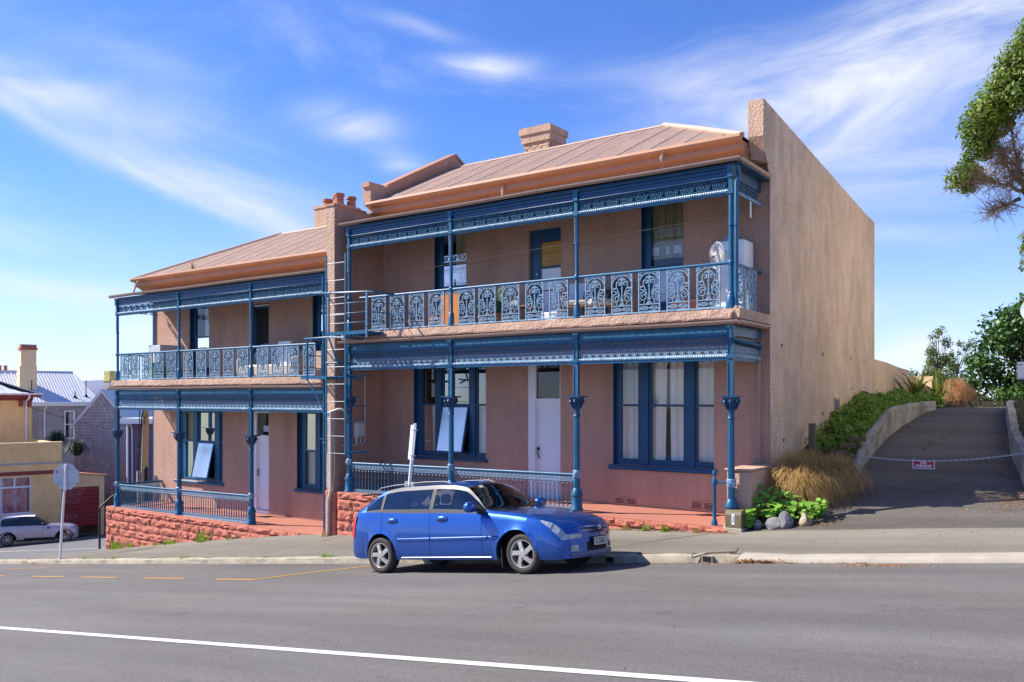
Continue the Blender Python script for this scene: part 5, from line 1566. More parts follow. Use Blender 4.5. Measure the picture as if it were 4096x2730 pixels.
def cactus(x, y, label, n, seed):
    rnd = random.Random(seed); t = thing('potted_cactus', (x, y, F), label, 'plant', 'potted cacti on the balcony')
    b = MB(); b.lathe(x, y, [(.09, F), (.125, F + .2), (.14, F + .2), (.14, F + .25), (.11, F + .24)], 12); b.build('pot', M['terracotta'], t, smooth=True)
    b = MB()
    for k in range(n):
        z0 = F + .22 + (k // 2) * .13; a = rnd.uniform(0, 6.28); cx_, cy_ = x + .05 * math.cos(a) * (k % 3), y + .05 * math.sin(a)
        mt = Matrix.Rotation(a, 3, 'Z') @ Matrix.Rotation(rnd.uniform(-.5, .5), 3, 'Y')
        vs = []; fs = []
        for i in range(7):
            for j in range(8):
                th = math.pi * i / 6; ph = 2 * math.pi * j / 8
                vs.append(Vector((cx_, cy_, z0 + .09)) + mt @ Vector((.075 * math.sin(th) * math.cos(ph), .022 * math.sin(th) * math.sin(ph), .11 * math.cos(th))))
        for i in range(6):
            for j in range(8): fs.append((i * 8 + j, i * 8 + (j + 1) % 8, (i + 1) * 8 + (j + 1) % 8, (i + 1) * 8 + j))
        b.add(vs, fs)
    b.build('pads', M['cactus'], t, smooth='all')
cactus(-5.72, .55, 'tall prickly pear cactus in terracotta pot right of the orange cupboard', 8, 3)
cactus(-5.15, .35, 'broad prickly pear cactus in terracotta pot in front of the low table', 7, 5)
cactus(-7.75, .5, 'small cactus in pot near the left end of the right-hand balcony', 3, 8)
b = MB(); b.bbox(-1.35, -.75, .75, 1.15, F, F + .30, .03); M['maroon'] = mat('maroon_vinyl', (.10, .015, .015), .5)
tag(b.build('storage_chest', M['maroon'], loc=(-1, .95, F)), 'low maroon chest on the balcony floor under the right-hand window', 'chest')
b = MB(); b.lathe(-7.15, .55, [(.10, F), (.15, F + .12), (.14, F + .26), (.09, F + .30), (.0, F + .31)], 12)
tag(b.build('garden_pot', M['terracotta'], loc=(-7.15, .55, F), smooth=True), 'round brown pot standing by the balcony panel left of the orange cupboard', 'pot')

# ------------------------------------------------------------------ left-hand balcony (floor z 2.62)
F2 = 2.62
b = MB(); b.bbox(-18.62, -18.0, .45, 1.30, F2, 3.70, .015)
tag(b.build('cabinet', M['offwhite'], loc=(-18.3, .9, F2)), 'plain pale cabinet at the left end of the lower balcony', 'cabinet')
t = thing('sofa', (-13.3, .95, F2), 'cream sofa on the left-hand balcony with grey cushions', 'sofa')
b = MB(); b.bbox(-14.45, -12.05, .55, 1.3, F2 + .05, F2 + .38, .06); b.build('seat', M['cream'], t)
b = MB(); b.bbox(-14.45, -12.05, 1.10, 1.38, F2 + .35, F2 + .78, .07); b.build('backrest', M['cream'], t)
for x in (-14.5, -12.2): b = MB(); b.bbox(x, x + .22, .55, 1.3, F2 + .1, F2 + .58, .06); b.build('armrest', M['cream'], t)
M['greycloth'] = mat('grey_cloth', (.42, .40, .44), .9, .1, 4.0)
for x in (-14.0, -13.2): b = MB(); b.bbox(x, x + .5, .98, 1.10, F2 + .42, F2 + .98, .06); b.build('cushion', M['greycloth'], t)
b = MB(); b.bbox(-12.95, -12.45, .78, .86, F2 + .0, 3.62, .01); tag(b.build('white_board', M['white'], loc=(-12.7, .8, F2)), 'white board propped up at the right end of the left-hand balcony', 'board')
M['green'] = mat('green_plastic', (.015, .16, .04), .5)
b = MB(); b.bbox(-18.05, -17.82, .18, .42, F2, F2 + .55, .02); tag(b.build('green_crate', M['green'], loc=(-17.9, .3, F2)), 'dark green bin behind the left bay of the left-hand balcony', 'crate')
def bushlet(nm, x, y, z, n, r, label, cat, m, sz=.05, seed=1, group=None, squash=1.0, stem=True):
    rg = np.random.default_rng(seed)
    d = rg.normal(0, 1, (n, 3)); d /= np.linalg.norm(d, axis=1)[:, None]
    p = d * (r * rg.uniform(.4, 1, n) ** .5)[:, None]; p[:, 2] = p[:, 2] * squash + r * squash
    v, f = leaves(p, d, sz, .55, .6, rg)
    t = thing(nm, (x, y, z), label, cat, group)
    me = raw_mesh('foliage', v, f, m); o = bpy.data.objects.new('foliage', me); COL.objects.link(o); o.parent = t; BASE[o] = (x, y, z)
    tag(o, kind='stuff')
    return t
M['leaf_house'] = leaf_mat('houseplant_leaf', (.04, .16, .02), (.12, .30, .04), 8)
bushlet('potted_plant', -17.65, .3, F2 + .1, 260, .22, 'bright green leafy plant beside the dark green bin on the left-hand balcony', 'plant', M['leaf_house'], .07, 21)
b = MB(); b.lathe(-12.62, .45, [(.05, F2 + .55), (.07, F2 + .58), (.05, F2 + .72), (.02, F2 + .74)], 8); M['yellow'] = mat('yellow_plastic', (.7, .42, .04), .5)
b.v = []; b.f = []; b.mi = []
# weed growing in the roof gutter
def grass_tuft(nm, x, y, z, n, h, spread, m, label=None, cat=None, group=None, seed=1, parent=None, w=.012, droop=.5, root_r=.05):
    rg = np.random.default_rng(seed); V = []; Fc = []; o0 = 0
    K = 5
    for i in range(n):
        a = rg.uniform(0, 2 * math.pi); rr = root_r * math.sqrt(rg.uniform(0, 1)); L = h * rg.uniform(.55, 1.1); out = spread * rg.uniform(.1, 1); dp = droop * rg.uniform(.4, 1.3)
        bx_, by_ = rr * math.cos(a * 1.7), rr * math.sin(a * 1.7); sx, sy = -math.sin(a), math.cos(a)
        for k in range(K):
            t = k / (K - 1); hx = out * t ** 1.5; hz = L * (t - dp * t ** 3 * .55); ww = w * (1 - t * .9) / 2
            cx_, cy_ = bx_ + math.cos(a) * hx, by_ + math.sin(a) * hx
            V.append((cx_ + sx * ww, cy_ + sy * ww, hz)); V.append((cx_ - sx * ww, cy_ - sy * ww, hz))
        for k in range(K - 1):
            q = o0 + 2 * k; Fc.append((q, q + 1, q + 3, q + 2))
        o0 += 2 * K
    me = raw_mesh(nm, np.array(V), np.array(Fc), m)
    o = bpy.data.objects.new(nm, me); COL.objects.link(o)
    if parent is not None:
        o.parent = parent; bb = BASE[parent]; o.location = (x - bb[0], y - bb[1], z - bb[2])
    else:
        o.location = (x, y, z); tag(o, label, cat, group)
    return o
M['dry_weed'] = leaf_mat('dry_weed_blade', (.20, .20, .03), (.35, .32, .08), 10)
grass_tuft('gutter_weed', -17.15, 1.0, 5.87, 70, .42, .10, M['dry_weed'], 'tall dry weed growing in the roof gutter of the left house', 'weed', seed=2, w=.015)
# ================================================================== garden, drive walls, plants on the right
SOIL = [(-.2, -.2), (.5, .0), (1.5, .33), (3.0, .80), (4.5, 1.20), (6.4, 1.72), (7.6, 1.93), (8.9, 1.97), (14.4, 2.14)]
LWALL = [(1.70, 2.55), (1.52, 3.2), (1.42, 4.2), (1.36, 5.1), (1.30, 6.4), (1.31, 7.35), (1.34, 8.1), (1.50, 9.6), (1.69, 10.75)]      # (x, y) drive face
LTOP = [(2.5, .50), (3.2, .66), (3.6, .80), (4.17, 1.0), (5.1, 1.29), (6.43, 1.61), (7.35, 1.81), (7.9, 1.875), (9.6, 1.96), (10.8, 1.995)]
def wall_x(y): return interp(y, [(p[1], p[0]) for p in LWALL])
def bank_z(X, Y):
    s = interp(Y, SOIL); f = foot_z(X, Y)
    if Y < 2.6:
        e = smooth01((1.55 + .1 * Y - X) / 1.1)
        return f - .02 + (max(s, f) + .02 - f) * e
    wx = wall_x(Y) - .1; t = min(1, max(0, (X - .3) / max(.1, wx - .3)))
    edge = interp(Y, LTOP) - .06
    return s + (edge - s) * t + .03 * math.sin(X * 7 + Y * 3)
bs = MB()
by = [.05] + lin(.2, 14.4, 60)
bs.grid(lambda i, j: (.302 + ((1.75 if by[j] < 2.6 else wall_x(by[j]) - .08) - .302) * i / 14, by[j], bank_z(.302 + ((1.75 if by[j] < 2.6 else wall_x(by[j]) - .08) - .302) * i / 14, by[j])), 15, len(by))
tag(bs.build('garden_bank', M['soil'], smooth='all'), kind='structure')


def drive_wall(name, label, line, topf, th, side, m):
    t = thing(name, (line[0][0], line[0][1], foot_z(*line[0])), label, 'wall')
    cuts = [0, 3, 6, len(line) - 1] if side < 0 else [0, 2, 4, len(line) - 1]
    for a, c in zip(cuts, cuts[1:]):
        seg = line[a:c + 1]; P = []
        for (p, q) in zip(seg, seg[1:]):
            for k in range(6): P.append((p[0] + (q[0] - p[0]) * k / 6, p[1] + (q[1] - p[1]) * k / 6))
        P.append(seg[-1]); P[0] = (P[0][0], P[0][1] + .008); P[-1] = (P[-1][0], P[-1][1] - .008)
        n = len(P)
        prof = [(0, 'b'), (0, -.16), (.012, -.155), (.012, -.145), (-.012, -.14), (-.015, -.03), (.01, 0), (.55, .012), (1.0, -.01), (1.0, 'b')]
        b = MB()
        jit = [[random.uniform(-.008, .008) for _ in prof] for _ in range(n)]
        def Q(i, j):
            x, y = P[i]; u, dz = prof[j]
            z = foot_z(x, y) - .25 if dz == 'b' else topf(y) + dz + jit[i][j]
            return (x + side * u * th + (jit[i][j] if j in (1, 2, 5) else 0), y, z)
        b.grid(Q, n, len(prof))
        for e in (0, n - 1): b.f.append(tuple(e * len(prof) + j for j in range(len(prof)))); b.mi.append(0)
        b.build('wall_section', m, t, smooth=40)
    return t
drive_wall('retaining_wall', 'grey concrete retaining wall along the left side of the driveway below the plants', LWALL, lambda y: interp(y, LTOP), .17, -1, M['conc'])
RWALL = [(4.75, 1.6), (4.32, 3.1), (3.88, 5.6), (3.62, 7.9), (3.42, 9.6), (3.34, 11.0), (3.42, 11.7)]
RTOP = [(1.6, .78), (3.1, 1.08), (5.6, 1.44), (7.9, 1.80), (9.6, 1.96), (11.0, 2.02), (12, 2.02)]
drive_wall('retaining_wall', 'grey concrete retaining wall along the right side of the driveway at the frame edge', RWALL, lambda y: interp(y, RTOP), .16, 1, M['conc'])
def rw_x(y): return interp(y, [(p[1], p[0]) for p in RWALL])
rb = MB(); ry = [1.59] + lin(1.6, 12.3, 39)
rb.grid(lambda i, j: (rw_x(ry[j]) + .15 + 2.6 * i / 8, ry[j], (foot_z(5, 1.5) - .3 if j == 0 else interp(ry[j], RTOP) - .05 + .5 * smooth01(i / 8) + .03 * math.sin(i * 3 + j))), 9, 40)
tag(rb.build('right_bank', M['soil'], smooth='all'), kind='structure')

# rear garden wall continuing the house end wall
rgw = thing('garden_wall', (.15, 10.0, 1.9), 'smooth tan garden wall running back from the end of the house', 'wall')
b = MB(); b.prism([(10.004, 1.2), (14.45, 1.2), (14.45, 2.955), (13.0, 3.0), (11.5, 3.09), (10.004, 3.13)], 'x', .06, .296); b.build('wall', M['smooth_stucco'], rgw)
b = MB(); b.box(.02, 1.0, 14.455, 14.65, 1.5, 2.75); b.build('end_pier', M['smooth_stucco'], rgw)

# low ground cover on the bank
M['cover'] = leaf_mat('ground_cover_leaf', (.08, .19, .014), (.30, .46, .055), 5.0, trans=.35)
M['cover_dry'] = leaf_mat('dry_stem', (.13, .085, .035), (.24, .17, .08), 4.0, trans=.2)
def bank_pts(n, y0, y1, dens, rg, h):
    out = []
    while len(out) < n:
        y = rg.uniform(y0, y1); wx = wall_x(y) - .12; x = rg.uniform(.32, wx)
        if rg.uniform() > dens(x, y): continue
        cl_ = .5 + .5 * math.sin(x * 9.1 + 1.3 * math.sin(y * 4.0)) * math.sin(y * 5.7 + 1.1 * math.sin(x * 5)); out.append((x, y, bank_z(x, y) + rg.uniform(0, h) * (.35 + 1.5 * cl_)))
    return np.array(out)
rg = np.random.default_rng(4)
dn = lambda x, y: (min(1, max(.05, (y - 3.2) / 2.6)) * (.45 + .55 * (math.sin(x * 6 + y * 2.3) * math.sin(y * 3.1 + 1) > -.35)))
pts = bank_pts(13000, 2.9, 13.5, dn, rg, .17)
v, f = leaves(pts, np.tile([0, -.3, 1.0], (len(pts), 1)), .075, .55, .9, rg, .6)
o = bpy.data.objects.new('ground_cover', raw_mesh('ground_cover', v, f, M['cover'])); COL.objects.link(o); tag(o, 'low green ground cover spreading over the bank beside the end wall', 'ground cover', kind='stuff')
pts = bank_pts(3500, 2.3, 6.5, lambda x, y: .8, rg, .05)
v, f = leaves(pts, np.tile([0, 0, 1.0], (len(pts), 1)), .11, .10, .9, rg)
o = bpy.data.objects.new('dry_stems', raw_mesh('dry_stems', v, f, M['cover_dry'])); COL.objects.link(o); tag(o, 'dry brown stems and litter low on the garden bank', 'dead stems', kind='stuff')
# right bank grass
out = []
for _ in range(5000):
    y = rg.uniform(1.8, 12.2); t_ = rg.uniform(0, 1); x = rw_x(y) + .15 + 2.4 * t_
    out.append((x, y, interp(y, RTOP) - .03 + .5 * smooth01(t_) + rg.uniform(0, .08)))
out = np.array(out); v, f = leaves(out, np.tile([0, -.2, 1.0], (len(out), 1)), .09, .25, .8, rg)
M['bankgrass'] = leaf_mat('bank_grass', (.045, .07, .015), (.16, .16, .05), 2.0, trans=.25)
o = bpy.data.objects.new('bank_grass', raw_mesh('bank_grass', v, f, M['bankgrass'])); COL.objects.link(o); tag(o, 'rough grass on the bank right of the driveway', 'grass', kind='stuff')

# tan tussock
M['tuss'] = leaf_mat('tussock_blade', (.32, .17, .045), (.74, .50, .19), 5.0, .6, .4)
def tussock(nm, x, y, z, n, r, h, label, seed, m, cat='tussock', group=None, w=.011):
    rg = np.random.default_rng(seed); K = 8; V = np.zeros((n, K, 2, 3))
    a = rg.uniform(0, 2 * math.pi, n); L = rg.uniform(.40, 1.15, n); el = rg.uniform(.15, 1.0, n)
    rr = .16 * np.sqrt(rg.uniform(0, 1, n)); curl = rg.normal(0, .55, n)
    for k in range(K):
        t = k / (K - 1)
        hx = rr + r * L * el * (t ** 1.15); hz = h * L * ((1.25 - .45 * el) * t * 2.0 - (1.25 - .45 * el) * t * t * 1.35 - el * .55 * t ** 3)
        aa = a + curl * t
        cx_, cy_ = np.cos(aa) * hx, np.sin(aa) * hx
        ww = w * (1 - .85 * t) / 2
        sx, sy = -np.sin(aa) * ww, np.cos(aa) * ww
        V[:, k, 0] = np.stack([cx_ + sx, cy_ + sy, hz], 1); V[:, k, 1] = np.stack([cx_ - sx, cy_ - sy, hz], 1)
    idx = np.arange(n * K * 2).reshape(n, K, 2)
    F_ = np.stack([idx[:, :-1, 0], idx[:, :-1, 1], idx[:, 1:, 1], idx[:, 1:, 0]], -1).reshape(-1, 4)
    t = thing(nm, (x, y, z), label, cat, group)
    o = bpy.data.objects.new('blades', raw_mesh('blades', V.reshape(-1, 3), F_, m)); COL.objects.link(o); o.parent = t; tag(o, kind='stuff')
    return t
tussock('tussock', .95, 1.5, .14, 5600, 1.05, 1.10, 'big arching golden tussock between the end wall and the driveway', 5, M['tuss'], group='tussocks by the end wall')
tussock('tussock', 1.42, 2.0, .30, 2600, .70, .85, 'smaller shaded brown tussock behind the big golden one', 6, M['tuss'], group='tussocks by the end wall')

# nasturtium patch with round leaves
M['nast'] = leaf_mat('nasturtium_leaf', (.16, .36, .03), (.36, .62, .10), 6.0, .45, .4)
b = MB(); n = 9
b.add([(0, 0, -.006)] + [(.5 * math.cos(k * 2 * math.pi / n), .5 * math.sin(k * 2 * math.pi / n), .03 + .02 * (k % 2)) for k in range(n)], [(0, 1 + k, 1 + (k + 1) % n) for k in range(n)])
ME_NAST = b.mesh('leaf', M['nast'], smooth='all', fixn=False)
t = thing('nasturtium', (.75, .3, -.1), 'bright green nasturtium patch with round leaves behind the rocks', 'plant')
rnd = random.Random(8)
b = MB()
for k in range(290):
    u = rnd.random(); x = .30 + 1.35 * u + rnd.uniform(-.05, .05); y = .12 + .25 * u + rnd.uniform(-.10, .55) * (1 - .4 * u)
    if k < 26: x, y = .42 + rnd.uniform(-.08, .10), .0 + rnd.uniform(-.06, .1)
    g = max(foot_z(x, y), bank_z(min(x, 1.6), y)) ; hh = (.14 + .40 * max(0, 1 - abs(y - .45) / .6) * (1 - .5 * u)) * rnd.uniform(.35, 1.15)
    if k < 26: hh = rnd.uniform(.03, .28)
    s = rnd.uniform(.07, .12)
    o = inst('leaf', ME_NAST, t, (x, y, g + hh), rot=(rnd.uniform(-.1, .9), rnd.uniform(-.45, .45), rnd.uniform(0, 6.28)), scale=(s, s, s))
    o.rotation_euler = (rnd.uniform(.0, .8), rnd.uniform(-.4, .4), rnd.uniform(-.6, .6))
    if k % 3 == 0: b.tube([(x + rnd.uniform(-.03, .03), y + .04, g), (x, y, g + hh - .005)], .004, 4)
b.build('stems', M['cover'], t)
# rocks
M['rock'] = mat('grey_rock', (.10, .10, .105), .9, 0, 7.0, .9, 14, 6, col2=(.30, .285, .28), bdist=.03)
M['rock2'] = mat('tan_rock', (.25, .20, .13), .9, 0, 4.0, .8, 14, 6, col2=(.45, .37, .26), bdist=.03)
def rock(x, y, sx, sy, sz, seed, label, m):
    rnd = random.Random(seed); bm = bmesh.new(); bmesh.ops.create_icosphere(bm, subdivisions=3, radius=1)
    pl = [(Vector((rnd.uniform(-1, 1), rnd.uniform(-1, 1), rnd.uniform(-.3, 1))).normalized(), rnd.uniform(.55, .85)) for _ in range(9)]
    for v_ in bm.verts:
        for nrm, d in pl:
            e = v_.co.dot(nrm) - d
            if e > 0: v_.co -= nrm * e * .9
        v_.co += Vector((rnd.uniform(-.02, .02),) * 3)
        v_.co = Vector((v_.co.x * sx, v_.co.y * sy, v_.co.z * sz))
    me = bpy.data.meshes.new('rock'); bm.to_mesh(me); bm.free(); me.materials.append(m)
    o = bpy.data.objects.new('rock', me); COL.objects.link(o); o.location = (x, y, foot_z(x, y) + sz * .55); o.rotation_euler = (0, 0, rnd.uniform(0, 6)); tag(o, label, 'rock', 'rocks edging the garden')
    me.set_sharp_from_angle(angle=R(30))
rock(0.86, 0.1, 0.1955, 0.132, 0.143, 2, 'jagged dark grey rock second from left along the garden edge', M['rock'])
rock(1.06, 0.16, 0.161, 0.143, 0.187, 3, 'largest upright grey rock in the middle of the garden edge', M['rock'])
rock(1.34, 0.3, 0.1495, 0.132, 0.165, 4, 'tan rounded rock at the right end of the garden edge', M['rock2'])
rock(.58, .16, .13, .10, .10, 6, 'small dark rock half hidden by nasturtium at the left of the garden edge', M['rock'])
rock(1.48, .85, .16, .13, .12, 7, 'flat brown rock under the tussock', M['rock2'])

# olive green meter box on a pale base with a bent pipe
t = thing('meter_box', (.26, -.02, -.26), 'olive green utility box with white label at the foot of the corner column', 'utility box')
z0 = foot_z(.25, -.05) - .02
M['olive'] = mat('olive_paint', (.17, .135, .07), .5, .1, 5.0)
b = MB(); b.bbox(.10, .42, -.20, .06, z0, z0 + .10, .01); b.build('base', M['newconc'], t)
b = MB()
prof = [(-.19, .10), (-.19, .33), (-.165, .385), (-.11, .41), (.05, .41), (.05, .10)]
b.prism([(p[0], z0 + p[1]) for p in prof], 'x', .115, .40); bx_ = b.build('cover', M['olive'], t)
b = MB(); b.box(.235, .285, -.1925, -.1905, z0 + .16, z0 + .345); b.build('label', M['white'], bx_)
b = MB()
for x in (.15, .26, .37): b.tube([(x, -.19, z0 + .15), (x, -.196, z0 + .15)], .008, 6)
b.build('screw', M['dark'], bx_)
def text_mesh(s, size, mtx, m, parent, name, bold=0.0):
    cu = bpy.data.curves.new(name, 'FONT'); cu.body = s; cu.size = size; cu.extrude = .0008; cu.offset = bold; cu.align_x = 'CENTER'; cu.align_y = 'CENTER'; cu.resolution_u = 2
    tmp = bpy.data.objects.new('tmp', cu); COL.objects.link(tmp)
    dg = bpy.context.evaluated_depsgraph_get(); me = bpy.data.meshes.new_from_object(tmp.evaluated_get(dg))
    bpy.data.objects.remove(tmp); bpy.data.curves.remove(cu)
    me.transform(mtx); me.materials.clear(); me.materials.append(m)
    o = bpy.data.objects.new(name, me); COL.objects.link(o); o.parent = parent
    return o
bb = BASE[t]
text_mesh('183063', .042, Matrix.Translation(Vector((.262 - bb[0], -.1932 - bb[1], z0 + .252 - bb[2]))) @ Matrix.Rotation(R(90), 4, 'X') @ Matrix.Rotation(R(-90), 4, 'Z'), M['dark'], bx_, 'lettering')
b = MB(); b.tube([(.105, -.16, z0 + .05), (.12, -.08, z0 + .30), (.14, -.05, z0 + .45), (.18, -.02, z0 + .50), (.23, .02, z0 + .49)], .035, 8); b.build('pipe', M['peach'], t, smooth=True)
# little blue post beside the corner column
t = thing('hitching_post', (-.11, -.08, -.2), 'short blue cast iron post with ball top left of the corner column', 'post')
b = MB(); b.lathe(-.13, -.06, [(.055, -.22), (.055, -.10), (.04, -.07), (.032, -.04), (.03, .52), (.045, .54), (.05, .60), (.035, .66), (.02, .70)], 12)
b.lathe(-.13, -.06, [(.012, .70), (.04, .73), (.045, .76), (.035, .79), (.008, .805)], 12); b.build('shaft', M['blue'], t, smooth=True)
b = MB(); b.tube([(-.13, -.06, .59), (.08, -.03, .60)], .02, 8); b.build('arm', M['blue'], t)
# timber post in the garden
b = MB(); b.bbox(.47, .60, 3.45, 3.58, .7, 1.56, .01); tag(b.build('timber_post', M['olive'], loc=(.53, 3.5, .9)), 'square weathered timber post against the end wall behind the tussock', 'post')
b = MB(); 
for k in range(3): b.obox((1.02 + .1 * k, 3.6 + .35 * k, .98 + .12 * k), (.17, .08, .045), Matrix.Rotation(R(35 - 8 * k), 3, 'Z'))
M['sleeper'] = mat('old_timber', (.16, .10, .05), .9, .3, 5, .4, 30, stretch=(.6, 5, 5))
tag(b.build('timber_offcuts', M['sleeper'], loc=(1.1, 3.8, 1.0)), 'brown timber blocks lying on the bank by the retaining wall', 'timber', kind='stuff')
# bird on the bank
t = thing('bird', (.5, 8.7, 2.07), 'small dark bird perched on the green bank by the wall', 'bird')
b = MB(); b.tube([(.42, 8.70, 2.15), (.46, 8.7, 2.16), (.52, 8.72, 2.15), (.58, 8.74, 2.14), (.66, 8.77, 2.155), (.72, 8.8, 2.165)], [.012, .035, .05, .04, .018, .012], 8); b.tube([(.44, 8.7, 2.17), (.41, 8.69, 2.22), (.39, 8.685, 2.23)], [.03, .028, .01], 8); b.build('body', M['blackvinyl'], t, smooth='all')
b = MB(); b.tube([(.39, 8.685, 2.23), (.36, 8.68, 2.225)], [.008, .002], 5); b.build('beak', M['yellow'], t)
b = MB(); b.tube([(.52, 8.72, 2.13), (.52, 8.71, 2.05)], .006, 5); b.tube([(.55, 8.72, 2.13), (.56, 8.72, 2.05)], .006, 5); b.build('legs', M['olive'], t)

# chain across the drive with NO PARKING sign
ch_ = thing('chain', (1.55, 3.25, .9), 'galvanised chain hanging across the driveway', 'chain')
A = Vector((1.55, 3.25, .945)); B_ = Vector((4.32, 3.2, 1.105)); nl = 62
b = MB(); link_pts = []
for k in range(nl + 1):
    s = k / nl; p = A.lerp(B_, s); p.z -= .12 * 4 * s * (1 - s); link_pts.append(p)
for k in range(nl):
    p, q = link_pts[k], link_pts[k + 1]; d = (q - p).normalized(); n_ = Vector((0, 0, 1)) if k % 2 else d.cross(Vector((0, 0, 1))).normalized()
    m_ = (p + q) / 2; L = (q - p).length * .72
    ring = [m_ + d * L * math.cos(a) + n_ * .013 * math.sin(a) for a in [i * math.pi / 4 for i in range(9)]]
    b.tube(ring, .0055, 5, caps=False)
b.build('links', M['steel'], ch_); tag(bpy.data.objects['links'], kind='stuff')
zc = .828
t = thing('no_parking_sign', (2.68, 3.225, zc), 'small red and white no parking sign hanging from the driveway chain', 'sign')
BASE[t] = (0, 0, 0); t.rotation_euler = (0, 0, R(3))
M['signred'] = mat('sign_red', (.52, .012, .025), .45)
b = MB(); b.box(-.19, .19, -.003, .003, -.082, .074); b.build('plate', M['white'], t)
b = MB(); b.box(-.175, .175, -.0045, -.0032, -.068, .060); b.build('panel', M['signred'], t)
RX = Matrix.Rotation(R(90), 4, 'X')
text_mesh('NO', .068, Matrix.Translation((0, -.006, .026)) @ RX, M['white'], t, 'lettering', .0022)
text_mesh('PARKING', .066, Matrix.Translation((0, -.006, -.032)) @ RX, M['white'], t, 'lettering', .0022)
b = MB()
for x in (-.175, .175): b.tube([(x, 0, .065), (x, 0, .11)], .003, 4)
b.build('tie', M['white'], t)

# fence at the top of the drive
fn = thing('picket_fence', (2.5, 13, 1.2), 'weathered grey picket fence at the top of the driveway', 'fence')
M['oldwood'] = mat('grey_weathered_timber', (.05, .042, .032), .95, .3, 6.0, .5, 40, stretch=(6, 6, .5))
b = MB(); b.box(1.6, 4.2, 13.03, 13.07, 1.93, 1.99); b.build('rail', M['oldwood'], fn)
b = MB(); b.box(1.6, 4.2, 13.03, 13.07, 1.45, 1.51); b.build('rail', M['oldwood'], fn)
rnd = random.Random(5)
for k in range(20):
    x = 1.65 + k * .125 + rnd.uniform(-.015, .015); w_ = .07 if k != 8 else .11; h = 2.0 + rnd.uniform(-.02, .02)
    b = MB(); b.prism([(x - w_ / 2, 1.25), (x + w_ / 2, 1.25), (x + w_ / 2 + rnd.uniform(-.02, .02), h - .03), (x + rnd.uniform(-.01, .01), h), (x - w_ / 2 + rnd.uniform(-.02, .02), h - .03)], 'y', 13.0, 13.025); b.build('picket', M['oldwood'], fn)

# flax with sword leaves
M['flax'] = leaf_mat('flax_blade', (.10, .15, .02), (.35, .36, .07), 3.0, .45, .3)
fx = thing('flax', (1.15, 12.4, 2.0), 'spiky green flax plant beside the end of the garden wall', 'plant')
def blade_mesh(droop, seed):
    b = MB(); K = 9
    def P(i, j):
        t = i / (K - 1); w = .05 * math.sin(math.pi * min(1, t * .9 + .12)) * (1 if t < .98 else .1)
        return (t * .35 + droop * t ** 3 * .6, (-w, 0, w)[j], 1.0 * t - droop * .7 * t ** 3 + (.012 if j != 1 else 0))
    return b.grid(P, K, 3).mesh('blade', M['flax'], smooth='all', fixn=False)
BL = [blade_mesh(0, 1), blade_mesh(.35, 2), blade_mesh(.9, 3)]
rnd = random.Random(3)
for k in range(46):
    s = rnd.uniform(.7, 1.15) * (.95 if k < 24 else .8); cx_ = (.88 if k < 24 else 1.45)
    inst('blade', BL[k % 3 if k > 6 else 0], fx, (cx_ + rnd.uniform(-.12, .12), 12.4 + rnd.uniform(-.15, .15), 2.0), rot=(rnd.uniform(-.12, .12), rnd.uniform(-.55, .35), rnd.uniform(0, 6.28)), scale=(s, s, s))
M['toetoe'] = leaf_mat('pinkish_dry_grass', (.36, .17, .06), (.66, .38, .20), 4.0, .7, .4)
tussock('dry_grass_clump', 1.75, 13.6, 1.8, 2600, .75, .95, 'pinkish orange dry grass clump between the flax and the picket fence', 9, M['toetoe'], cat='grass clump', w=.014)

# ------------------------------------------------------------------ trees
M['bark'] = mat('grey_brown_bark', (.11, .08, .055), .95, .3, 6.0, .8, 30, bdist=.02)
M['twig'] = mat('dead_twig', (.30, .22, .15), .95, .3, 8.0)
def limb(b, p, q, r0, r1, rnd, n=6, wob=.12):
    pts = []; L = (Vector(q) - Vector(p)).length
    for k in range(n + 1):
        t = k / n; c = Vector(p).lerp(Vector(q), t)
        if 0 < k < n: c += Vector((rnd.uniform(-1, 1), rnd.uniform(-1, 1), rnd.uniform(-1, 1))) * wob * L * .25
        pts.append(c)
    b.tube(pts, [r0 + (r1 - r0) * k / n for k in range(n + 1)], 7)
    return pts
def crown(parent, clumps, n_per, size, aspect, m, seed, name='crown', droop=0.0, inner=.25, flat=1.0, jit=.6):
    """leaf-sized faces gathered in clumps (x, y, z, r)"""
    rg = np.random.default_rng(seed); PV_ = []; NV = []
    for (x, y, z, r) in clumps:
        n = int(n_per * (r / .5) ** 2)
        d = rg.normal(0, 1, (n, 3)); d /= np.linalg.norm(d, axis=1)[:, None]
        rad = r * (inner + (1 - inner) * rg.uniform(0, 1, n) ** .45)
        lump = 1 + .28 * np.sin(d[:, 0] * 5 + x * 3) * np.sin(d[:, 1] * 6 + y) + .2 * np.sin(d[:, 2] * 7 + z * 2)
        p = d * (rad * lump)[:, None]; p[:, 2] *= flat
        PV_.append(p + np.array([x, y, z])); NV.append(d + np.array([0, 0, .35]))
    P_ = np.concatenate(PV_); N_ = np.concatenate(NV); P_ = P_ - np.array(BASE[parent])
    v, f = leaves(P_, N_, size, aspect, jit, rg)
    o = bpy.data.objects.new(name, raw_mesh(name, v, f, m)); COL.objects.link(o); o.parent = parent; tag(o, kind='stuff'); BASE[o] = BASE[parent]
    return o
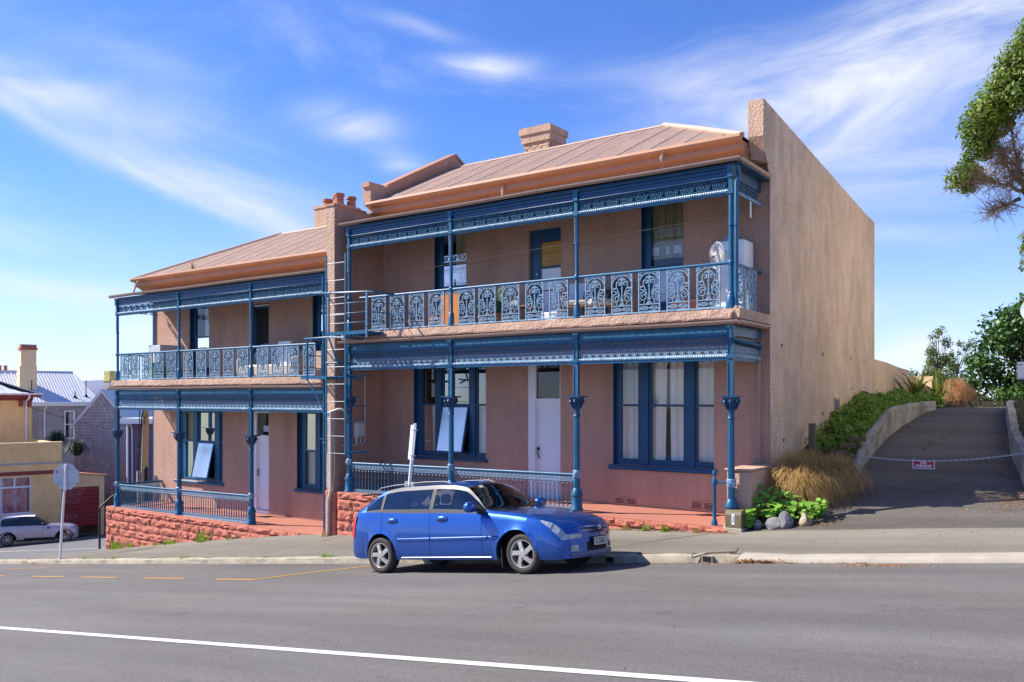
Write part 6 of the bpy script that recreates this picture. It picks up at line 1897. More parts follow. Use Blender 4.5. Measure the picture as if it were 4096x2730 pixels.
# broadleaf tree behind the fence
M['maple'] = leaf_mat('broad_leaf', (.022, .065, .014), (.10, .20, .035), 1.6, .4, .3)
tr = thing('broadleaf_tree', (3.4, 19.5, 1.2), 'dense dark green broadleaf tree behind the picket fence', 'tree')
rnd = random.Random(14); b = MB()
limb(b, (3.4, 19.5, .9), (3.3, 19.4, 3.2), .16, .11, rnd)
for k in range(9): limb(b, (3.35, 19.45, 1.6 + k * .2), (3.3 + rnd.uniform(-1.6, 1.6), 19.4 + rnd.uniform(-1.2, 1.2), 3.0 + rnd.uniform(0, 2.2)), .07, .02, rnd)
b.build('trunk', M['bark'], tr, smooth=True)
cl = []
for k in range(64):
    h = rnd.uniform(0, 1); z = 1.7 + 3.6 * h; wid = 2.0 * math.sin(math.pi * (.22 + .70 * h)) ** .7 * (1.0 if h < .6 else 1 - (h - .6) * 1.15)
    a = rnd.uniform(0, 6.28); q = rnd.uniform(.3, 1)
    cl.append((3.35 + wid * q * math.cos(a), 19.4 + wid * q * math.sin(a), z, rnd.uniform(.32, .55)))
cl += [(1.3, 18.8, 1.9, .5), (1.35, 18.9, 2.6, .42), (1.6, 19, 3.4, .36)]
cl += [(1.75, 19, 2.2, .5), (2.05, 19, 3.1, .45), (2.3, 19.1, 4.0, .38), (2.55, 19.2, 4.75, .3), (2.45, 19.2, 5.05, .2), (3.1, 19.3, 5.35, .34), (3.35, 19.3, 5.7, .2), (1.9, 18.8, 1.7, .5), (2.6, 18.6, 2.0, .5), (3.3, 18.4, 2.1, .55), (4.2, 18.4, 2.6, .6), (4.5, 18.8, 3.6, .6), (4.3, 19, 4.6, .5)]
crown(tr, cl, 300, .13, .75, M['maple'], 15, inner=.3)
# lighter small trees to the left of it
M['willow'] = leaf_mat('small_light_leaf', (.07, .12, .025), (.22, .28, .08), 2.0, .5, .35)
def small_tree(nm, x, y, z0, h, w, label, seed, n=26, m='willow', sz=.075, group=None, dens=150, wispy=.45):
    t = thing(nm, (x, y, z0), label, 'tree' if h > 2 else 'shrub', group); rnd = random.Random(seed); b = MB()
    limb(b, (x, y, z0), (x, y, z0 + h * .7), .05, .015, rnd)
    cl = []
    for k in range(n):
        u = rnd.uniform(.1, 1); a = rnd.uniform(0, 6.28); ww = w * (1 - u * wispy) * rnd.uniform(.3, 1)
        c = (x + ww * math.cos(a), y + ww * math.sin(a), z0 + h * u, rnd.uniform(.16, .33) * (1.2 - .6 * u)); cl.append(c)
        limb(b, (x, y, z0 + h * u * .6), c[:3], .015, .006, rnd, 4)
    b.build('trunk', M['bark'], t, smooth=True); crown(t, cl, dens * 4, sz, .55, M[m], seed + 1, inner=.1)
small_tree('small_tree', .15, 20.5, 1.3, 3.3, .75, 'thin wispy light green sapling left of the broadleaf tree', 31, 54)
small_tree('small_tree', .75, 21, 1.3, 2.9, .95, 'short leafy sapling between the wispy sapling and the broadleaf tree', 33, 44, 'willow', .09)
small_tree('garden_shrub', .0, 17.5, 1.4, 1.55, .6, 'low bushy light green shrub behind the end of the garden wall', 35, 44)
small_tree('garden_shrub', .72, 17, 1.3, 1.75, .95, 'wide yellow green shrub behind the flax', 37, 64)
small_tree('garden_shrub', 1.45, 16.5, 1.3, 1.35, .7, 'low grey green shrub left of the picket fence', 39, 44)
small_tree('garden_shrub', 2.9, 15.2, 1.1, 1.1, .6, 'dark low bush just behind the picket fence', 41, 26, 'maple', .09)
small_tree('garden_shrub', 3.8, 15.2, 1.1, 1.5, .7, 'dark low bush behind the right end of the picket fence', 43, 30, 'maple', .09)

# big tree at the right edge with dead inner twigs
M['macro'] = leaf_mat('glossy_green_leaf', (.05, .105, .010), (.27, .37, .045), 1.3, .55, .35)
bt = thing('evergreen_tree', (5.6, 13.4, 1.3), 'tall evergreen tree with bare twiggy underside at the right edge', 'tree')
rnd = random.Random(77); b = MB()
limb(b, (5.6, 13.6, 1.2), (5.0, 13.6, 6.0), .30, .24, rnd, 8, .05); limb(b, (5.0, 13.6, 6.0), (4.3, 13.5, 9.8), .22, .10, rnd, 8, .1)
limb(b, (5.1, 13.5, 6.0), (3.5, 13.5, 7.9), .13, .09, rnd, 6, .1)
main = [((3.5, 13.5, 7.9), (2.6, 13.0, 8.3)), ((3.5, 13.5, 7.9), (2.9, 12.8, 9.0)), ((3.5, 13.5, 7.9), (3.2, 13.2, 9.6)), ((4.4, 13.5, 9.0), (3.4, 12.8, 10.6)), ((4.4, 13.5, 9.4), (3.9, 13.1, 11.3)),
        ((2.9, 13.2, 8.2), (2.0, 12.7, 8.25)), ((3.4, 13.5, 7.7), (2.7, 13.1, 7.35)), ((3.7, 13.4, 8.2), (2.5, 12.6, 9.4))]
tips = []
for p, q in main: tips += limb(b, p, q, .06, .022, rnd, 7, .14)[2:]
b.build('trunk', M['bark'], bt, smooth=True)
tw = MB()
for k in range(1000):
    p = rnd.choice(tips); d = Vector((rnd.uniform(-1, .6), rnd.uniform(-.8, .5), rnd.uniform(-.75, .9))); q = p + d.normalized() * rnd.uniform(.25, .75)
    mid = p.lerp(q, .5) + Vector((rnd.uniform(-1, 1), rnd.uniform(-1, 1), rnd.uniform(-1, 1))) * .07
    tw.tube([p, mid, q], [.010, .007, .003], 4, caps=False)
    for _ in range(2):
        tw.tube([mid, mid + Vector((rnd.uniform(-1, 1), rnd.uniform(-1, 1), rnd.uniform(-1, 1))) * .22], [.005, .002], 3, caps=False)
o = tw.build('twigs', M['twig'], bt); tag(o, kind='stuff')
cl = []
prof_ = [(8.1, 1.72, .20), (8.35, 1.80, .22), (8.6, 1.95, .20), (8.85, 2.10, .20), (9.1, 2.25, .26), (9.35, 2.15, .30), (9.6, 2.10, .30), (9.85, 2.15, .34), (10.1, 2.35, .34), (10.35, 2.45, .36), (10.6, 2.75, .36), (10.85, 2.85, .4), (11.1, 3.05, .4), (11.4, 3.2, .42), (11.7, 3.4, .4), (12.0, 3.55, .4), (12.3, 3.75, .38), (12.6, 3.95, .36)]
for z, xl_, r_ in prof_:
    r_ *= 1.22; cl.append((xl_ + r_ * .7, 12.4 + rnd.uniform(-.2, .3), z, r_))
    for _ in range(2): cl.append((xl_ + r_ * .7 + rnd.uniform(.05, .4), 12.6 + rnd.uniform(-.2, 1.2), z + rnd.uniform(-.1, .15), r_ * .95))
    if z > 10.0:
        for k in range(int((4.9 - xl_) / .5)): cl.append((xl_ + .6 + k * .5, 12.3 + rnd.uniform(-.1, .8) - .1 * k, z + rnd.uniform(-.1, .25), .36))
cl += [(3.75 + .4 * k, 12.9 + rnd.uniform(-.3, .3), 6.0 + rnd.uniform(0, .9), .34) for k in range(5)] + [(3.66, 13.0, 6.2, .25), (3.62, 13.0, 5.8, .2), (3.68, 13, 6.6, .2)]
cl += [(3.6 + rnd.uniform(0, 2.6), 12.7 + rnd.uniform(-.5, .9), rnd.uniform(10.1, 12.9), .45) for _ in range(34)]
cl += [(5 + rnd.uniform(-.3, 2), 13.6 + rnd.uniform(-1, 1.5), rnd.uniform(8, 12.4), .6) for _ in range(40)]
crown(bt, cl, 760, .115, .42, M['macro'], 78, inner=.45)

M['deadleaf'] = leaf_mat('dead_inner_leaf', (.16, .10, .05), (.34, .24, .13), 4.0, .8, .2)
crown(bt, [(p.x + rnd.uniform(-.1, .2), p.y, p.z + rnd.uniform(0, .35), .26) for p in tips[::2] if p.z > 8.2], 300, .075, .22, M['deadleaf'], 99, name='dead_foliage', inner=.1)
# ------------------------------------------------------------------ neighbour house just outside the frame with its fittings
nh = thing('neighbour_house', (5.6, 7, 1.0), 'pale weatherboard house at the right edge of the driveway', 'house')
b = MB(); b.box(4.85, 9.0, 3.2, 12.0, .3, 7.6)  # unseen house; height and pale boards shaped to bounce sun onto end wall
M['weatherboard'] = mat('cream_weatherboard', (.80, .74, .62), .8, .04, 2.0)
b.build('wall', M['weatherboard'], nh)
for k in range(36):
    z = .35 + k * .2
    b = MB(); b.prism([(4.848, z), (4.825, z), (4.842, z + .2), (4.848, z + .2)], 'y', 3.18, 12.0); b.build('weatherboard', M['weatherboard'], nh)
b = MB(); b.prism([(4.75, 7.58), (9.1, 7.58), (6.9, 8.9)], 'y', 3.0, 12.2); b.build('roof', M['roof'], nh)
t = thing('air_conditioner', (4.3, 5.4, 2.40), 'white outdoor air conditioner unit on a bracket at the right edge', 'air conditioner')
b = MB(); b.bbox(4.02, 4.70, 5.25, 5.55, 2.44, 2.80, .015); ac = b.build('casing', M['offwhite'], t)
b = MB(); b.box(4.04, 4.17, 5.240, 5.249, 2.48, 2.765); b.build('grille', M['white'], ac)
b = MB(); b.box(4.06, 4.13, 5.234, 5.239, 2.74, 2.752); b.build('slot', M['dark'], ac)
b = MB(); b.box(3.99, 4.85, 5.22, 5.58, 2.40, 2.437); b.tube([(4.2, 5.4, 2.40), (4.05 + .1, 5.4, 2.30), (4.85, 5.4, 1.8)], .02, 6); b.build('bracket', M['oldwood'], t)
t = thing('satellite_dish', (4.3, 7.5, 3.7), 'pale grey satellite dish at the right edge above the air conditioner', 'satellite dish')
dc = Vector((4.20, 7.67, 4.03)); dn = Vector((-.25, -.95, .25)).normalized(); e1 = dn.cross(Vector((0, 0, 1))).normalized(); e2 = e1.cross(dn)
b = MB(); b.grid(lambda i, j: tuple(dc + (e1 * math.cos(i * math.pi / 12) + e2 * math.sin(i * math.pi / 12)) * (.30 * j / 4 + .001) + dn * (.10 * (j / 4) ** 2)), 25, 5); M['dish'] = mat('pale_grey_dish', (.50, .58, .64), .5); b.build('reflector', M['dish'], t, smooth='all')
b = MB(); b.tube([dc - e2 * .28 + dn * .1, dc + dn * .32], .012, 6); b.tube([dc + dn * .28, dc + dn * .36], .03, 8); b.build('feed_arm', M['steel'], t)
b = MB(); b.tube([dc - dn * .02, dc - dn * .2, (4.9, 7.75, 3.7)], .022, 6); b.build('mount', M['steel'], t)

# ------------------------------------------------------------------ weeds, litter
M['weed'] = leaf_mat('fresh_weed', (.12, .26, .02), (.34, .50, .06), 8.0, .6, .4)
def wl_(x): return foot_z(x, -.22)
WEEDS = [(-19.05, 'thick bright green weed clump at the foot of the left end of the red plinth', .34, 150, .26), (-18.45, 'thin weed right of the big clump at the red plinth', .26, 40, .10), (-17.05, 'very small green weed low on the red plinth of the left house', .13, 40, .10), (-16.3, 'wide low green weed clump below the first railing column', .20, 120, .28), (-14.75, 'tall yellow green weed below the middle of the left railing', .42, 110, .24),
         (-13.6, 'tiny yellow weed near the right end of the left red plinth', .14, 30, .10)]
for i, (x, lab, h, n, r) in enumerate(WEEDS): grass_tuft('weed', x, -.26, wl_(x) - .01, n, h, r * .6, M['weed'], lab, 'weed', 'weeds along the red plinth', 50 + i, root_r=r, w=.016)
WR = [(-2.35, 'green weed tuft in front of the car nose at the red step', .20, 60, .10), (-1.35, 'small green weed tuft in the middle of the red step', .16, 50, .08), (-.98, 'round bright weed tuft right of the middle of the red step', .18, 60, .08)]
for i, (x, lab, h, n, r) in enumerate(WR): grass_tuft('weed', x, -.28, wl_(x) - .01, n, h, .10, M['weed'], lab, 'weed', 'weeds along the red step', 60 + i, root_r=r, w=.014)
for i, (x, lab) in enumerate(((-1.75, 'dry straw tuft left of the middle of the red step'), (-.35, 'dry straw tuft near the corner post'), (-9.9, 'brown dry weed at the foot of the white waste pipe'))):
    grass_tuft('dry_tuft', x, -.27, wl_(x) - .01, 60, .16 if i < 2 else .25, .14, M['tuss'], lab, 'dry grass', 'dry tufts along the house', 70 + i, root_r=.1, w=.008)
for i, (x, lab) in enumerate(((-17.6, 'green weed in the kerb joint far left of the car'), (-16.1, 'thin weeds behind the kerb on the left'), (-13.0, 'small green weed sprouting from the kerb face left of the car'), (-7.9, 'low weed on the kerb behind the car'), (-1.3, 'flat yellow green grass at the kerb just right of the car'))):
    grass_tuft('kerb_weed', x, -2.02, kerb_top(x), 45, .10, .12, M['weed'], lab, 'weed', 'weeds along the kerb', 80 + i, root_r=.14, w=.012)
M['litter'] = leaf_mat('dead_leaf', (.26, .10, .03), (.50, .26, .09), 9.0, .8, .15)
def litter(nm, pts, label, sz=.045, m='litter', asp=.3):
    rg = np.random.default_rng(len(pts)); P_ = np.array(pts); v, f = leaves(P_, np.tile([0, 0, 1.], (len(P_), 1)), sz, asp, .35, rg)
    o = bpy.data.objects.new(nm, raw_mesh(nm, v, f, M[m])); COL.objects.link(o); tag(o, label, 'leaf litter', kind='stuff')
rg = np.random.default_rng(2); L_ = []
for _ in range(420): y = rg.uniform(1.2, 7.5); x = rw_x(max(1.6, y)) - abs(rg.normal(0, .22)) - .02; L_.append((x, y, foot_z(x, y) + .012))
for _ in range(500): x = rg.normal(4.35, .3); y = rg.normal(1.9, .45); L_.append((x, y, foot_z(x, y) + .012))
litter('drive_litter', L_, 'orange dead leaves along the right side of the driveway')
L_ = []
for _ in range(260): x = rg.normal(1.35, .22); L_.append((x, -2.19 - abs(rg.normal(0, .03)), road_z(x, -2.2) + .01 + rg.uniform(0, .05)))
for _ in range(120): x = rg.normal(-20.3, .35); L_.append((x, -2.19 - abs(rg.normal(0, .03)), road_z(x, -2.2) + .01 + rg.uniform(0, .05)))
for _ in range(160): x = rg.uniform(-.6, 3.0); L_.append((x, -2.20 - abs(rg.normal(0, .03)), road_z(x, -2.2) + .01))
for _ in range(200): x = rg.normal(3.2, .35); y = rg.normal(-2.5, .08); L_.append((x, y, road_z(x, y) + .01))
litter('gutter_litter', L_, 'brown dead leaves gathered in the gutter against the kerb', .05)
L_ = []
for _ in range(500): x = rg.uniform(-3, .4); L_.append((x, -.26 - abs(rg.normal(0, .05)), foot_z(x, -.3) + .012))
for _ in range(240): x = rg.uniform(.4, 2.0); y = -.05 + (x - .4) * .28 + rg.normal(0, .08); L_.append((x, y, foot_z(x, y) + .012))
for _ in range(220): x = rg.uniform(1, 5); y = rg.uniform(-1.9, 3); L_.append((x, y, foot_z(x, y) + .012))
litter('pavement_litter', L_, 'dry needles and scraps scattered along the pavement by the red step', .04)
L_ = []
for _ in range(300): x = rg.uniform(-14, 6); y = rg.uniform(-9, -2.4); L_.append((x, y, road_z(x, y) + .008))
M['grit'] = mat('dark_grit', (.03, .028, .026), .9)
litter('road_grit', L_, 'dark grit and small stones scattered on the road', .013, 'grit', .8)
L_ = []
for _ in range(560):
    q = rg.uniform(0, 1); k = rg.integers(0, 3)
    if k == 0: x, y = 2.55 + .75 * q + rg.normal(0, .07), 1.6 + 1.3 * q + rg.normal(0, .16)
    elif k == 1: x, y = 2.2 + .5 * q + rg.normal(0, .07), 5.5 + 3 * q + rg.normal(0, .16)
    else: y = rg.uniform(3.0, 10.5); x = wall_x(y) + abs(rg.normal(0, .10)) + .01
    L_.append((x, y, foot_z(x, y) + .012))
M['moss'] = leaf_mat('moss', (.10, .12, .02), (.26, .25, .06), 6.0, .8, .1)
litter('drive_moss', L_, 'green moss and grass growing in the driveway cracks', .03, 'moss', .6)
# branch in the kerb outlet
b = MB(); z = kerb_top(.6); b.tube([(.38, -2.20, z - .06), (.60, -2.12, z + .02), (.85, -2.06, z + .05), (1.0, -1.98, z + .06), (1.02, -1.95, z + .12)], .012, 5); b.tube([(.85, -2.06, z + .05), (1.1, -2.0, z + .03)], .008, 4)
tag(b.build('fallen_branch', M['bark'], loc=(.6, -2.1, z)), 'dead branch stuck in the broken kerb outlet', 'branch')
# ================================================================== cars
def pchip(xs, ys, x):
    n = len(xs)
    if x <= xs[0]: return ys[0]
    if x >= xs[-1]: return ys[-1]
    h = [xs[i + 1] - xs[i] for i in range(n - 1)]; d = [(ys[i + 1] - ys[i]) / h[i] for i in range(n - 1)]
    m = [d[0]] + [0 if d[i - 1] * d[i] <= 0 else 2 * d[i - 1] * d[i] / (d[i - 1] + d[i]) for i in range(1, n - 1)] + [d[-1]]
    i = max(j for j in range(n - 1) if xs[j] <= x); t = (x - xs[i]) / h[i]
    return ((2 * t ** 3 - 3 * t * t + 1) * ys[i] + (t ** 3 - 2 * t * t + t) * h[i] * m[i] + (-2 * t ** 3 + 3 * t * t) * ys[i + 1] + (t ** 3 - t * t) * h[i] * m[i + 1])


def car_paint(name, col, metallic=.35, rough=.3):
    m = mat(name, col, rough, metallic=metallic, spec=.5, coat=1.0)
    return m


NS, NG, NT = 9, 7, 6           # rows: side, glass band, top


def build_car(root, st, wheels, ra, rw, doors, glass_x, ws_x, rw_x_, cf_pts, mats, bump, arch_lip=True, roof_m=None, pillar_w=.05, quarter=None, cladding=None, lamp=None):
    paint = mats['paint']
    X = [s[0] for s in st]
    cols_ = [[s[k] for s in st] for k in range(7)]
    def sec(x): return [pchip(X, cols_[k], x) for k in range(1, 7)]
    # station list with fine steps and gap stations
    xs = set()
    x = X[0]
    while x < X[-1]: xs.add(round(x, 4)); x += .028
    xs.update(X)
    gaps = sorted({d for pr_ in doors for d in pr_})
    for g in gaps + [bump[0], bump[1], ws_x[0], ws_x[1]]:
        xs = {q for q in xs if abs(q - g) > .012}; xs.update((g - .004, g + .004))
    for (wx) in wheels:
        for k in range(-14, 15): xs.add(round(wx + ra * math.sin(k * math.pi / 28), 4))
    xs = sorted(xs)
    cfx = [c[0] for c in cf_pts]; cfy = [c[1] for c in cf_pts]
    prof_s = [0, .10, .22, .36, .50, .64, .77, .89, 1.0]
    prof_y = [.955, .980, .992, .999, 1.0, .995, .982, .962, .935]
    rows = NS + NG + NT
    grid_ = []
    for x in xs:
        w, zb, zbelt, ye, ze, zc = sec(x); cf = pchip(cfx, cfy, x); pts = []
        arch = -1
        for wx in wheels:
            if abs(x - wx) < ra: arch = max(arch, rw + math.sqrt(ra * ra - (x - wx) ** 2))
        for s_, y_ in zip(prof_s, prof_y):
            z = zb + (zbelt - zb) * s_; y = w * y_
            lip = 0
            for wx in wheels:
                dd = math.hypot(x - wx, z - rw) - ra
                if arch_lip and dd < .075: lip = max(lip, .016 * (1 - max(0, dd) / .075))
            if arch > z: z = arch + .0006 * s_; 
            pts.append((y + lip, z))
        yb, zb_ = pts[-1]
        for k in range(1, NG + 1):
            t = k / NG; pts.append((yb + (ye - yb) * (t ** 1.12), zb_ + (ze - zb_) * t))
        for k in range(1, NT + 1):
            t = k / NT; a = t * math.pi / 2
            pts.append((ye * (1 - t) if True else 0, ze + (zc - ze) * math.sin(a) ** 0.9))
        grid_.append([(x - cf * min(1.15, abs(y) / .84) ** 2.2, y, z) for y, z in pts])
    nrow = len(grid_[0])
    groups = {}
    def grp(name, side):
        return groups.setdefault((name, side), MB())
    def classify(xm, j, zm):
        for g in gaps:
            if abs(xm - g) < .0041 and j < NS - 1 and (zm > .2):
                return 'gap'
        if abs(xm - bump[1]) < .0041 and j < NS and zm < bump[3]: return 'gap'
        if abs(xm - bump[0]) < .0041 and j < NS and zm < bump[2]: return 'gap'
        if j < NS - 1:
            if lamp and lamp[0] + .09 * (NS - 2 - j) < xm < lamp[1] and j >= NS - 3: return 'headlight'
            if xm > bump[1] and zm < bump[3]: return 'front_bumper'
            if xm < bump[0] and zm < bump[2]: return 'rear_bumper'
            if cladding and zm < cladding: return 'cladding'
            for k, (a, c) in enumerate(doors):
                if a < xm < c: return 'door%d' % k
            return 'body'
        if j < NS + NG - 1:
            r = j - (NS - 1)
            for k, (a, c) in enumerate(glass_x):
                if a < xm < c:
                    if r == 0: return 'trim'
                    if r >= NG - 1: return 'frame' if xm > doors[0][0] else 'body'
                    return 'glass%d' % k
            if glass_x[0][0] < xm < glass_x[-1][1]: return 'trim' if r == 0 else 'pillar' if r < NG - 1 else 'frame' if xm > doors[0][0] else 'body'
            if lamp and lamp[0] + .09 < xm < lamp[1] and r < 2: return 'headlight'
            return 'body'
        if ws_x[0] < xm < ws_x[1]: return 'windscreen'
        if abs(xm - ws_x[1]) < .0041: return 'gap'
        if rw_x_[0] < xm < rw_x_[1]: return 'rear_glass'
        if xm > ws_x[1]: return 'bonnet'
        return 'roof'
    for side in (-1, 1):
        for i in range(len(xs) - 1):
            for j in range(nrow - 1):
                q = [grid_[i][j], grid_[i + 1][j], grid_[i + 1][j + 1], grid_[i][j + 1]]
                xm = (xs[i] + xs[i + 1]) / 2; zm = sum(p[2] for p in q) / 4
                n = classify(xm, j, zm)
                s_ = side if n == 'headlight' else 0 if n in ('windscreen', 'rear_glass', 'bonnet', 'roof', 'gap', 'body', 'front_bumper', 'rear_bumper', 'cladding') else side
                P_ = [(p[0], side * p[1], p[2]) for p in q]
                if n == 'gap': P_ = [(p[0], p[1] * .992, p[2] - (.006 if j >= NS else 0)) for p in P_]
                if n == 'body': n = 'front_wing' if xm > doors[-1][1] else 'tailgate' if xm < rw_x_[1] + .02 and j >= NS - 1 else 'rear_wing' if xm < doors[0][0] else 'body'
                if n.endswith('_wing'): s_ = side
                if n.startswith('glass'): P_ = [(p[0], p[1] - side * .006, p[2]) for p in P_]
                if side < 0: P_ = P_[::-1]
                grp(n, s_).add(P_, [(3, 2, 1, 0)])
    # caps at nose and tail
    for e in (0, len(xs) - 1):
        R_ = [(p[0], p[1], p[2]) for p in grid_[e]]; n = len(R_)
        b = grp('front_bumper' if e else 'rear_bumper', 0)
        xe = xs[e]; cfe = pchip(cfx, cfy, xe); NW = 28
        def capv(j, k):
            y = R_[j][1] * (2 * k / NW - 1); return (xe - cfe * min(1.15, abs(y) / .84) ** 2.2, y, R_[j][2])
        for j in range(n - 1):
            for k in range(NW):
                ym = R_[j][1] * abs(2 * (k + .5) / NW - 1)
                bb_ = b
                if e and lamp and j >= NS - 3 and ym > .40: bb_ = grp('headlight', 1 if k >= NW / 2 else -1)
                bb_.add([capv(j, k), capv(j, k + 1), capv(j + 1, k + 1), capv(j + 1, k)], [(0, 1, 2, 3)])
    def finish(b):
        bm = bmesh.new(); me = b.mesh('t', paint, fixn=False); bm.from_mesh(me); bmesh.ops.remove_doubles(bm, verts=bm.verts, dist=.0004)
        return bm, me
    def make(nm, b, m, parent, sm=35):
        bm, me = finish(b); bm.to_mesh(me); bm.free(); me.name = nm; me.materials.clear(); me.materials.append(m)
        me.polygons.foreach_set('use_smooth', [True] * len(me.polygons)); me.set_sharp_from_angle(angle=R(sm))
        o = bpy.data.objects.new(nm, me); COL.objects.link(o); o.parent = parent; BASE[o] = (0, 0, 0); return o
    M_ = {'body': paint, 'front_wing': paint, 'rear_wing': paint, 'tailgate': paint, 'front_bumper': mats.get('bumper', paint), 'rear_bumper': mats.get('bumper', paint), 'roof': roof_m or paint, 'bonnet': paint, 'gap': M['dark'], 'trim': M['black'], 'frame': mats.get('frame', paint),
          'pillar': M['black'], 'windscreen': mats['screen'], 'rear_glass': mats['glass'], 'cladding': M['black'], 'headlight': M['lens']}
    NM = {'gap': 'panel_gap', 'trim': 'window_trim', 'frame': 'window_frame', 'pillar': 'pillar', 'rear_glass': 'rear_window'}
    out = {}
    for (n, s_), b in groups.items():
        if n.startswith('door'):
            out[(n, s_)] = make('door', b, paint, root)
    for (n, s_), b in groups.items():
        if n.startswith('door'): continue
        if n.startswith('glass'):
            k = int(n[5:]); par = root
            out[(n, s_)] = make('side_window', b, mats['glass'], par)
        else: out[(n, s_)] = make(NM.get(n, n), b, M_[n], root)
    # wheel wells and floor
    b = MB()
    for wx in wheels:
        for s in (-1, 1):
            for k in range(12):
                a0 = math.pi * k / 12; a1 = math.pi * (k + 1) / 12
                b.quad((wx + ra * math.cos(a0), s * .80, rw + ra * math.sin(a0)), (wx + ra * math.cos(a1), s * .80, rw + ra * math.sin(a1)), (wx + ra * math.cos(a1), s * .52, rw + ra * math.sin(a1)), (wx + ra * math.cos(a0), s * .52, rw + ra * math.sin(a0)))
            b.add([(wx + ra * math.cos(math.pi * k / 12), s * .52, rw + ra * math.sin(math.pi * k / 12)) for k in range(13)], [tuple(range(13))])
    b.box(X[0] + .40, X[-1] - .45, -.55, .55, .22, .40)
    for x0, x1 in ((X[0] + .32, wheels[0] - ra), (wheels[0] + ra, wheels[1] - ra), (wheels[1] + ra, X[-1] - .40)): b.box(x0, x1, -.72, .72, .25, .36)
    b.build('underbody', M['dark'], root)
    def surf(x, jf, side, off):
        i = min(len(xs) - 2, max(k for k in range(len(xs)) if xs[k] <= x)); t = (x - xs[i]) / (xs[i + 1] - xs[i]); j = min(nrow - 2, int(jf)); v = jf - j
        def P(ii, jj): return Vector(grid_[ii][jj])
        p = P(i, j).lerp(P(i + 1, j), t).lerp(P(i, j + 1).lerp(P(i + 1, j + 1), t), v)
        n = (P(i + 1, j) - P(i, j)).cross(P(i, j + 1) - P(i, j))
        n = n.normalized() if n.length > 1e-9 else Vector((0, 1, 0))
        if n.y < 0: n = -n
        p = p + n * off
        return (p.x, side * p.y, p.z)
    return sec, out, surf


M['lens'] = mat('headlamp_lens', (.34, .36, .36), .10, .25, 14, spec=.8, coat=1.0)
M['tyre'] = mat('tyre_rubber', (.045, .038, .034), .85, .15, 9.0, .3, 60)
M['rim'] = mat('alloy_rim', (.50, .47, .43), .38, .06, 8.0, metallic=.55)


def make_wheel(root, x, y, r, side, spokes, width=.19, style='five'):
    """tyre and rim lathed about the axle"""
    def ring(b, prof, seg=40):
        vs = []
        for (rr, yy) in prof:
            for k in range(seg):
                a = 2 * math.pi * k / seg; vs.append((x + rr * math.cos(a), y + side * yy, r + rr * math.sin(a)))
        fs = []
        for i in range(len(prof) - 1):
            for k in range(seg): fs.append((i * seg + k, i * seg + (k + 1) % seg, (i + 1) * seg + (k + 1) % seg, (i + 1) * seg + k))
        b.add(vs, fs)
    ri = r * .70
    b = MB(); ring(b, [(ri, -.02), (ri + .004, 0), (r * .80, .012), (r * .90, .010), (r * .975, -.010), (r, -.035), (r, -width + .02), (r * .96, -width), (ri, -width)])
    w = b.build('wheel', M['tyre'], root, smooth=40)
    b = MB(); ring(b, [(ri * .99, -.022), (ri * 1.0, .002), (ri * .95, .002), (ri * .92, -.012), (ri * .90, -.05), (ri * .88, -.12)])
    hub = [(ri * .30, .0), (ri * .27, .006), (.001, .008)]
    ring(b, [(ri * .30, -.03)] + hub, 20)
    for k in range(spokes):
        a = 2 * math.pi * k / spokes + (math.pi / 2 if side < 0 else math.pi / 2) + .12
        w0, w1 = (ri * .20, ri * .15) if style == 'five' else (ri * .09, ri * .07)
        vs = []
        for (rr, ww, tw) in ((ri * .22, w0 * 1.05, 0), (ri * .55, w1, .06), (ri * .93, w1 * 1.15, .14)):
            ca, sa = math.cos(a + tw), math.sin(a + tw)
            for s_ in (-1, 1):
                for yy in (.002 - (.010 if rr > ri * .9 else 0), -.035):
                    vs.append((x + rr * ca - s_ * ww * sa, y + side * yy, r + rr * sa + s_ * ww * ca))
        fs = []
        for i in (0, 1):
            o = i * 4; fs += [(o, o + 2, o + 6, o + 4), (o + 1, o + 5, o + 7, o + 3), (o, o + 4, o + 5, o + 1), (o + 2, o + 3, o + 7, o + 6)]
        b.add(vs, fs)
    b.build('rim', M['rim'], w, smooth=30)
    b = MB()
    for k in range(5 if style == 'five' else 4):
        a = 2 * math.pi * k / 5 + .9; b.tube([(x + ri * .33 * math.cos(a), y + side * -.01, r + ri * .33 * math.sin(a)), (x + ri * .33 * math.cos(a), y + side * .007, r + ri * .33 * math.sin(a))], .011, 6)
    b.build('wheel_nut', M['dark'], w)
    b = MB(); vs = [(x + ri * .9 * math.cos(k * math.pi / 10), y + side * -.10, r + ri * .9 * math.sin(k * math.pi / 10)) for k in range(20)]; b.add(vs, [tuple(range(20))]); b.build('brake_disc', M['dark'], w)
    return w


def seats(root, xs, ys, z0, m):
    for x in xs:
        for y in ys:
            b = MB(); b.bbox(x - .22, x + .26, y - .23, y + .23, z0, z0 + .18, .05); b.bbox(x - .34, x - .20, y - .22, y + .22, z0 + .1, z0 + .68, .05); b.bbox(x - .34, x - .23, y - .11, y + .11, z0 + .70, z0 + .86, .04)
            b.build('seat', m, root)


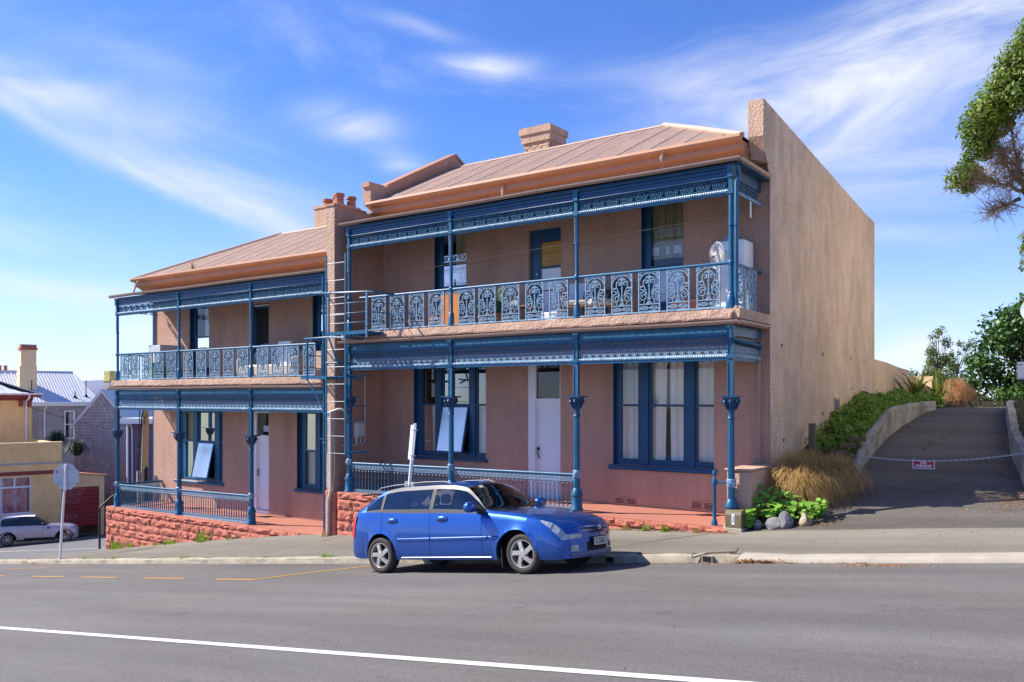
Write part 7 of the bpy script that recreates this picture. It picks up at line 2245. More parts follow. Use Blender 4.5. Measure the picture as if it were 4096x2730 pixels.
# ------------------------------------------------------------------ blue hatchback
bc = thing('parked_car', (0, 0, 0), 'blue five door estate hatchback parked at the kerb facing right', 'car')
BASE[bc] = (0, 0, 0)
M['carblue'] = car_paint('metallic_blue_paint', (.005, .072, .34), .55, .34)
M['carglass'] = glass_mat('tinted_car_glass', tint=(.34, .36, .39), refl_boost=2.2)
M['carscreen'] = glass_mat('windscreen_glass', tint=(.62, .72, .70), refl_boost=1.8)
M['visor'] = mat('smoked_visor', (.045, .04, .06), .3, coat=.3)
M['redlens'] = mat('tail_lamp_red', (.55, .015, .02), .2, coat=1.0)
M['amber'] = mat('amber_lens', (.75, .20, .04), .2, coat=1.0)
M['greybump'] = mat('scuffed_grey_blue', (.10, .12, .20), .55, .15, 4.0)
BS = [(-.89, .66, .38, .58, .60, .60, .61), (-.85, .76, .30, .64, .68, .67, .69), (-.77, .80, .27, .90, .68, .94, .97), (-.69, .815, .26, 1.02, .70, 1.07, 1.13), (-.54, .825, .25, 1.045, .705, 1.115, 1.33),
      (-.34, .83, .25, 1.045, .68, 1.20, 1.405), (-.15, .832, .245, 1.04, .64, 1.32, 1.44), (.1, .835, .24, 1.025, .61, 1.405, 1.472), (.5, .84, .23, 1.005, .605, 1.437, 1.49), (1.1, .845, .225, .985, .605, 1.437, 1.49), (1.55, .845, .22, .97, .60, 1.415, 1.475),
      (1.86, .845, .22, .958, .605, 1.365, 1.43), (2.12, .845, .22, .948, .655, 1.20, 1.23), (2.43, .845, .22, .930, .735, .985, .975), (2.8, .845, .22, .885, .73, .935, .962), (3.2, .84, .22, .835, .71, .875, .905),
      (3.5, .825, .21, .785, .67, .81, .845), (3.70, .80, .20, .715, .61, .735, .77), (3.80, .77, .20, .64, .53, .665, .69), (3.845, .74, .21, .56, .46, .585, .60)]
CF = [(-.89, -.17), (-.55, -.10), (0, -.02), (.8, 0), (1.3, .02), (1.86, .10), (2.43, .12), (2.9, .08), (3.3, .12), (3.845, .27)]
WB = 2.99
sec, parts, surf = build_car(bc, BS, (0.0, WB), .372, .305, ((.04, 1.17), (1.17, 2.36)), ((-.42, -.03), (.03, 1.12), (1.20, 2.40)), (1.86, 2.43), (-.70, -.50), CF,
                       dict(paint=M['carblue'], glass=M['carglass'], screen=M['carscreen'], frame=M['visor']), (-.34, 3.27, .60, .63))
for s in (-1, 1):
    make_wheel(bc, 0.0, s * .825, .305, s, 5); make_wheel(bc, WB, s * .825, .305, s, 5)
M['seatcloth'] = mat('dark_seat_cloth', (.05, .05, .06), .9)
seats(bc, (.55, 1.45), (-.38, .38), .42, M['seatcloth'])
b = MB(); b.bbox(2.0, 2.42, -.70, .70, .72, .93, .04); b.build('dashboard', M['seatcloth'], bc)
b = MB(); b.tube([(2.02 + .06 * math.cos(a), -.38 + .18 * math.sin(a), .93 + .17 * math.cos(a)) for a in [k * math.pi / 8 for k in range(17)]], .014, 6); b.build('steering_wheel', M['black'], bc)
b = MB(); b.box(2.15, 2.40, -.1, .35, .932, .945); b.build('paper', M['cream'], bc)
# moulding strips, sills, door handles, mirror
for x0, x1 in ((.44, 1.155), (1.185, 2.345), (2.38, 2.58)):
    b = MB(); yl = -(sec((x0 + x1) / 2)[0] + .001)
    b.prism([(yl - .002, .535), (yl - .016, .545), (yl - .016, .575), (yl - .002, .585)], 'x', x0, x1); b.build('side_moulding', M['carblue'], bc)
M['chrome'] = mat('bright_trim', (.6, .62, .66), .18, metallic=1.0)
b = MB(); b.tube([(.50, -.822, .265), (2.40, -.826, .26)], .004, 5); b.build('sill_trim', M['steel'], bc)
for x in (.31, 1.42):
    b = MB(); z = .885; y = -.832
    b.grid(lambda i, j: (x - .11 + .22 * i / 8, y - .004 - .018 * math.sin(math.pi * i / 8) * math.sin(math.pi * j / 4), z - .035 + .07 * j / 4), 9, 5)
    h_ = b.build('door_handle', M['carblue'], parts[('door0' if x < 1 else 'door1', -1)], smooth='all')
    b = MB(); b.box(x - .05, x + .05, y - .0125, y - .003, z - .042, z - .026); b.build('handle_recess', M['dark'], parts[('door0' if x < 1 else 'door1', -1)])
for s in (-1, 1):
    b = MB(); vs = []; fs = []
    for i in range(9):
        for j in range(12):
            th = math.pi * i / 8; ph = 2 * math.pi * j / 12
            q = (math.sin(th) * math.cos(ph), math.cos(th), math.sin(th) * math.sin(ph)); q = [math.copysign(abs(v) ** .7, v) for v in q]
            vs.append((2.16 + .085 * q[0], s * (.98 + .125 * q[1]), 1.045 + .085 * q[2]))
    for i in range(8):
        for j in range(12): fs.append((i * 12 + j, i * 12 + (j + 1) % 12, (i + 1) * 12 + (j + 1) % 12, (i + 1) * 12 + j))
    b.add(vs, fs); mr_ = b.build('mirror', M['carblue'], bc, smooth='all')
    b = MB(); b.prism([(2.12, .96), (2.34, .955), (2.20, 1.06), (2.12, 1.10)], 'y', s * .80 - .02, s * .80 + .02); b.tube([(2.18, s * .79, 1.0), (2.17, s * .88, 1.01)], .03, 6); b.build('mirror_foot', M['black'], mr_)
# roof rails
for s in (-1, 1):
    b = MB(); b.tube([(-.22, s * .60, 1.40), (-.12, s * .605, 1.455), (.2, s * .61, 1.485), (.9, s * .61, 1.503), (1.35, s * .60, 1.488), (1.48, s * .60, 1.445)], .008, 7); M['railgrey'] = mat('dull_roof_rail', (.30, .30, .31), .5); b.build('roof_rail', M['railgrey'], bc, smooth=True)
# spoiler
b = MB(); b.grid(lambda i, j: (-.50 - .17 * j / 3, -.60 + 1.2 * i / 10, 1.37 - .035 * j / 3 + .01 * math.sin(j)), 11, 4); b.grid(lambda i, j: (-.50 - .17 * j / 3, -.60 + 1.2 * i / 10, 1.34 - .01 * j / 3), 11, 4); b.build('spoiler', M['carblue'], bc, smooth='all')
# lamps
def patch(nm, c, m, parent, bulge, nrm, nu=9, nv=6):
    A_, B2, C_, D_ = [Vector(p) for p in c]; n_ = Vector(nrm).normalized(); b = MB()
    b.grid(lambda i, j: tuple((A_.lerp(B2, i / (nu - 1))).lerp(D_.lerp(C_, i / (nu - 1)), j / (nv - 1)) + n_ * bulge * (math.sin(math.pi * i / (nu - 1)) * .8 + .2) * (math.sin(math.pi * j / (nv - 1)) * .5 + .5)), nu, nv)
    return b.build(nm, m, parent, smooth='all')
for s in (-1, 1):
    b = MB(); NU = 22; NV = 6
    def lampP(i, j):
        q = i / (NU - 1)
        if q < .62:
            u = q / .62; x = 3.47 + (3.842 - 3.47) * u
            lo = 7.75 - 1.55 * u; hi = 8.05 + 1.6 * min(1, u * 2.2) - .7 * max(0, u - .45)
            return surf(x, lo + (hi - lo) * j / (NV - 1), s, .007)
        u = (q - .62) / .38
        lo = 6.2 + .5 * u; hi = 9.265 - 1.3 * u
        x, y, z = surf(3.845, lo + (hi - lo) * j / (NV - 1), 1, 0)
        y = y - (y - .40) * u; cf = .27
        return (3.845 - cf * min(1.15, y / .84) ** 2.2 + .007, s * y, z)
    b.grid(lampP, NU, NV); hlm = b.build('headlight', M['lens'], bc, smooth='all')
    b = MB()
    for (u, v_, r_) in ((3.66, 7.7, .045), (3.78, 7.4, .04)):
        p = surf(u, v_, s, .004); b.tube([p, (p[0] + .012, p[1] + s * .010, p[2])], r_, 10)
    b.build('reflector', M['chrome'], hlm)
    patch('tail_light', [(-.80, s * .70, .64), (-.62, s * .815, .62), (-.56, s * .80, .98), (-.67, s * .72, 1.0)], M['redlens'], bc, .03, (-.7, s * .7, .1))
    b = MB(); b.box(-.80, -.79, s * .72 - .03, s * .72 + .03, .74, .80); b.build('reverse_lamp', M['lens'], bc)
    fl = patch('fog_lamp', [(3.72, s * .60, .31), (3.785, s * .48, .31), (3.79, s * .48, .40), (3.73, s * .61, .40)], M['lens'], bc, .012, (.9, s * .4, 0), 6, 4)
    patch('indicator', [(3.60, s * .745, .50), (3.66, s * .70, .50), (3.65, s * .70, .55), (3.60, s * .74, .55)], M['amber'], bc, .012, (.7, s * .7, 0), 5, 4)
# grille with winged surround and emblem
b = MB(); b.grid(lambda i, j: (3.852 - .05 * abs((i - 8) / 8) ** 2.2 - .02 * (j / 4), -.34 + .68 * i / 16, (.565 + .0 * i) + .085 * j / 4 * (1 - .25 * abs((i - 8) / 8))), 17, 5); gr = b.build('grille', M['dark'], bc)
b = MB()
for k in range(4): b.tube([(3.858 - .05 * abs(q) ** 2.2 - .004 * k, .32 * q, .575 + k * .018) for q in [i / 6 - 1 for i in range(13)]], .003, 4)
b.build('grille_bar', M['black'], gr)
b = MB(); b.tube([(3.845 - .05 * abs(q) ** 2.2, .36 * q, .655 - .03 * (1 - abs(q)) ** 1.5 * 0 - .012 * math.cos(q * 1.5)) for q in [i / 10 - 1 for i in range(21)]], [.008 + .012 * (1 - abs(i / 10 - 1)) for i in range(21)], 6); b.build('grille_surround', M['carblue'], gr)
b = MB(); RA = 12
b.tube([(3.880, .046 * math.cos(k * 2 * math.pi / RA), .642 + .036 * math.sin(k * 2 * math.pi / RA)) for k in range(RA + 1)], .005, 5)
b.tube([(3.882, -.040, .655), (3.884, -.015, .650), (3.885, 0, .632), (3.884, .015, .650), (3.882, .040, .655)], .005, 5); b.build('emblem', M['chrome'], gr)
# lower intake and plate
b = MB(); b.grid(lambda i, j: (3.862 - .12 * abs((i - 8) / 8) ** 2.2, -.46 + .92 * i / 16, .30 + .13 * j / 2), 17, 3); b.build('intake', M['dark'], bc)
b = MB(); b.grid(lambda i, j: (3.862 + .02 * math.sin(j * .9) - .15 * abs((i - 10) / 10) ** 2.2, -.60 + 1.2 * i / 20, .215 + .075 * j / 3), 21, 4); b.build('bumper_lip', M['greybump'], bc, smooth='all')
M['plate'] = mat('number_plate_white', (.55, .54, .52), .4)
b = MB(); b.bbox(3.868, 3.884, -.19, .19, .36, .50, .004); b.build('number_plate_frame', M['black'], bc)
b = MB(); b.box(3.884, 3.8865, -.178, .178, .372, .488); pl_ = b.build('number_plate', M['plate'], bc)
text_mesh('CCG863', .125, Matrix.Translation((3.8875, 0, .428)) @ Matrix.Rotation(R(90), 4, 'Z') @ Matrix.Rotation(R(90), 4, 'X') @ Matrix.Diagonal((.66, .98, 1, 1)), M['dark'], pl_, 'lettering', .0012)
# tyre lettering
M['tyretext'] = mat('raised_tyre_lettering', (.11, .095, .085), .8)
for wx in (0.0, WB):
    for a0 in (R(40), R(215)):
        if wx < 1: continue
        for k, ch in enumerate('KUMHO'):
            a = a0 - k * R(11); rr = .262
            text_mesh(ch, .034, Matrix.Translation((wx + rr * math.cos(a), -.8385, .305 + rr * math.sin(a))) @ Matrix.Rotation(-(a - math.pi / 2), 4, 'Y') @ RX, M['tyretext'], bc, 'tyre_lettering')
# mud flap, wipers, stickers
b = MB(); b.box(WB - .40, WB - .385, -.82, -.62, .10, .42); b.build('mud_flap', M['black'], bc)
b = MB(); b.tube([(2.50, -.45, .985), (2.34, .05, 1.02), (2.30, .35, 1.03)], .009, 5); b.tube([(2.52, .15, .985), (2.36, .55, 1.0)], .009, 5); b.build('wiper', M['black'], bc)
b = MB(); b.quad((1.98, -.47, 1.345), (1.98, -.36, 1.36), (1.93, -.36, 1.395), (1.93, -.47, 1.38)); b.build('rego_label', M['cream'], bc)
th = math.atan2(.342, 2.97); phi = R(3.3)
bc.rotation_euler = (-phi, -th, 0)
Rm = Matrix.Rotation(-th, 3, 'Y') @ Matrix.Rotation(-phi, 3, 'X')
bc.location = Vector((-4.60, -3.83, -.925 + .002)) - Rm @ Vector((0, -.835, 0))

# ------------------------------------------------------------------ small silver car across the side street
mc = thing('parked_car', (0, 0, 0), 'small silver two door hatchback with white roof parked across the side street', 'car')
BASE[mc] = (0, 0, 0)
M['silver'] = car_paint('silver_lilac_paint', (.46, .40, .44), .3, .35)
MS = [(-.52, .66, .36, .70, .60, .72, .74), (-.48, .76, .28, .86, .64, .90, .92), (-.40, .80, .25, .94, .62, 1.12, 1.14), (-.25, .82, .22, .96, .60, 1.33, 1.36), (.05, .825, .20, .96, .60, 1.38, 1.415), (.7, .825, .20, .95, .60, 1.385, 1.425),
      (1.15, .825, .20, .945, .60, 1.36, 1.405), (1.45, .825, .20, .94, .64, 1.20, 1.24), (1.82, .825, .20, .925, .72, .965, .985), (2.3, .825, .20, .87, .70, .915, .95), (2.75, .81, .20, .80, .64, .84, .88), (2.98, .77, .20, .68, .56, .71, .74), (3.06, .72, .24, .56, .46, .58, .60)]
MCF = [(-.52, -.14), (0, -.03), (.8, 0), (1.2, .06), (1.85, .10), (2.4, .10), (3.06, .28)]
sec2, p2, surf2 = build_car(mc, MS, (0.0, 2.47), .36, .30, ((.42, 1.62),), ((-.36, .36), (.44, 1.76)), (1.15, 1.82), (-.46, -.30), MCF,
                     dict(paint=M['silver'], glass=M['carglass'], screen=M['carscreen'], frame=M['black']), (-.30, 2.62, .50, .52), roof_m=M['white'], cladding=.32)
for s in (-1, 1):
    for wx in (0, 2.47): make_wheel(mc, wx, s * .80, .30, s, 9, style='many')
    b = MB(); b.bbox(1.45, 1.60, s * .93 - .09, s * .93 + .09, .98, 1.10, .04); b.tube([(1.50, s * .80, 1.0), (1.51, s * .88, 1.02)], .02, 5); b.build('mirror', M['black'], mc)
    patch('headlight', [(2.72, s * .74, .62), (2.86, s * .58, .60), (2.84, s * .56, .76), (2.68, s * .72, .80)], M['lens'], mc, .04, (.7, s * .5, .4))
b = MB(); b.bbox(.60, .78, -.845, -.825, .80, .84, .008); b.build('door_handle', M['chrome'], p2[('door0', -1)])
b = MB(); b.box(1.68, 1.82, -.832, -.822, .77, .83); b.build('side_lamp', M['black'], mc)
for wx in (0, 2.47):
    b = MB(); b.tube([(wx + .385 * math.cos(a), -.822, .30 + .385 * math.sin(a)) for a in [k * math.pi / 14 for k in range(15)]], .022, 5)
    b.build('arch_trim', M['black'], mc)
seats(mc, (.55, 1.0), (-.36, .36), .42, M['seatcloth'])
b = MB(); b.tube([(-.1, 0, 1.41), (-.25, 0, 1.60)], .005, 4); b.build('aerial', M['black'], mc)
mc.scale = (.92, .92, .92)
mc.rotation_euler = (0, R(.5), R(61))
mc.location = Vector((-34.45, 3.35, -4.50)) - Matrix.Rotation(R(61), 3, 'Z') @ Vector((0, -.80 * .92, 0))
# ================================================================== buildings across the side street
class Frame:
    """local frame for a building: s along its front, d back from it, z up"""
    def __init__(self, p, ang): self.p = p; self.a = ang; self.u = Vector((math.sin(ang), math.cos(ang), 0)); self.n = Vector((-math.cos(ang), math.sin(ang), 0))
def place(t, fr, z=0):
    t.location = (fr[0], fr[1], z); t.rotation_euler = (0, 0, fr[2]); BASE[t] = (0, 0, 0)
# local x runs along the front (away up the side street), local y runs back; rotation about z so that x -> (sin13.6, cos13.6)
def sdir(a, c): return math.atan2(c, a)
ANG = math.atan2(.972, .235)
M['shop'] = mat('cream_ochre_render', (.84, .56, .25), .9, .13, 1.2, .4, 30, 4, speck=.08, speck_scale=30)
M['shop2'] = mat('pale_ochre_render', (.85, .62, .35), .9, .08, 1.5, .3, 30)
M['maroon_p'] = mat('maroon_paint', (.24, .04, .035), .6, .25, 6.0)
M['garage_red'] = mat('dark_red_door', (.26, .014, .022), .5, .08, 3.0)
M['brickgrey'] = mat('grey_violet_brick', (.44, .37, .38), .9, 0, 2.5, .5, 30, 4, col2=(.74, .64, .64), speck=.3, speck_scale=16)
M['iron'] = mat('bare_grey_iron', (.58, .59, .63), .5, .06, 3.0, metallic=.1)
M['ironblue'] = mat('blue_painted_iron', (.05, .06, .30), .5, .06, 3.0)
M['greywall'] = mat('dark_grey_render', (.34, .31, .32), .9, .2, 1.5, .4, 30)
M['purple'] = mat('purple_grey_wall', (.17, .13, .19), .85, .1, 2.0)
M['whitetrim'] = mat('white_trim', (.82, .82, .86), .6, .03, 3.0)
M['plaid'] = mat('plaid_curtain', (.45, .10, .12), .9, 0, 5.0, col2=(.60, .45, .48), stretch=(1, 1, .4))

# corner shop
t = thing('corner_shop', (0, 0, 0), 'cream rendered single storey shop with maroon band behind the small silver car', 'building')
place(t, (-36.735, 6.889, ANG), 0)
b = MB(); wall_holes(b, -9.0, 0.0, -5.2, -.14, 0.0, .25, [(-3.9, -1.33, -3.45, -1.68)]); b.box(-.24, -.002, .25, 6, -5.2, -.14); b.box(-9, 0, .25, 6, -.7, -.6); b.build('wall', M['shop'], t)
b = MB(); b.box(-9.05, .03, -.05, .26, -.135, -.06); b.build('coping', M['shop2'], t)
b = MB(); b.box(-9, .02, -.05, -.002, -1.12, -1.04); b.build('ledge', M['greycloth'], t)
b = MB(); b.box(-9, .02, -.04, -.003, -1.62, -1.44); b.build('painted_band', M['maroon_p'], t)
b = MB(); b.bbox(-.35, .05, -.10, .2, -5.2, -4.0, .03); b.build('wall_foot', M['newconc'], t)
b = MB(); wall_holes(b, -3.9, -1.33, -3.45, -1.68, .04, .10, [(-3.85, -2.06, -3.40, -2.22), (-2.0, -1.38, -3.40, -2.22), (-3.85, -2.06, -2.14, -1.73), (-2.0, -1.38, -2.14, -1.73)])
b.v = []; b.f = []; b.mi = []
wall_holes(b, -3.9, -1.33, -3.45, -1.68, .04, .10, [(-3.85, -1.38, -3.40, -2.22), (-3.85, -2.06, -2.14, -1.73), (-2.0, -1.38, -2.14, -1.73)]); w = b.build('window', M['whitetrim'], t)
b = MB(); b.quad((-3.85, .07, -3.4), (-1.38, .07, -3.4), (-1.38, .072, -1.73), (-3.85, .072, -1.73)); b.build('pane', M['glass'], w)
curtain_mesh(-3.9, -2.45, -3.45, -1.70, .30, .04, 7, 0).build('curtain', M['net'], w, smooth='all'); curtain_mesh(-2.5, -1.35, -3.45, -1.70, .32, .04, 7, 1).build('curtain', M['plaid'], w, smooth='all')
b = MB()
for x in (-2.05, -.21):
    b.tube([(x, -.01, -.33), (x, -.16, -.36)], [.05, .07], 8)
b.build('spout', M['shop2'], t)

# garage
t = thing('garage', (0, 0, 0), 'cream garage with dark red sectional door covered in white graffiti', 'garage')
place(t, (-38.22, 7.672, ANG), 0)
b = MB(); wall_holes(b, -.4, 1.99, -5.2, -1.98, 0, .2, [(-.2, 1.75, -5.2, -2.52)]); b.add([(-.4, 0, -1.979), (1.99, 0, -1.979), (-.4, 0, -1.66), (-.4, .2, -1.979), (1.99, .2, -1.979), (-.4, .2, -1.66)], [(0, 1, 2), (3, 5, 4), (1, 4, 5, 2)])
b.box(1.80, 1.985, .2, 5, -5.2, -2.0); b.box(-.4, 1.98, 5, 5.2, -5.2, -2.0); b.build('wall', M['shop2'], t)
b = MB(); b.prism([(-.5, -1.62), (2.15, -1.95), (2.15, -1.99), (-.5, -1.66)], 'y', -.12, 5.2); b.build('roof', M['terracotta'], t)
gd = []
for k in range(9):
    z = -4.55 + k * .225
    b = MB(); b.prism([(.06, z + .003), (.045, z + .02), (.045, z + .205), (.06, z + .222), (.10, z + .222), (.10, z + .003)], 'x', -.2, 1.75); o = b.build('door_panel', M['garage_red'], t); gd.append(o)
# graffiti : two spray painted tags in white line
M['spray'] = mat('white_spray_paint', (.55, .44, .46), .6, .2, 12)
def strokes(nm, S, x0, z0, sc, w=.015):
    b = MB()
    for st_ in S: b.ribbon([(x0 + p[0] * sc, z0 + p[1] * sc) for p in st_], w, .036, .040)
    return b.build(nm, M['spray'], t)
U = [[(0, 0), (.05, .5), (.12, .15), (.2, .5), (.22, 0)], [(.3, .5), (.3, .1), (.38, 0), (.46, .1), (.5, .55)], [(.62, 0), (.62, .5)], [(.62, .25), (.8, .52)], [(.62, .25), (.85, .0)], [(1.1, .48), (.92, .5), (.92, .02), (1.12, .0)], [(.92, .25), (1.08, .25)], [(1.22, 0), (1.22, .5), (1.5, .52), (1.55, .38), (1.3, .28), (1.6, 0)], [(.4, .62), (1.2, .72), (1.75, .66), (1.8, .5), (1.6, .36)],
     [(.05, -.12), (.10, -.5)], [(.3, -.1), (.3, -.5)], [(.3, -.3), (.5, -.3)], [(.5, -.1), (.52, -.5)], [(.7, -.5), (.8, -.12), (.95, -.5)], [(1.1, -.5), (1.12, -.1), (1.35, -.5), (1.38, -.1)]]
strokes('graffiti', U, -.05, -3.02, .62)
V_ = [[(.3, .5), (.05, .5), (.05, .25), (.28, .22), (.28, 0), (0, 0)], [(.62, .5), (.42, .48), (.42, .0), (.64, 0)], [(.42, .26), (.6, .26)], spiral(.86, .25, .2, .2, 0, 6.28, 14), [(1.15, .5), (1.18, .1), (1.3, .3)], [(1.3, .45), (1.45, .5)]]
strokes('graffiti', V_, .0, -4.15, .55)
# board fence beside the garage
t = thing('board_fence', (0, 0, 0), 'brown vertical board fence between the garage and the red plinth', 'fence'); place(t, (-38.22, 7.672, ANG), 0)
rnd = random.Random(4)
for k in range(12):
    b = MB(); h = -2.97 + rnd.uniform(-.04, .02); b.box(2.02 + k * .15, 2.155 + k * .15, .05 + rnd.uniform(0, .015), .075, -5.3, h); b.build('board', M['sleeper'], t)

# two storey cream house far left
t = thing('cream_house', (0, 0, 0), 'cream two storey house with dark red eaves brackets behind the shop', 'house'); place(t, (-43.134, 8.463, ANG), 0)
b = MB(); b.box(-9, 0, 0, 7, -5.5, 2.18); b.build('wall', M['shop'], t)
b = MB(); b.box(-9.3, .40, -.40, 7.3, 2.13, 2.26); b.box(-9.1, .06, -.06, -.002, 1.95, 2.13); b.build('eaves', M['maroon_p'], t)
b = MB()
for x in (-.12, -.55, -1.75, -2.15, -3.2): b.prism([(x - .07, 1.62), (x + .07, 1.62), (x + .10, 1.95), (x - .10, 1.95)], 'y', -.22, -.005)
for x in range(4): b.v += []; 
b.build('eaves_bracket', M['maroon_p'], t)
b = MB(); n = 90
def crf(i, j): x = -9.3 + 9.75 * i / n; return (x, -.45 + 4.0 * j, 2.30 + 1.05 * j * min(1, max(0, (.45 - x) / 2.2)) + .012 * math.sin(i * 1.57))
b.grid(crf, n + 1, 2); b.quad((.45, -.45, 2.3), (.45, 7.4, 2.3), (-1.8, 4.5, 3.35), (-1.75, 3.5, 3.35)); b.build('roof', M['iron'], t)
b = MB(); b.box(-9.35, .45, -.52, -.42, 2.26, 2.345); b.build('gutter', M['whitetrim'], t)
b = MB(); b.tube([(-.20, -.44, 2.26), (-.20, -.42, 2.08), (-.27, -.10, 1.92), (-.28, -.07, 1.85), (-.28, -.07, -.9)], .05, 8); b.build('downpipe', M['whitetrim'], t)
# house with bare iron roof and tall chimney
t = thing('iron_roof_house', (0, 0, 0), 'grey rendered house with pale corrugated iron roof and tall cream chimney', 'house'); place(t, (-57.645, 16.531, ANG), 0)
b = MB(); wall_holes(b, -12, 3.4, -6, 1.60, 0, .2, [(.98, 1.62, -.85, 1.10)]); b.box(3.2, 3.39, .2, 8, -6, 1.60); b.box(-12, 3.4, 1.6, 1.7, -6, 1.6); b.build('wall', M['greywall'], t)
b = MB(); wall_holes(b, .94, 1.66, -.95, 1.15, -.05, .05, [(1.02, 1.55, -.82, .12), (1.02, 1.55, .18, 1.06)]); w = b.build('window', M['whitetrim'], t)
b = MB(); b.quad((1.02, 0, -.82), (1.55, 0, -.82), (1.55, .004, 1.06), (1.02, .004, 1.06)); b.build('pane', M['glass'], w)
curtain_mesh(1.3, 1.6, -.85, 1.1, .3, .03, 7, 0).build('curtain', M['curtain'], w, smooth='all')
b = MB(); n = 320
def irf(i, j):
    x = -12 + 15.6 * i / n; x1 = min(x, 3.5 - 1.05 * j * 1.0) if x > 2.4 else x
    return (x1, -.3 + 4.2 * j, 1.78 + 2.30 * j + .014 * math.sin(i * math.pi / 2))
b.cur = 0; b.grid(irf, n + 1, 2); b.quad((3.6, -.3, 1.78), (3.6, 8, 1.78), (2.5, 4.0, 4.08), (2.45, 3.9, 4.08)); rf_ = b.build('roof', M['iron'], t)
b = MB(); b.tube([(-12, 3.9, 4.10), (2.45, 3.9, 4.10)], .07, 6); b.build('ridge_cap', M['iron'], rf_)
b = MB(); b.box(-12.05, 3.7, -.42, -.30, 1.66, 1.80); b.box(-12, 3.5, -.30, -.05, 1.50, 1.66); b.build('gutter', M['whitetrim'], t)
for x in (-.35, 2.35):
    b = MB(); b.tube([(x + .1, -.36, 1.70), (x + .08, -.36, 1.55), (x - .02, -.08, 1.25), (x - .02, -.08, -2.5)], .05, 7); b.build('downpipe', M['whitetrim'] if x < 1 else M['whitetrim'], t)
b = MB(); b.tube([(-.95, -.08, 1.3), (-.95, -.08, -2)], .05, 7); b.build('downpipe', M['greywall'], t)
b = MB(); b.box(-1.68, -.55, 1.4, 2.2, 2.4, 4.42); b.box(-1.58, -.58, 1.45, 2.15, 4.42, 5.60); b.build('chimney', M['shop2'], t)
c_ = t.children[-1]
b = MB(); b.box(-1.66, -.50, 1.37, 2.23, 5.60, 5.75); b.box(-1.58, -.56, 1.43, 2.17, 5.75, 6.0); b.build('chimney_cap', M['terracotta'], c_)
for x in (-2.85, -2.45, -2.05 - .02):
    b = MB(); b.lathe(x, 4.2, [(.13, 4.0), (.12, 4.45), (.14, 4.46), (.14, 4.52)], 8); b.build('chimney_pot', M['terracotta'], t)
for (x, y, h) in ((2.55, .5, 1.2), (1.75, .35, .45), (-1.0 + .02, 1.0, .9)):
    b = MB(); zz = 1.78 + 2.3 * (y + .3) / 4.2; b.tube([(x, y, zz), (x, y, zz + h)], .035, 6); b.lathe(x, y, [(.16, zz - .05), (.05, zz + .14)], 8); b.build('roof_vent', M['dark'], t)
# grey brick gable
t = thing('brick_gable_house', (0, 0, 0), 'grey violet brick house with steep gable and pale bargeboards behind the garage', 'house'); place(t, (-42.877, 12.333, math.atan2(.601, .799)), 0)
b = MB(); b.prism([(-1.62, -6), (1.62, -6), (1.62, .50), (0, 2.42), (-1.62, .50)], 'y', .03, 9); M['mortar'] = mat('dark_mortar', (.12, .10, .10), .95); b.build('wall', M['mortar'], t)
b = MB(); rnd = random.Random(6); z = -4.2; r = 0
while z < 2.35:
    lim = 1.62 if z < .5 else 1.62 * (2.42 - z) / 1.92
    x = -lim + (0 if r % 2 else -.12)
    while x < lim:
        a = max(x, -lim) + .006; c = min(x + .235, lim) - .006
        if c - a > .05: b.box(a, c, .0 - rnd.uniform(.0, .02), .031, z + .008, z + .072)
        x += .24
    z += .085; r += 1
o = b.build('brick', M['brickgrey'], t); tag(o, kind='stuff')
for s in (-1, 1):
    b = MB(); b.prism([(s * 1.78, .46), (0, 2.58), (0, 2.40), (s * 1.64, .44), (s * 1.78, .28)], 'y', -.14, .0); b.build('bargeboard', M['whitetrim'], t)
    b = MB(); n = 60; b.grid(lambda i, j: (s * (1.80 * j), -.14 + 9.2 * i / n, 2.60 - 2.14 * j + .015 * math.sin(i * 1.57)), n + 1, 2); b.build('roof', M['iron'], t)
b = MB(); b.box(1.62, 1.8, -.10, 9, .20, .45); b.build('gutter', M['whitetrim'], t)
M['lichen'] = mat('lichen_stained_render', (.30, .24, .07), .95, 0, 3, .5, 30, col2=(.62, .50, .20))
t = thing('chimney_stack', (-50.1, 17.0, -6), 'square lichen stained chimney top showing just left of the balcony slab', 'chimney')
b = MB(); b.box(-50.5, -49.75, 16.6, 17.4, -6, 3.22); b.build('shaft', M['greywall'], t)
b = MB(); b.box(-50.55, -49.7, 16.55, 17.45, 3.221, 3.35); b.box(-50.48, -49.77, 16.62, 17.38, 3.35, 3.92); b.build('chimney_top', M['lichen'], t)
# purple grey house seen through the lower verandah
t = thing('purple_house', (0, 0, 0), 'dark purple grey house wall with white pipes seen through the lower verandah', 'house'); place(t, (-38.05, 11.0, math.atan2(.55, .84)), 0)
b = MB(); b.box(0, 5, 0, 6, -6, .75); b.build('wall', M['purple'], t)
b = MB(); b.prism([(-.15, .76), (5.2, .76), (5.2, .86), (-.15, 1.0)], 'y', -.4, 6); b.build('roof', M['iron'], t)
b = MB(); b.box(-.15, 5.2, -.45, -.38, .70, .86); b.build('gutter', M['whitetrim'], t)
b = MB(); b.tube([(.10, -.06, .7), (.10, -.06, -3.5)], .05, 6); b.tube([(.34, -.30, .70), (.36, -.08, .45), (.36, -.06, -3)], .035, 6); b.build('downpipe', M['whitetrim'], t)
b = MB(); b.box(1.75, 2.2, -.03, .05, -1.35, -.1); b.build('window', M['whitetrim'], t)
b = MB(); b.quad((1.8, -.035, -1.1), (2.2, -.035, -1.1), (2.2, -.035, -.15), (1.8, -.035, -.15)); b.build('pane', M['glass'], t.children[-1])
b = MB(); b.box(.62, 1.05, -.10, -.03, -.72, -.66); b.box(1.6, 2.1, -.10, -.03, .28, .33); b.build('bracket', M['peach'], t)
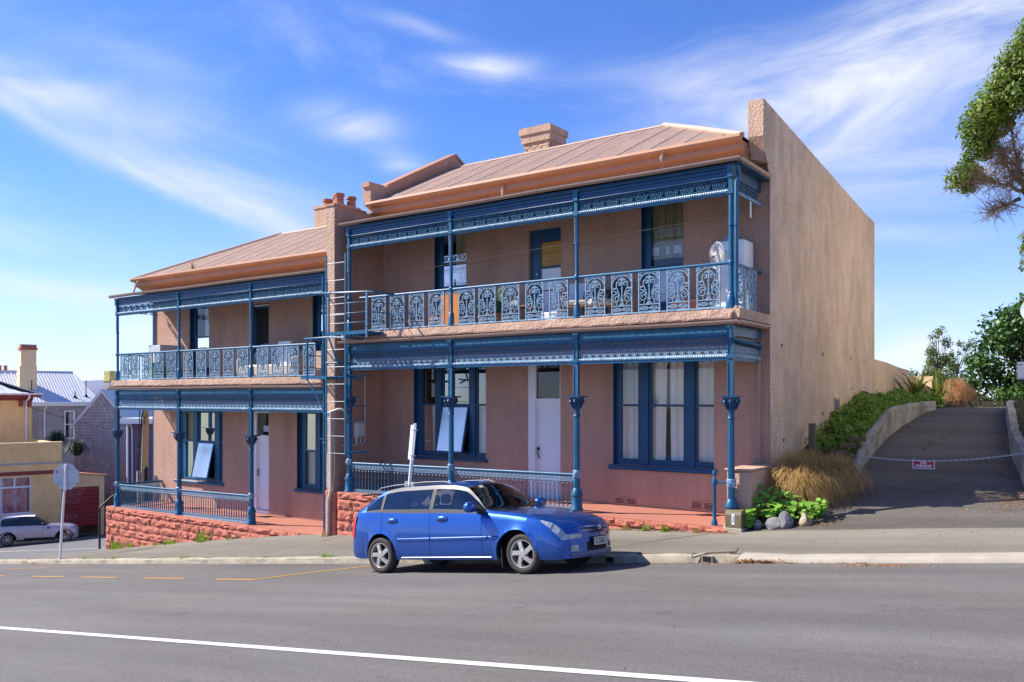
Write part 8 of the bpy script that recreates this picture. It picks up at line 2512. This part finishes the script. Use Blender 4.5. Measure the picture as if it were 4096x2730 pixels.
# utility pole
t = thing('utility_pole', (-27.9, 5.86, -3.9), 'tan timber utility pole with cables and lamp seen through the lower verandah', 'pole')
M['pole'] = mat('tan_pole_timber', (.40, .27, .14), .9, .2, 5, .4, 30, stretch=(4, 4, .4))
b = MB(); b.tube([(-27.87, 5.85, -4.0), (-27.75, 5.9, 1.75)], [.17, .12], 12); b.build('pole', M['pole'], t, smooth=True)
b = MB(); b.tube([(-27.95, 5.66, -2.8), (-27.92, 5.66, -.4), (-27.80, 5.72, .4), (-27.85, 5.75, 1.2), (-27.7, 5.8, 1.7)], .03, 6); b.tube([(-28.06, 5.75, -1.5), (-28.03, 5.78, 1.7)], .022, 6); b.build('cable', M['black'], t)
b = MB(); b.tube([(-27.98, 5.67, -3.9), (-27.97, 5.67, -1.0)], .06, 8); b.build('conduit', M['offwhite'], t)
b = MB(); b.tube([(-27.75, 5.9, 1.68), (-28.2, 5.5, 1.72)], .03, 6); b.bbox(-28.55, -28.1, 5.3, 5.6, 1.60, 1.74, .03); b.build('street_lamp', M['offwhite'], t)
b = MB()
for k in range(4): b.tube([(-27.76 + .3 * math.sin(k * 1.7), 5.85, 1.6 - .15 * k), (-27.6, 5.75, 1.35 - .12 * k), (-27.76, 5.85, 1.2 - .1 * k)], .02, 5)
b.build('cable_loop', M['sleeper'], t)
b = MB(); b.tube([(-30.5, 7.5, -1.0), (-27.9, 5.8, .0)], .010, 5); tag(b.build('service_wire', M['offwhite'], loc=(-29, 6.6, -.5)), 'pale service wire running to the utility pole', 'wire')
# black handrail at the end of the verandah
t = thing('stair_handrail', (-20.6, .2, -2.6), 'black metal handrail at the left end of the red plinth', 'handrail')
b = MB(); b.tube([(-20.35, -.15, -2.65), (-20.35, -.15, -1.35), (-20.25, .25, -1.0), (-20.2, 1.3, -.80), (-20.2, 1.32, -.15)], .035, 7); b.build('rail', M['black'], t)
b = MB(); b.bbox(-20.27, -20.17, 1.25, 1.38, -1.6, -.2, .01); b.build('post', M['black'], t)
# strappy plant on the shop roof edge
M['strap'] = leaf_mat('dark_strap_leaf', (.012, .03, .008), (.05, .085, .02), 2.0, .5, .2)
for i, (x, y, z, lab) in enumerate(((-41.2, 8.9, -.5, 'dark strappy plant behind the shop parapet, left'), (-39.9, 9.3, -1.0, 'dark strappy plant hanging beside the shop parapet, right'))):
    tussock('strap_plant', x, y, z, 350, 1.0, .95, lab, 90 + i, M['strap'], cat='plant', group='strappy plants behind the shop', w=.05)
b = MB(); b.box(-42.2, -38.8, 8.0, 8.3, -5, -1.9); tag(b.build('yard_wall', M['greywall'], loc=(-40, 8.1, -4)), 'dark yard wall between the shop and the brick gable', 'wall')
b = MB(); b.tube([(-45, 7.0, 2.3), (-41, 9.5, .9), (-37, 12, -.2)], .012, 4); tag(b.build('overhead_wire', M['black'], loc=(-41, 9.5, .9)), 'thin black wire drooping from the cream house towards the brick gable', 'wire')
